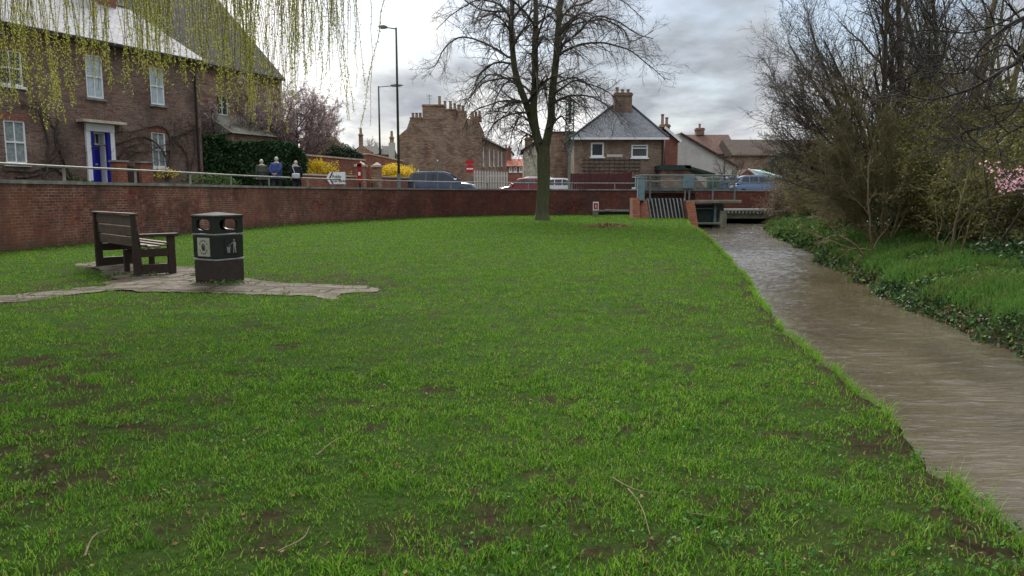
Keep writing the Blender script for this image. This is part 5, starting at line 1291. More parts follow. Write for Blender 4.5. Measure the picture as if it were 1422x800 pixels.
# ------------------------------------------------------------------ people on the pavement
def skin_fig(name, verts, edges, radii, mat, par, root=0, sub=2):
    me = bpy.data.meshes.new(name); me.from_pydata(verts, edges, []); o = link(name, me, mat, par, smooth=True)
    md = o.modifiers.new('skin', 'SKIN'); md.use_smooth_shade = True
    for i, r in enumerate(radii):
        sv = me.skin_vertices[0].data[i]; sv.radius = r if isinstance(r, tuple) else (r, r)
    me.skin_vertices[0].data[root].use_root = True
    s_ = o.modifiers.new('s', 'SUBSURF'); s_.levels = sub; s_.render_levels = sub
    # bake to a plain mesh
    dg = bpy.context.evaluated_depsgraph_get(); dg.update()
    m2 = bpy.data.meshes.new_from_object(o.evaluated_get(dg)); o.modifiers.clear(); o.data = m2; m2.shade_smooth()
    return o
def person(loc, rz, label, coat, coat_len, H=1.83, arms='back', stoop=0.0):
    s = H / 1.75
    e = empty('person', loc, rz, label, 'person', 'three people walking behind the railing')
    st = stoop
    V = {'pel': (0, 0, .95), 'wst': (0, .0, 1.10), 'chs': (0, .01 + st * .4, 1.30), 'nck': (0, .03 + st, 1.48), 'nk2': (0, .04 + st, 1.54), 'hd0': (0, .05 + st, 1.60), 'hd1': (0, .06 + st, 1.68), 'hdt': (0, .05 + st, 1.745)}
    for k, sx in (('l', -1), ('r', 1)):
        st_ = .10 * sx
        V['hip' + k] = (sx * .09, 0, .90); V['kne' + k] = (sx * .10, .05 + st_, .50); V['ank' + k] = (sx * .10, -.02 + st_ * 1.5, .09); V['toe' + k] = (sx * .11, .14 + st_ * 1.5, .04)
        V['sho' + k] = (sx * .18, .02 + st * .8, 1.41)
        if arms == 'back': V['elb' + k] = (sx * .27, -.12, 1.17); V['wri' + k] = (sx * .10, -.17, .98); V['pal' + k] = (sx * .03, -.18, .95)
        else: V['elb' + k] = (sx * .25, .02, 1.13); V['wri' + k] = (sx * .25, .10, .90); V['pal' + k] = (sx * .25, .12, .83)
    names = list(V); ix = {n_: i for i, n_ in enumerate(names)}
    vs = [tuple(c * s for c in V[n_]) for n_ in names]
    E = [('pel', 'wst'), ('wst', 'chs'), ('chs', 'nck'), ('nck', 'nk2'), ('nk2', 'hd0'), ('hd0', 'hd1'), ('hd1', 'hdt')]
    for k in 'lr': E += [('pel', 'hip' + k), ('hip' + k, 'kne' + k), ('kne' + k, 'ank' + k), ('ank' + k, 'toe' + k), ('nck', 'sho' + k), ('sho' + k, 'elb' + k), ('elb' + k, 'wri' + k), ('wri' + k, 'pal' + k)]
    rd = {'pel': (.13, .10), 'wst': (.13, .10), 'chs': (.16, .11), 'nck': (.07, .07), 'nk2': .055, 'hd0': (.075, .085), 'hd1': (.078, .095), 'hdt': (.05, .06)}
    rr = lambda n_: rd.get(n_, {'hip': .085, 'kne': .06, 'ank': .04, 'toe': .035, 'sho': .06, 'elb': .045, 'wri': .028, 'pal': (.038, .02)}.get(n_[:3], .05))
    body = skin_fig('body', vs, [(ix[a_], ix[b_]) for a_, b_ in E], [tuple(c * s for c in r) if isinstance(r, tuple) else r * s for r in map(rr, names)], 'skin', e)
    # face: nose and ears and fingers as small additions joined to the body mesh
    import bmesh
    bm = bmesh.new(); bm.from_mesh(body.data)
    hc = Vector((0, .06 + st, 1.65)) * s
    for off_, r_ in ((Vector((0, .10, -.01)), .016), (Vector((-.082, .0, .0)), .022), (Vector((.082, .0, .0)), .022)):
        bmesh.ops.create_uvsphere(bm, u_segments=8, v_segments=6, radius=r_ * s, matrix=Matrix.Translation(hc + off_ * s))
    for k in 'lr':
        p_ = Vector(V['pal' + k]) * s; w0 = Vector(V['wri' + k]) * s; dd = (p_ - w0).normalized(); sd = dd.cross(Vector((0, 1, 0) if abs(dd.y) < .8 else (1, 0, 0))).normalized()
        for j in range(4):
            bmesh.ops.create_cone(bm, cap_ends=True, segments=6, radius1=.010 * s, radius2=.007 * s, depth=(.075 - .006 * abs(j - 1.4)) * s, matrix=Matrix.Translation(p_ + dd * .045 * s + sd * (j - 1.5) * .02 * s) @ dd.to_track_quat('Z', 'Y').to_matrix().to_4x4())
        bmesh.ops.create_cone(bm, cap_ends=True, segments=6, radius1=.011 * s, radius2=.008 * s, depth=.06 * s, matrix=Matrix.Translation(p_ - sd * .045 * s) @ (dd - sd * .6).normalized().to_track_quat('Z', 'Y').to_matrix().to_4x4())
    bm.to_mesh(body.data); bm.free(); body.data.shade_smooth()
    # hair cap
    hm = bpy.data.meshes.new('hair'); bm = bmesh.new(); bmesh.ops.create_uvsphere(bm, u_segments=20, v_segments=14, radius=1)
    for v in bm.verts: v.co = Vector((v.co.x * .086, v.co.y * .102 - .010, v.co.z * .098 + .022 - (.03 if v.co.y < 0 and v.co.z < 0 else 0))) * s * rng.uniform(.98, 1.03)
    bmesh.ops.delete(bm, geom=[v for v in bm.verts if v.co.y > .03 * s and v.co.z < .055 * s], context='VERTS')
    bm.to_mesh(hm); bm.free(); link('hair', hm, 'grey_hair', e, loc=tuple(hc), smooth=True)
    # coat
    cn = ['pel', 'wst', 'chs', 'nck', 'shol', 'elbl', 'wril', 'shor', 'elbr', 'wrir', 'hem']
    V['hem'] = (0, -.01, coat_len); cv = [tuple(c * s for c in V[n_]) for n_ in cn]; ci = {n_: i for i, n_ in enumerate(cn)}
    cr_ = {'pel': (.235, .185), 'wst': (.235, .19), 'chs': (.24, .185), 'nck': (.13, .12), 'hem': (.25, .20)}
    skin_fig('coat', cv, [(ci[a_], ci[b_]) for a_, b_ in (('pel', 'wst'), ('wst', 'chs'), ('chs', 'nck'), ('nck', 'shol'), ('shol', 'elbl'), ('elbl', 'wril'), ('nck', 'shor'), ('shor', 'elbr'), ('elbr', 'wrir'), ('pel', 'hem'))],
             [tuple(c * s for c in cr_.get(n_, {'sho': (.115, .115), 'elb': (.085, .085), 'wri': (.06, .06)}.get(n_[:3]))) for n_ in cn], coat, e)
    tn = ['pel', 'hipl', 'knel', 'ankl', 'hipr', 'kner', 'ankr']; ti = {n_: i for i, n_ in enumerate(tn)}
    skin_fig('trousers', [tuple(c * s for c in V[n_]) for n_ in tn], [(ti[a_], ti[b_]) for a_, b_ in (('pel', 'hipl'), ('hipl', 'knel'), ('knel', 'ankl'), ('pel', 'hipr'), ('hipr', 'kner'), ('kner', 'ankr'))],
             [tuple(c * s for c in {'pel': (.15, .13), 'hip': (.105, .105), 'kne': (.08, .08), 'ank': (.062, .062)}[n_[:3]]) for n_ in tn], 'trouser', e)
    for k in 'lr':
        a_ = Vector(V['ank' + k]) * s; m = MB(); m.box(a_.x - .05, a_.x + .05, a_.y - .07, a_.y + .22, .0, .075); m.obj('shoe', 'black', e, bevel=.025, smooth=True)
    return e
PH = 1.575
def ppos(px, D): return (at(px, 250, D).x, D, PH)
g1 = person(ppos(364.5, 40.0), R(165), 'white haired person in a dark olive hooded coat, beside the person in navy', 'jacket_olive', .75, 1.85, 'side', .05)
g2 = person(ppos(384, 39.5), R(175), 'white haired person in a navy jacket with hands behind the back', 'jacket_blue', .80, 1.95, 'back', .02)
g3 = person(ppos(411.5, 40.5), R(178), 'white haired person in a black coat carrying a pale shoulder bag', 'coat_black', .70, 1.80, 'side', .05)
for g_, a_ in ((g1, 28), (g2, -8), (g3, 14)): g_.rotation_euler.z = R(a_)
hb = empty('shoulder_bag', (g3.location.x + .08, g3.location.y - .33, 1.45 + 1.0), R(-10), 'pale grey shoulder bag on the back of the person in black', 'bag')
m = MB(); m.box(-.20, .22, -.09, .07, -.02, .26); m.obj('body', 'bag', hb, bevel=.05, smooth=True)
link('strap', tube_mesh('s', [(catmull([(-.05, .0, .24), (-.16, -.01, .6), (-.14, .08, .72), (-.06, .26, .70)], 5), [.018] * 16)], 5), 'bag', hb)

# ------------------------------------------------------------------ cars
def car(name, loc, rz, label, paint, L=4.4, W=1.8, H=1.45, suv=False):
    e = empty(name, loc, rz, label, 'car'); w = W / 2
    belt = H * .60; n = 18
    P_ = m_car(label[:20], paint)
    xs = np.linspace(0, 1, 25)
    def belt_z(t):      # top of the lower body, front at t=1
        f = np.interp(t, [0, .03, .12, .25, .62, .72, .9, .97, 1], [.62, .86, .96, 1, .98, .93, .82, .66, .45] if not suv else [.7, .95, 1, 1, 1, .95, .87, .74, .5])
        return belt * f
    def half(t): return w * np.interp(t, [0, .05, .15, .8, .94, 1], [.80, .93, 1, 1, .92, .72])
    V = []; F = []
    prof = 9
    for t in xs:
        X_ = (t - .5) * L; zt = belt_z(t); h_ = half(t); zb_ = .24
        ring = [(h_ * .80, zb_), (h_ * .97, zb_ + .08), (h_, .48), (h_ * .995, zt * .72), (h_ * .95, zt * .95), (h_ * .86, zt), (h_ * .4, zt + .03), (0, zt + .04)]
        ring = [(X_, y_, z_) for y_, z_ in ring] + [(X_, -y_, z_) for y_, z_ in ring[-2::-1]]
        V += ring
    k_ = len(ring)
    for i_ in range(len(xs) - 1):
        for j in range(k_): F.append((i_ * k_ + j, (i_ + 1) * k_ + j, (i_ + 1) * k_ + (j + 1) % k_, i_ * k_ + (j + 1) % k_))
    F.append(tuple(range(k_))); F.append(tuple(range((len(xs) - 1) * k_, len(xs) * k_))[::-1])
    # cabin
    roof = [(.02 if suv else .06, belt - .02), (.07 if suv else .16, H * .93), (.14 if suv else .24, H * .985), (.40, H), (.55, H * .985), (.62, H * .93), (.80, belt - .03)]
    b0 = len(V); k2 = 0
    for t, z in roof:
        X_ = (t - .5) * L; f = (z - belt) / (H - belt); yy_ = w * (.93 - .20 * max(f, 0)); V += [(X_, yy_, z), (X_, yy_ * .5, z + .03), (X_, -yy_ * .5, z + .03), (X_, -yy_, z)]
    for i_ in range(len(roof) - 1):
        for j in range(3): a_ = b0 + i_ * 4 + j; F.append((a_, a_ + 4, a_ + 5, a_ + 1))
    F.append(tuple(b0 + i_ * 4 for i_ in range(len(roof)))[::-1]); F.append(tuple(b0 + i_ * 4 + 3 for i_ in range(len(roof))))
    me = bpy.data.meshes.new('body'); me.from_pydata(V, [], F); o = link('body', me, P_, e, smooth=True); me.set_sharp_from_angle(angle=R(38))
    yat = lambda z: w * (.93 - .20 * (z - belt) / (H - belt)) + .012
    wins = [[(.135, .62), (.175, .90), (.285, .93), (.285, .62)], [(.30, .62), (.30, .93), (.45, .935), (.45, .62)], [(.465, .62), (.465, .935), (.56, .91), (.74, .63)]]
    if suv: wins[0] = [(.07, .64), (.11, .90), (.275, .93), (.275, .63)]
    for s_ in (1, -1):
        for wn in wins:
            m = MB(); pts = [((t - .5) * L, s_ * yat(H * z), H * z) for t, z in wn]; m.face(pts if s_ > 0 else pts[::-1]); m.obj('side_window', 'glass', e)
    def screen(t0, z0, t1, z1, nm):
        y0, y1 = yat(z0) * .92, yat(z1) * .92; dx = .015 if t0 > .5 else -.015
        m = MB(); m.face([((t0 - .5) * L + dx, -y0, z0 + .03), ((t0 - .5) * L + dx, y0, z0 + .03), ((t1 - .5) * L + dx, y1, z1 + .03), ((t1 - .5) * L + dx, -y1, z1 + .03)]); m.obj(nm, 'glass', e)
    screen(.79, belt + .02, .63, H * .925, 'windscreen'); screen(roof[0][0] + .005, belt + .06, roof[1][0], H * .91, 'rear_window')
    for t in (.18, .81):
        for s_ in (1, -1):
            c_ = ((t - .5) * L, s_ * (w - .10), .32); wh_ = MB(); wh_.cyl((c_[0], c_[1] - .10, c_[2]), (c_[0], c_[1] + .10, c_[2]), .32, n=20); wo = wh_.obj('wheel', 'rubber', e)
            MB().cyl((c_[0], c_[1] + s_ * .101, c_[2]), (c_[0], c_[1] + s_ * .112, c_[2]), .20, n=14).obj('rim', 'galv', wo)
    for s_ in (1, -1):
        MB().box(L * .44, L * .475, s_ * w * .5 - .12, s_ * w * .5 + .16, belt * .62, belt * .80).obj('headlight', 'clear_lens', e, bevel=.02)
        MB().box(-L * .485, -L * .455, s_ * w * .72 - .12, s_ * w * .72 + .08, belt * .70, belt * .98).obj('tail_light', 'red_lens', e, bevel=.02)
        MB().box(L * .20, L * .245, s_ * (w + .02), s_ * (w + .18), belt * .98, belt * 1.16).obj('door_mirror', P_, e, bevel=.03)
        if suv: MB().bar((-L * .34, s_ * w * .66, H + .035), (L * .04, s_ * w * .66, H + .035), .04, .05).obj('roof_bar', 'galv', e)
    return e
a = at(612, 250, 57.0); car('parked_car', (a.x, 58.3, 1.46), R(-4), 'grey blue estate car with silver roof bars passing behind the wall', (.06, .075, .12), 5.3, 2.0, 1.86, True)
a = at(578, 250, 60); car('parked_car', (a.x - .2, 62.2, 1.46), R(188), 'white car partly hidden behind the grey blue estate car', (.60, .60, .60), 4.9, 1.9, 1.72)
a = at(727, 250, 63.0); car('parked_car', (a.x, 63.5, 1.46), R(180), 'red car to the left of the big tree trunk', (.26, .04, .05), 4.2, 1.85, 1.48)
a = at(742, 250, 67); car('parked_van', (a.x - .3, 68, 1.46), R(180), 'white van behind the red car by the big tree trunk', (.50, .50, .52), 4.6, 2.0, 1.72, True)
a = at(782, 250, 64.0); car('parked_car', (a.x + .1, 65.0, 1.46), R(0), 'white car just to the right of the big tree trunk', (.62, .60, .61), 3.9, 1.85, 1.50)
a = at(1052, 250, 66); car('parked_car', (a.x, 66.0, 1.46), R(3), 'pale blue car behind the bridge parapet', (.13, .19, .31), 4.9, 1.95, 1.78)
a = at(1015, 250, 70); car('parked_car', (a.x, 70.5, 1.46), R(183), 'blue car behind the steel walkway', (.10, .16, .32), 4.6, 1.9, 1.75)
# ------------------------------------------------------------------ the big bare tree
T0 = atz(753, 306, 0); TD = T0.y
tree = empty('bare_tree', T0, 0, 'large leafless lime tree with mossy trunk and three tall stems on the green', 'tree')
def tp(px, py, dy=0.0):
    p = at(px, py, TD + dy); return np.array([p.x - T0.x, p.y - T0.y, p.z - T0.z])
K = TD / 1040
def stem(pts, w, n=6):
    P = catmull([tp(*p) for p in pts], n); return (P, np.interp(np.linspace(0, 1, len(P)), np.linspace(0, 1, len(w)), w) * K / 2)
trunk = stem([(753, 309), (753, 296), (754, 275), (755, 250), (755, 225), (755, 203)], [25, 18.5, 17, 17.5, 18.5, 17])
ml = stem([(753.5, 215), (746, 192), (735, 155), (724, 125), (716, 100), (712, 69), (710, 35), (711, 0), (708, -60), (700, -140), (690, -230)], [14, 11.5, 10, 9, 8.6, 8, 7.2, 6.4, 5, 3, 1])
mm_ = stem([(753, 212), (745, 185), (741, 154), (742, 130), (743, 108), (743, 80), (743, 55), (744, 28), (744, 0), (742, -70), (738, -150), (742, -250)], [14, 11, 10.5, 10, 9.5, 9, 8.5, 7.5, 6.5, 5, 3, 1])
mr = stem([(756, 212), (760, 190), (765, 165), (766, 137), (769, 110), (772, 82), (773, 60), (775, 38), (778, 0), (784, -70), (795, -150), (800, -240)], [14, 11.5, 10.5, 10, 9.8, 9.3, 8.6, 8, 7, 5, 3, 1])
for q, dd in ((ml, 1.2), (mr, -.8)): q[0][:, 1] += np.linspace(0, dd, len(q[0]))
link('trunk', tube_mesh('t', [trunk], 16), 'bark_moss', tree)
for q in (ml, mm_, mr): link('stem', tube_mesh('st', [q], 10), 'bark_moss', tree)
majors = [
 [(714, 78), (705, 72), (681, 55), (642, 41), (615, 55), (599, 78), (577, 81)],
 [(713, 88), (705, 84), (684, 82), (664, 96), (654, 118), (643, 138)],
 [(720, 112), (712, 108), (697, 112), (670, 122), (655, 143), (640, 150)],
 [(731, 140), (722, 137), (703, 134), (680, 138), (651, 148), (638, 170)],
 [(735, 158), (726, 156), (706, 157), (690, 162), (678, 178), (672, 200)],
 [(741, 185), (736, 170), (724, 163), (714, 182), (708, 205)],
 [(711, 50), (706, 20), (692, 19), (670, 22), (642, 11), (625, 14)],
 [(711, 25), (700, 5), (680, -8), (655, -12), (625, 5), (598, 25)],
 [(711, 10), (703, -20), (672, -45), (640, -50), (605, -30)],
 [(773, 80), (780, 75), (802, 66), (832, 65), (862, 74), (890, 95), (912, 116)],
 [(773, 72), (780, 66), (799, 55), (822, 36), (851, 45), (876, 63), (893, 72)],
 [(774, 62), (782, 50), (794, 31), (820, 22), (846, 19), (871, 30), (882, 47), (917, 28)],
 [(767, 120), (773, 115), (799, 102), (824, 106), (851, 113), (872, 132)],
 [(767, 135), (773, 129), (797, 115), (816, 126), (829, 148)],
 [(764, 150), (772, 143), (788, 138), (816, 143), (840, 162), (851, 181)],
 [(761, 178), (768, 172), (780, 162), (788, 176), (792, 190)],
 [(776, 35), (785, 20), (797, 8), (816, 0), (840, -12), (870, -5), (900, 20)],
 [(778, 5), (790, -20), (815, -40), (850, -40), (885, -15)],
 [(744, 60), (750, 45), (757, 20), (762, -5)], [(744, 90), (735, 78), (728, 80), (722, 95)], [(742, 130), (752, 118), (760, 125), (762, 137)],
 [(743, 75), (752, 60), (760, 72), (766, 90)], [(711, 70), (722, 50), (733, 40), (738, 15)],
 [(744, 40), (736, 22), (726, 10), (722, -15)], [(712, 60), (704, 40), (690, 28), (676, 30), (660, 45)],
 [(733, 150), (728, 142), (712, 143), (695, 152), (684, 172), (680, 195)], [(750, 200), (740, 190), (728, 185), (720, 196), (716, 214)],
]
TWP = dict(seg=[6, 5, 4], wig=[.16, .20, .22], trop=[-.05, -.03, .02], start=[.15, .2], kids=[1.0, .75], ang=[.75, .7], len=[.60, .55], rad=[.55, .6], rmin=.0075, taper=.35)
br = []; tw = []
def along(P, r, per, L0, up=0., lvl=0, p_=TWP, rr=.5, lo=.15):
    n_ = len(P)
    for i_ in range(int(n_ * lo), n_ - 1):
        m_ = int(per) + (rng.random() < per - int(per))
        for _ in range(m_):
            d = P[i_ + 1] - P[i_]; d = d / (np.linalg.norm(d) + 1e-9); x = nr.normal(size=3); x -= x.dot(d) * d; x /= np.linalg.norm(x)
            a_ = rng.uniform(.5, 1.1); nd = d * math.cos(a_) + x * math.sin(a_); nd[2] += up
            grow(tw, None, tuple(P[i_]), norm3(nd), L0 * rng.uniform(.6, 1.3) * (1.15 - .5 * i_ / n_), max(r[i_] * rr, .012), lvl, p_)
for k, mj in enumerate(majors):
    dy = rng.choice([-1, 1]) * rng.uniform(.5, 4.0); P = catmull([tp(*p) for p in mj], 5); P[:, 1] += np.linspace(0, dy, len(P)); P[:, 1] += (1.2 if mj[0][0] < 735 else -.8) * .5
    P += np.cumsum(nr.normal(size=P.shape) * .02, 0); w = np.linspace(3.7, .9, len(P)) * K / 2
    br.append((P, w)); along(P, w, 1.15, 2.0, -.05)
# boughs reaching towards and away from the viewer
for q in (ml, mm_, mr):
    for _ in range(8):
        i_ = rng.randrange(int(len(q[0]) * .22), int(len(q[0]) * .93)); p = q[0][i_]; s_ = rng.choice([-1, 1]); L = rng.uniform(2.5, 6.0) * (1 - .4 * i_ / len(q[0]))
        dx = rng.uniform(-.9, .9); pts = [p, p + np.array([dx * .25 * L, s_ * .25 * L, .18 * L]), p + np.array([dx * .6 * L, s_ * .6 * L, .28 * L]), p + np.array([dx * .9 * L, s_ * .95 * L, .05 * L]), p + np.array([dx * L, s_ * 1.1 * L, -.2 * L])]
        P = catmull(pts, 4); w = np.linspace(min(q[1][i_] * .55, .09), .018, len(P)); br.append((P, w)); along(P, w, .8, 1.7, -.08)
for q in (ml, mm_, mr): along(q[0], q[1], .5, 1.3, .1, 0, TWP, .12, .35)
print('tree twigs', len(tw))
o = link('branches', tube_mesh('b', br, 6), 'bark_dark', tree); o = link('crown', tube_mesh('tw', tw, 3), 'bark_dark', tree)
# sprouting shoots and grass round the foot
# ------------------------------------------------------------------ willow hanging in from the left
WT0 = Vector((-14.0, 12.0, 0)); WT0.z = float(lawn_z(-14.0, 12.0)) - .05
WT0 = Vector((-12.9, 9.5, 0))
wil = empty('willow_tree', WT0, 0, 'weeping willow with long hanging strands of fresh yellow green leaves', 'tree')
tl = catmull([(0, 0, -.05), (.15, .2, 1.5), (.5, .3, 3.2), (.9, .8, 4.6)], 5)
link('trunk', tube_mesh('wt', [(tl, np.linspace(.42, .28, len(tl)))], 14), 'bark_olive', wil)
limbs = []; strands = []; lp = []; ldir = []
def wl(x, y, z): return np.array([x - WT0.x, y - WT0.y, z])
targets = [(-11, 14, 8.6), (-9, 12, 8.2), (-7.5, 15, 8.8), (-6, 12.5, 8.2), (-5.5, 16, 8.6), (-4.2, 14, 8.2), (-9.5, 17, 9.2), (-12.5, 17, 8.8), (-3.8, 15.6, 7.8), (-7, 10.8, 7.0), (-11.5, 11, 7.5), (-15, 12, 7), (-14, 7, 7), (-11, 5, 6.5)]
for tx, ty, tz in targets:
    e_ = wl(tx, ty, tz); s0 = tl[-1 - rng.randrange(3)]; mid = (s0 + e_) / 2 + np.array([0, 0, 2.0]); P = catmull([s0, s0 * .7 + mid * .3 + [0, 0, .5], mid, e_ * .75 + mid * .25 + [0, 0, .2], e_], 6)
    limbs.append((P, np.linspace(.13, .03, len(P))))
link('limbs', tube_mesh('wl', limbs, 8), 'bark_olive', wil)
LPall = np.concatenate([l_[0][6:] for l_ in limbs])
env = [(-60, 165), (0, 168), (40, 160), (75, 190), (100, 165), (120, 112), (150, 148), (175, 155), (200, 112), (225, 148), (260, 140), (290, 155), (320, 165), (345, 172), (360, 150), (380, 205), (395, 192), (405, 120), (430, 105), (450, 130), (468, 150), (480, 165), (490, 178), (500, 190), (506, 90)]
ncl = 0
def strand(px, tip_py, Dy, leafy, zt=None):
    tip = at(px, tip_py, Dy); top = zt or rng.uniform(7.0, 9.5); L = top - tip.z
    if L < .5: return
    n_ = max(6, int(L / .35)); x = tip.x + rng.gauss(0, .12); pts = []; lean = rng.gauss(0, .09); ly = rng.gauss(0, .05); ph = rng.random() * 6
    for k in range(n_ + 1):
        f = k / n_; z = tip.z + L * f
        pts.append(wl(x + lean * (z - tip.z) + .05 * math.sin(ph + z * 1.1) * f + rng.gauss(0, .012), Dy + ly * (z - tip.z) + rng.gauss(0, .012), z))
    P = np.array(pts); strands.append((P, np.linspace(.0035, .009, len(P))))
    seg = np.linspace(0, len(P) - 1.001, int(L * leafy))
    for s_ in seg:
        i_ = int(s_); q = P[i_] * (1 - s_ + i_) + P[i_ + 1] * (s_ - i_)
        if rng.random() < .9: lp.append(q + nr.normal(size=3) * .012); ldir.append((rng.gauss(0, .6), rng.gauss(0, .6), -.8))
for k in range(165):
    r_ = rng.random(); px = rng.uniform(-60, 405) if r_ < .74 else rng.uniform(405, 500)
    Dy = rng.uniform(10.5, 17) if px < 400 else rng.uniform(12.5, 16.5)
    if 232 < px < 300 and rng.random() < .3: continue
    e_ = np.interp(px, [a for a, b in env], [b for a, b in env])
    if fbm(np.array([px / 34.]), np.array([3.]), 15, 2)[0] < .40 and rng.random() < .7: e_ -= rng.uniform(30, 100)
    ncl = rng.randrange(2, 6) if px < 405 else rng.randrange(1, 4); lf = rng.choice([.25, .5, 1.0, 1.5, 1.9])
    for j in range(ncl):
        tp_ = e_ - abs(rng.gauss(0, 1)) * (38 if px < 405 else 42) - (0 if j == 0 else rng.uniform(0, 25))
        strand(px + rng.gauss(0, 5), tp_, Dy + rng.gauss(0, .15), (40 if px < 405 else 38) * lf)
print('strands', len(strands), 'leaves', len(lp))
# short side shoots on some strands
sh_ = []
for P, r in rng.sample(strands, 260):
    i_ = rng.randrange(1, len(P) - 1); d = norm3((rng.gauss(0, .7), rng.gauss(0, .7), -.6)); o_ = []
    grow(sh_, None, tuple(P[i_]), d, rng.uniform(.3, .8), .004, 0, dict(seg=[5], wig=[.15], trop=[-.12], start=[], kids=[], ang=[], len=[], rad=[], rmin=.003))
for P, r in sh_:
    for a_ in P[1:]:
        for _ in range(3): lp.append(np.array(a_) + nr.normal(size=3) * .02); ldir.append((rng.gauss(0, .6), rng.gauss(0, .6), -.7))
link('strands', tube_mesh('ws', strands + sh_, 3), 'willow_twig', wil)
link('leaves', leaf_mesh('wlv', np.array(lp), .050, .0155, np.array(ldir), jitter=.35), 'willow_leaf', wil)

# ------------------------------------------------------------------ generic woody plants
def woody(name, loc, label, cat, bark, stems, P, leaf=None, lmat=None, lsize=(.05, .03), ldens=1.0, group=None, thick=4, leafname='leaves', lofs=.04, bound=None):
    """stems: (dir, length, radius, base offset)"""
    e = empty(name, loc, 0, label, cat, group); out = []; tips = []
    for d, L, r, b in stems: grow(out, tips, b, norm3(d), L, r, 0, P)
    if bound:
        o2 = []
        for pts_, rad_ in out:
            jt = rng.gauss(0, .35); k = next((i for i, p_ in enumerate(pts_) if p_[0] < bound(p_[2]) + jt), len(pts_))
            if k >= 2: o2.append((pts_[:k], rad_[:k] if k == len(pts_) else [q * (1 - .93 * (i / (k - 1)) ** 1.5) for i, q in enumerate(rad_[:k])]))
        out = o2
    big = [q for q in out if q[1][0] > .03]; sm = [q for q in out if q[1][0] <= .03]
    if big: link('stem' if name != 'bare_tree' else 'trunk', tube_mesh('w', big, 7), bark, e)
    if sm: link('twigs', tube_mesh('w', sm, 3), bark, e)
    if lmat and tips:
        T_ = np.array(tips); n_ = int(len(T_) * ldens); T_ = T_[nr.integers(0, len(T_), n_)] + nr.normal(size=(n_, 3)) * lofs
        link(leafname, leaf_mesh('l', T_, lsize[0], lsize[1]), lmat, e)
    return e, len(out)
def gz(x, y): return float(bank_z(np.array([x]), np.array([y]))[0])
def fan(n, spread, L, r, tilt=(0, 0), br=.2, jit=.25):
    return [((math.cos(a) * rng.uniform(.3, 1) * spread + tilt[0], math.sin(a) * rng.uniform(.3, 1) * spread + tilt[1], 1), L * rng.uniform(.7, 1.15), r * rng.uniform(.6, 1.2), (rng.gauss(0, br), rng.gauss(0, br), -.1)) for a in [rng.uniform(0, 6.28) for _ in range(n)]]
# --- trees of the right bank
RT = dict(seg=[9, 7, 5, 4], wig=[.06, .12, .17, .2], trop=[.02, .03, .02, .01], start=[.12, .12, .15], kids=[2.8, 2.0, 1.3], ang=[.55, .6, .6], len=[.46, .52, .5], rad=[.5, .5, .6], rmin=.0065, taper=.25)
def bpos(px, D, dz=0): p = at(px, 300, D); return (p.x, D, gz(p.x, D) + dz)
tot = 0
b = bpos(1262, 27)
_, n = woody('bare_tree', b, 'dark many stemmed bare tree with ivy round its trunk on the right bank', 'tree', 'bark_dark',
      [((-.55, -.1, .9), 6.2, .10, (-.2, 0, 0)), ((-.45, .2, 1), 8.5, .12, (-.1, .1, 0)), ((-.3, -.2, 1), 10, .13, (-.1, 0, 0)), ((-.05, .1, 1), 11, .17, (.1, 0, 0)), ((.15, -.1, 1), 10.5, .15, (.3, 0, 0)), ((-.75, .3, .72), 6.0, .08, (-.2, .1, .6)), ((-.4, -.6, .9), 7.5, .09, (0, -.2, 0)), ((.45, .1, 1), 8, .1, (.3, 0, 0)), ((-.8, .4, .8), 5.8, .07, (-.3, .2, .4)), ((-.5, .5, .8), 8, .08, (-.3, .2, .4)), ((-.8, -.2, 1.1), 8.5, .08, (-.3, .2, .4)), ((-.95, .2, .6), 4.8, .06, (-.3, .2, .6)), ((-1.3, -.1, .55), 5.0, .06, (-.3, .2, .6)), ((-1.2, .3, .8), 5.4, .06, (-.3, .2, .5)), ((-1.5, .2, .35), 4.6, .05, (-.3, .1, .5)), ((-.65, .1, 1), 6.2, .07, (-.2, .1, .2)), ((-.2, .4, .9), 9, .09, (-.3, .2, .4)), ((-.65, -.4, .75), 7.5, .08, (-.3, 0, .8))], RT, bound=lambda z: -5.5 + max(0, z - 4.7) * .34 + max(0, 2.5 - z) * 1.0); tot += n
ivy_e = empty('ivy_climber', b, 0, 'dense dark green ivy climbing the trunk of the dark many stemmed tree', 'ivy')
pts = []
for c_, n_, sx, sz in (((.05, -.1, 2.3), 3300, .42, 1.3), ((-.35, -.2, 3.4), 1500, .33, .7), ((.75, -.1, 3.2), 1200, .30, .8), ((.2, -.1, 5.0), 1500, .22, 1.4), ((-.3, -.3, 1.2), 2000, .8, .5), ((.9, -.1, 1.6), 1400, .6, .7)):
    q = nr.normal(size=(n_, 3)) * [sx, sx, sz] + c_; pts.append(q)
pts = np.concatenate(pts); link('leaves', leaf_mesh('iv', pts, .12, .10), 'ivy', ivy_e)
link('stem', tube_mesh('ist', [(catmull([(0, -.25, -.1), (.1, -.3, 1.5), (.0, -.28, 3), (.15, -.3, 5), (.1, -.25, 6.5)], 5), np.linspace(.07, .02, 21))], 6), 'bark_dark', ivy_e)
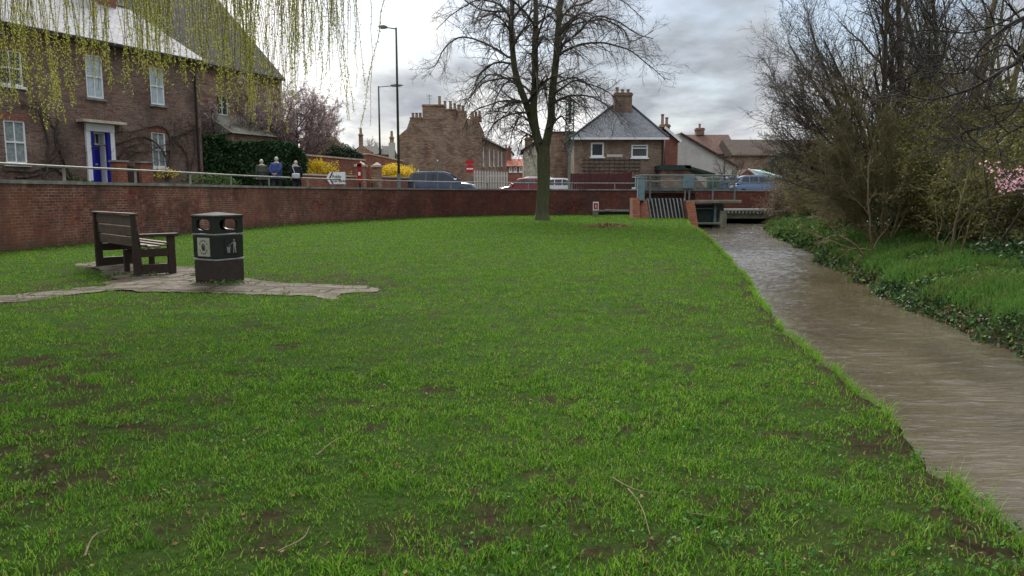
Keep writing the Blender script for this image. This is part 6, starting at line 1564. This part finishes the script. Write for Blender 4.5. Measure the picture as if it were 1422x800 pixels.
_, n = woody('bare_tree', bpos(1226, 23), 'slim multi stemmed bare tree leaning over the stream at the foot of the right bank', 'tree', 'bark_olive',
      [((-.45, .1, 1), 4.0, .075, (0, 0, 0)), ((-.6, -.1, 1), 3.0, .06, (-.1, 0, 0)), ((-.15, 0, 1), 4.8, .07, (.15, 0, 0)), ((.25, -.1, 1), 5, .05, (.2, 0, 0)), ((-.8, .2, .8), 3.2, .045, (-.1, 0, 0)), ((-.6, .3, .9), 3.4, .05, (-.1, 0, 0)), ((-.3, -.3, .9), 3.6, .045, (.1, 0, 0)), ((.5, .2, .9), 4.5, .045, (.2, 0, 0))], RT, bound=lambda z: -3.0 + max(0, z - 3) * .4); tot += n
for px, D, L, r, tx, lab in ((1338, 36, 13, .26, .0, 'tall straight mossy trunked tree behind the ivy clad tree'), (1300, 40, 12, .2, -.05, 'tall slender tree between the ivy clad tree and the mossy trunk'), (1385, 34, 12, .2, .05, 'tall bare tree near the right edge in front of the barn roof')):
    P_ = dict(RT); P_['kids'] = [2.2, 1.4, .8]; P_['ang'] = [.7, .6, .6]; P_['len'] = [.30, .5, .5]; P_['start'] = [.25, .1, .1]
    _, n = woody('bare_tree', bpos(px, D), lab, 'tree', 'bark_olive', [((tx, 0, 1), L, r, (0, 0, -.1)), ((tx + .18, .1, 1), L * .8, r * .6, (.2, 0, -.1)), ((tx - .25, .0, 1), L * .8, r * .55, (-.2, 0, -.1))], P_); tot += n
# dark overhanging branches of a tree just outside the frame on the right
b = (12.3, 13.0, gz(12.3, 13.0)); B = Vector(b)
ov = empty('overhanging_tree', b, 0, 'near black barked tree whose long boughs hang in from the right', 'tree')
P_ = catmull([(0, 0, -.1), (-.1, .1, 1.5), (0, 0, 3.2), (.1, .1, 5.5), (.0, .2, 8), (.1, .1, 10)], 5); link('trunk', tube_mesh('ot', [(P_, np.linspace(.26, .02, len(P_)))], 12), 'bark_black', ov)
bl = []; tw = []
TR_ = P_
OP = dict(seg=[6, 5, 4], wig=[.14, .18, .2], trop=[.03, .02, .02], start=[.15, .2], kids=[1.1, .9], ang=[.6, .6], len=[.5, .5], rad=[.55, .6], rmin=.006, taper=.3)
for pl_, D_, w_ in (([(1440, 75), (1410, 92), (1378, 108), (1345, 124), (1300, 136), (1265, 130), (1228, 118)], 13.5, .045), ([(1440, 25), (1405, 30), (1360, 65), (1335, 100), (1300, 98), (1262, 95)], 13.0, .035), ([(1440, 10), (1395, 32), (1350, 48), (1310, 47), (1280, 52)], 14, .03), ([(1440, 130), (1410, 152), (1375, 168), (1340, 178), (1310, 200)], 13, .025), ([(1440, 90), (1400, 60), (1370, 72), (1330, 80), (1290, 60)], 15, .03), ([(1440, 175), (1400, 185), (1375, 208), (1345, 212)], 12.5, .022)):
    P_ = [np.array(at(px, py, D_)) - np.array(B) for px, py in pl_]; s0 = np.array([0, 0, P_[0][2] * .8]); P_ = catmull([s0, (s0 + P_[0]) / 2 + [0, 0, .1]] + P_, 4)
    P_ += np.cumsum(nr.normal(size=P_.shape) * .008, 0); w = np.linspace(w_ * 1.2, .007, len(P_)); bl.append((P_, w)); along(P_, w, .9, 1.0, .12, 0, OP, .6, .3)
for k in range(16):
    p = TR_[8 + k]; a_ = rng.uniform(-1.9, 1.9); grow(tw, None, tuple(p), norm3((math.cos(a_), math.sin(a_), .7)), rng.uniform(2, 3.5), .05, 0, OP)
link('boughs', tube_mesh('ob', bl, 7), 'bark_black', ov); link('twigs', tube_mesh('otw', tw, 3), 'bark_black', ov)
# --- shrubs
SP = dict(seg=[6, 5, 4], wig=[.16, .2, .25], trop=[-.01, -.03, -.02], start=[.1, .1], kids=[2.6, 1.6], ang=[.7, .8], len=[.55, .5], rad=[.5, .6], rmin=.006, taper=.35)
shr = [(1530, 22, 3.2, 28, .6, 'bark_olive', 'olive_leaf', 1.4, 'olive thicket beyond the right edge of the green bank'), (1620, 27, 3.6, 28, .6, 'bark_olive', 'olive_leaf', 1.4, 'farther olive thicket beyond the right edge'),  # px, D, height, stems, spread, bark, leaf mat, leaf density, label
 (1098, 49, 2.5, 34, .75, 'bark_tan', 'bud', .5, 'rounded tan brown bramble bush at the stream end of the bridge'),
 (1140, 44, 2.9, 34, .7, 'bark_tan', 'olive_leaf', .8, 'brown and olive bush second from the bridge on the right bank'),
 (1125, 56, 4.2, 30, .6, 'bark_olive', 'olive_leaf', 1.6, 'olive leaved bush behind the brambles by the green roofed shed'),
 (1175, 38, 3.4, 34, .6, 'bark_olive', 'olive_leaf', 1.3, 'olive shrub left of the slim multi stemmed tree'),
 (1215, 33, 3.3, 32, .6, 'bark_olive', 'olive_leaf', 1.4, 'mid green shrub behind the slim multi stemmed tree'),
 (1262, 30, 3.2, 32, .65, 'bark_olive', 'olive_leaf', 1.4, 'olive shrub at the foot of the ivy clad tree'),
 (1300, 25, 3.4, 32, .6, 'bark_olive', 'olive_leaf', 1.5, 'twiggy olive thicket right of the ivy clad tree'),
 (1350, 22, 3.4, 30, .6, 'bark_olive', 'olive_leaf', 1.5, 'twiggy olive thicket in front of the barn roof'),
 (1400, 19, 3.2, 28, .6, 'bark_olive', 'olive_leaf', 1.4, 'dark twiggy thicket behind the pink blossom'),
 (1440, 23, 3.8, 28, .6, 'bark_olive', 'olive_leaf', 1.4, 'olive thicket at the far right edge'),
 (1330, 32, 4.6, 30, .55, 'bark_olive', 'olive_leaf', 1.6, 'taller olive brown shrub in front of the mossy trunked tree'),
 (1395, 29, 4.4, 30, .55, 'bark_olive', 'olive_leaf', 1.6, 'taller olive brown shrub in front of the barn at the right edge'),
]
for px, D, H, ns, spd, bk_, lm, ld, lab in shr:
    P_ = dict(SP); L = H * .95
    _, n = woody('shrub', bpos(px, D), lab, 'shrub', bk_, fan(ns, spd, L, .022, br=.55), P_, lmat=lm, lsize=(.085, .05), ldens=ld * .8, group='shrubs along the right bank', lofs=.10); tot += n
print('right branches', tot)
# small bare tree and dark evergreens beyond the bridge
_, n = woody('bare_tree', (at(1013, 250, 67).x, 67, 1.45), 'small rounded bare tree in front of the white rendered wall', 'tree', 'bark_dark', [((0, 0, 1), 2.4, .09, (0, 0, 0)), ((.3, 0, 1), 3.0, .07, (0, 0, .4)), ((-.4, 0, 1), 3.0, .07, (0, 0, .4)), ((-.9, .1, .8), 2.6, .05, (0, 0, .8)), ((.9, -.1, .8), 2.6, .05, (0, 0, .8))], dict(seg=[6, 5, 4], wig=[.15, .22, .25], trop=[.04, .02, .0], start=[.2, .15], kids=[2.2, 1.4], ang=[.75, .8], len=[.6, .5], rad=[.55, .6], rmin=.012, taper=.3))
def leafblob(name, loc, label, cat, mat, blobs, n, size, bark='bark_dark', group=None, part='crown', trunk_h=1.5, shell=.55):
    """blobs: centre, radii; leaves sit mostly in the outer shell, broken up by noise"""
    e = empty(name, loc, 0, label, cat, group); A = []
    tot_ = sum(r_[0] * r_[1] + r_[0] * r_[2] for c_, r_ in blobs)
    for c_, r_ in blobs:
        k = int(n * (r_[0] * r_[1] + r_[0] * r_[2]) / tot_); d = nr.normal(size=(k, 3)); d /= np.linalg.norm(d, axis=1, keepdims=True)
        rad = (shell + (1 - shell) * nr.random(k) ** .5) * (.86 + .30 * fbm(d[:, 0] * 3 + 5, d[:, 1] * 3 + d[:, 2] * 4, 3, 3))
        A.append(d * rad[:, None] * r_ + c_)
    A = np.concatenate(A); link(part, leaf_mesh('lb', A, size[0], size[1]), mat, e)
    tw_ = [(np.array([[0, 0, -.1], [rng.gauss(0, .05), rng.gauss(0, .05), trunk_h * .5], np.array(blobs[0][0])]), [.09, .07, .03])]
    for c_, r_ in blobs:
        for _ in range(14):
            d = nr.normal(size=3); d /= np.linalg.norm(d); d[2] = abs(d[2]); tw_.append((np.array([[0, 0, trunk_h * .3], (np.array(c_) + [0, 0, 0]) * .7, np.array(c_) + d * r_ * .9]), [.04, .03, .01]))
    link('stem', tube_mesh('ls', tw_, 5), bark, e); return e
def Wp(px, D): return (at(px, 250, D).x, D, 1.45)
leafblob('evergreen_shrub', Wp(1090, 78), 'dark evergreen bush behind the green roofed shed', 'shrub', 'conifer', [((0, 0, 2.6), (2.0, 1.5, 1.8)), ((2.2, .3, 2.2), (1.8, 1.4, 1.7)), ((4.5, 0, 2.4), (2.2, 1.4, 2.0))], 9000, (.22, .14))
# --- hedge and left side shrubs
leafL, leafR = at(280, 250, 42.5), at(423, 250, 45.5)
hx = leafR.x - leafL.x; hy = 3.0; ha = math.atan2(hy, hx); HL = math.hypot(hx, hy)
hed = empty('ivy_hedge', (leafL.x, 42.5, 1.45), ha, 'thick dark green ivy covered hedge behind the three walkers', 'hedge')
hh = at(350, 199, 44).z - 1.45
n = 30000; x = nr.uniform(0, HL, n); y = nr.uniform(-.35, 1.5, n); z = nr.uniform(0, 1, n) ** .8 * hh
m_ = nr.random(n); y = np.where(m_ < .55, -.35 + nr.random(n) * .35, y); z = np.where((m_ > .55) & (m_ < .8), hh - nr.random(n) * .3, z)
bulge = (fbm(x * .7, z * .9, 4, 3) - .5) * .8; y = y - bulge; z = z + (fbm(x * .8, y, 8, 3) - .5) * .55 + np.where(x < 1.2, .3, 0) - np.where(x > HL - .9, (x - HL + .9) * .8, 0)
x = x + (fbm(z, y, 3, 2) - .5) * .5; z = np.maximum(z, .02)
link('leaves', leaf_mesh('hg', np.stack([x, y, z], 1), .17, .13), 'ivy', hed)
st_ = [(np.array([[q, .5, 0], [q + rng.gauss(0, .1), .5 + rng.gauss(0, .1), hh * .5], [q + rng.gauss(0, .3), .5 + rng.gauss(0, .2), hh * .9]]), [.08, .06, .03]) for q in np.arange(.3, HL, .45)]
link('stems', tube_mesh('hs', st_, 5), 'bark_dark', hed)
def forsy(px0, px1, pyt, D0, D1, label):
    a, b_ = at(px0, 250, D0), at(px1, 250, D1); L = math.hypot(b_.x - a.x, D1 - D0); th_ = math.atan2(D1 - D0, b_.x - a.x); h_ = at(px0, pyt, D0).z - 1.45
    e = empty('forsythia', (a.x, D0, 1.45), th_, label, 'shrub', 'yellow forsythia bushes'); tw_ = []; P_ = []
    nst = int(L * 34)
    for k in range(nst):
        x0 = rng.uniform(.2, L - .2); prof = math.sin(math.pi * min(max(x0 / L, .06), .94)) ** .35
        hgt = h_ * prof * rng.uniform(.75, 1.08) * (1 - .28 * max(0, (x0 / L - .5) * 2) if L > 6 else 1); y0 = rng.uniform(.2, 1.2)
        q = catmull([(x0, y0, 0), (x0 + rng.gauss(0, .1), y0 + rng.gauss(0, .1), hgt * .6), (x0 + rng.gauss(0, .35), y0 + rng.gauss(-.1, .4), hgt), (x0 + rng.gauss(0, .55), y0 + rng.gauss(-.2, .5), hgt * .86)], 5)
        tw_.append((q, np.linspace(.012, .004, len(q))))
        for r_ in q[3:]:
            for _ in range(5): P_.append(r_ + nr.normal(size=3) * .06)
    link('flowers', leaf_mesh('ff', np.array(P_), .085, .06), 'forsythia', e); link('stems', tube_mesh('fs', tw_, 3), 'bark_tan', e)
forsy(431, 476, 223, 46, 50, 'rounded bright yellow forsythia, the smaller left one')
forsy(519, 597, 227, 54.5, 62.5, 'long bright yellow forsythia, the larger right one behind the lamp posts')
CP = dict(seg=[7, 6, 5, 4], wig=[.08, .14, .2, .22], trop=[.02, .03, .03, .02], start=[.15, .15, .15], kids=[2.4, 1.7, 1.2], ang=[.6, .65, .7], len=[.55, .55, .5], rad=[.55, .5, .6], rmin=.012, taper=.3)
for px, D, H, lab, ns in ((368, 49.5, 5.2, 'pinkish brown budding cherry tree in front of the large brown gable', 8), (416, 52, 4.7, 'pinkish budding cherry tree to the right of the gable, against the sky', 9), (322, 47, 4.2, 'small budding cherry behind the left end of the ivy hedge', 4)):
    woody('cherry_tree', Wp(px, D), lab, 'tree', 'bark_pink', [((0, 0, 1), H * .45, .16, (0, 0, -.1))] + [((math.cos(k * 6.28 / ns) * .7, math.sin(k * 6.28 / ns) * .7, 1), H, .10, (0, 0, H * .30)) for k in range(ns)], CP, lmat='blossom_pale', lsize=(.08, .06), ldens=.5, group='budding cherry trees', leafname='buds', lofs=.05)
leafblob('shrub', Wp(402, 48.5), 'dark red leaved shrub at the right end of the ivy hedge', 'shrub', m_leaf('dark red leaf', (.05, .015, .015), (.11, .03, .03)), [((0, 0, 2.6), (.7, .6, .9))], 1800, (.13, .09))
leafblob('shrub', Wp(455, 58), 'brown green shrub peeping over the brick garden wall', 'shrub', 'olive_leaf', [((0, 0, 3.3), (1.4, 1, 1.3)), ((1.0, 0, 2.8), (1.2, 1, 1.2))], 5000, (.15, .1))
leafblob('evergreen_shrub', Wp(476, 57), 'dark green conifer bush peeping over the brick garden wall', 'shrub', 'conifer', [((0, 0, 2.7), (1.6, 1, 1.1))], 4000, (.16, .1))
leafblob('shrub', Wp(100, 34.5), 'low green plants in the front garden of the blue doored house', 'shrub', 'ivy_mix', [((-2.2, 0, .5), (1.8, .4, .5)), ((0, .3, .5), (1, .4, .4)), ((4.6, 4.2, .6), (1.6, .5, .6))], 3500, (.12, .08), trunk_h=.3)
leafblob('shrub', Wp(230, 38.0), 'small yellow flowering shrub below the right ground floor window', 'shrub', 'forsythia', [((0, .0, 1.2), (.7, .3, .25))], 160, (.1, .08), trunk_h=.6)
# bare trees far behind between the chimneys
for px, D, H, lab in ((515, 110, 8.0, 'small far bare tree between the two thin chimneys'), (462, 95, 6.5, 'far bare tree behind the brick garden wall')):
    woody('bare_tree', Wp(px, D), lab, 'tree', 'bark_pink', [((0, 0, 1), H * .5, .15, (0, 0, 0))] + [((rng.gauss(0, .6), rng.gauss(0, .6), 1), H * .6, .08, (0, 0, H * .3)) for _ in range(5)], dict(CP, rmin=.02, kids=[1.8, 1.2, .6]), group='far bare trees')
# --- pink blossom and thin saplings near the right edge
b = bpos(1383, 16.5); woody('sapling', b, 'thin dark sapling trunk below the pink blossom', 'sapling', 'bark_black', [((.05, 0, 1), 2.8, .034, (0, 0, -.1)), ((.35, .1, 1), 2.0, .02, (0, 0, .8)), ((-.5, 0, .8), 1.6, .02, (0, 0, .9))], dict(SP, kids=[1.2, 1.0]))
woody('sapling', bpos(1326, 17), 'thin straight olive sapling in the middle of the right bank', 'sapling', 'bark_olive', [((-.03, 0, 1), 3.2, .032, (0, 0, -.1)), ((.2, 0, 1), 2.2, .02, (.1, 0, 0)), ((-.4, 0, 1), 1.9, .02, (-.1, 0, 0))], dict(SP, kids=[1.2, 1.0]))
woody('sapling', bpos(1212, 21), 'leaning pale stemmed sapling nearest the water on the right bank', 'sapling', 'bark_tan', [((-.7, 0, .8), 2.0, .035, (0, 0, -.1)), ((-.1, 0, 1), 2.8, .035, (.2, 0, -.1)), ((-.9, -.1, .35), 1.7, .02, (0, 0, .3))], dict(SP, kids=[1.2, 1.0]))
b = bpos(1490, 15.3); e = empty('blossom_shrub', b, 0, 'shrub with clusters of pale pink blossom at the right edge', 'shrub'); tw_ = []; P_ = []; E_ = Vector(b)
for px, py in ((1372, 226), (1380, 240), (1388, 248), (1394, 238), (1400, 252), (1405, 243), (1410, 258), (1414, 247), (1418, 262), (1420, 238), (1425, 250), (1430, 262), (1434, 240), (1402, 262), (1440, 254), (1396, 256), (1378, 232), (1412, 252), (1419, 255)):
    t_ = np.array(at(px, py, 15 + rng.gauss(0, .3)) - E_); q = catmull([(0, 0, 0), tuple(t_ * .5 + [0, 0, .25]), tuple(t_)], 5); tw_.append((q, np.linspace(.012, .003, len(q))))
    k_ = 6 if px < 1385 else rng.randrange(6, 26)
    for _ in range(k_): P_.append(t_ + nr.normal(size=3) * [.09, .09, .045])
link('stems', tube_mesh('bs', tw_, 4), 'bark_dark', e); link('blossom', leaf_mesh('bf', np.array(P_), .055, .05), 'blossom', e)

# ------------------------------------------------------------------ ground cover on the right bank
def cover(name, n, y0, y1, o0, o1, size, mat, label, cat, hz_=(.02, .2), thr=None, pw=1.3, seed=5):
    y = y0 + (y1 - y0) * nr.random(n) ** pw; o_ = nr.uniform(o0, o1, n); x = xR(y) + o_; k = np.ones(n, bool)
    if thr is not None: k = fbm(x * .55, y * .55, seed, 3) > thr
    k &= x < .95 * y + 5
    x, y = x[k], y[k]; z = bank_z(x, y) + nr.uniform(*hz_, len(x)) * (.6 + .8 * fbm(x, y, 6, 2)); sc = np.clip(y / 14, .75, 2.6)
    tag(link(name, leaf_mesh('cv', np.stack([x, y, z], 1), size[0] * sc, size[1] * sc, dirs=np.tile([0, -.2, .15], (len(x), 1)), jitter=.6), mat), label, cat, kind='stuff')
cover('ivy_ground_cover', 62000, 6, 52, -.18, 9, (.085, .075), 'ivy_mix', 'dark ivy covering the right bank of the stream', 'ivy', (.0, .22), None, 1.25)
cover('bank_edge_leaves', 17000, 6, 40, -.22, .5, (.06, .055), 'ivy', 'small dark leaves overhanging the right waterline', 'leaves', (-.02, .15), None, 1.2)
cover('dead_leaves', 6500, 6, 22, -.12, 1.1, (.07, .045), 'dead_leaf', 'brown dead leaves along the right water edge', 'leaves', (.0, .12), .48, 1.3, 17)
cover('undergrowth', 42000, 8, 40, 2.6, 8.5, (.09, .065), 'olive_leaf', 'low brambles and nettles under the trees on the right bank', 'undergrowth', (.05, .65), .42, 1.2, 23)
cover('low_ivy', 42000, 8, 40, 2.0, 7.5, (.09, .08), 'ivy', 'heaped ivy under the shrubs on the right bank', 'ivy', (.05, .5), .47, 1.2, 29)
# tall daffodil-like blades
n = 60000; y = 7 + 20 * nr.random(n) ** 1.25; o_ = nr.uniform(.18, 4.6, n); x = xR(y) + o_
k = (fbm(x * .6, y * .6, 33, 3) > .38 + np.clip(o_ - 2.4, 0, 3) * .08) & (x < .95 * y + 5); x, y = x[k], y[k]; n = len(x); sc = np.clip(y / 12, .8, 2)
V, F = blades(n, x, y, bank_z(x, y) + .02, .30 * nr.uniform(.4, 1.25, n), .014 * sc, .55, 2)
tag(link('daffodil_leaves', npmesh('df', V, F), 'lush'), 'tall bright green daffodil leaves growing on the right bank', 'plants', kind='stuff')
n = 26000; y = 6 + 24 * nr.random(n) ** 1.3; o_ = nr.uniform(.05, 8, n) ** .5 * 1.3; x = xR(y) + o_; k = x < .95 * y + 5; x, y = x[k], y[k]; n = len(x)
V, F = blades(n, x, y, bank_z(x, y), .14 * nr.uniform(.4, 1.4, n), .009 * np.clip(y / 10, .8, 2.4), 1.2, 2)
tag(link('rough_grass', npmesh('rg', V, F), 'grass'), 'rough grass among the ivy on the right bank', 'grass', kind='stuff')

# ------------------------------------------------------------------ sky, light
W = bpy.data.worlds.new('World'); SC.world = W; W.use_nodes = True; t = W.node_tree
SUN_EL, SUN_AZ = R(38), R(-12)        # azimuth measured from +Y towards +X
class WN(NT):
    def __init__(s): s.t = t; s.n = t.nodes; s.l = t.links
w = WN(); bg = t.nodes['Background']
sky = w.node('ShaderNodeTexSky'); sky.sky_type = 'NISHITA'; sky.sun_disc = False; sky.sun_elevation = SUN_EL; sky.sun_rotation = SUN_AZ; sky.air_density = 1.2; sky.dust_density = 1.5
dirv = w.co('Generated'); sep = w.node('ShaderNodeSeparateXYZ', Vector=dirv)
zc = w.math('MAXIMUM', sep.outputs[2], 0.0); zz = w.math('ADD', zc, .16)
cx_ = w.math('DIVIDE', sep.outputs[0], zz); cy2 = w.math('DIVIDE', sep.outputs[1], zz)
pv = w.node('ShaderNodeCombineXYZ', X=cx_, Y=cy2, Z=0.0).outputs[0]
n1 = w.noise(w.map(pv, (1.0, .8, 1)), .95, 8, .56); n2 = w.noise(w.map(pv, (1.2, .8, 1), (0, 0, 1.0)), 1.7, 7, .6)
def lobe(px, py, half):      # a soft bright or clear patch of cloud in a fixed direction
    d = Vector(ray(px, py)).normalized(); dt = w.node('ShaderNodeVectorMath', _operation='DOT_PRODUCT', i0=dirv, i1=tuple(d)).outputs['Value']
    mr_ = w.node('ShaderNodeMapRange', Value=dt); mr_.inputs[1].default_value = math.cos(R(half)); mr_.inputs[2].default_value = 1.0; mr_.interpolation_type = 'SMOOTHSTEP'; return mr_.outputs[0]
bright = w.ramp(n2, [(.34, 0.), (.62, 1.)])
def add(a, b, k): return w.math('ADD', a, w.math('MULTIPLY', b, k))
br_ = w.math('MULTIPLY', bright, .55)
for px, py, hf, k in ((400, 60, 12, .45), (560, 50, 5, .30), (640, 190, 6, .12), (740, 215, 8, .45), (1010, 110, 8, .18), (1180, 190, 7, .35), (430, 10, 12, .4)): br_ = add(br_, lobe(px, py, hf), k)
for px, py, hf, k in ((550, 140, 5, -.5), (1000, 20, 9, -.35), (880, 70, 6, -.25), (960, 170, 5, -.15)): br_ = add(br_, lobe(px, py, hf), k)
cloudc = w.ramp(br_, [(.0, (3.0, 3.25, 3.6)), (.3, (4.0, 4.2, 4.5)), (.62, (5.8, 5.9, 6.0)), (.9, (9.6, 9.5, 9.4))])
gap = w.ramp(n1, [(.34, 0.), (.50, 1.)])
for px, py, hf in ((512, 6, 3.6), (700, 8, 5.5), (1170, 10, 5)): gap = w.math('SUBTRACT', gap, w.math('MULTIPLY', lobe(px, py, hf), 1.3))
gap = w.math('MAXIMUM', gap, .12)
blue = w.mix(.45, sky.outputs[0], (3.4, 4.6, 6.6))
zen = w.ramp(sep.outputs[2], [(.50, 1.0), (.85, 4.8)])  # overhead sky brightened out of view to add light to the scene
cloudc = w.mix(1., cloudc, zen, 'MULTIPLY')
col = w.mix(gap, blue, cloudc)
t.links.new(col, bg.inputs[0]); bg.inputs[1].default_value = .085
sl_ = bpy.data.lights.new('sun', 'SUN'); sl_.energy = 3.8; sl_.angle = R(26); sl_.color = (1, .95, .87); so = bpy.data.objects.new('sun', sl_); COL.objects.link(so)
sd = Vector((math.sin(SUN_AZ) * math.cos(SUN_EL), math.cos(SUN_AZ) * math.cos(SUN_EL), math.sin(SUN_EL)))
so.rotation_euler = (-sd).to_track_quat('-Z', 'Y').to_euler(); so.location = (0, 0, 40)
SC.view_settings.view_transform = 'Standard'; SC.view_settings.look = 'None'; SC.view_settings.exposure = .68; SC.view_settings.gamma = 1
SC.cycles.max_bounces = 5; SC.cycles.diffuse_bounces = 2; SC.cycles.glossy_bounces = 3; SC.cycles.transmission_bounces = 2; SC.cycles.transparent_max_bounces = 4
SC.cycles.use_denoising = True; SC.cycles.use_adaptive_sampling = True
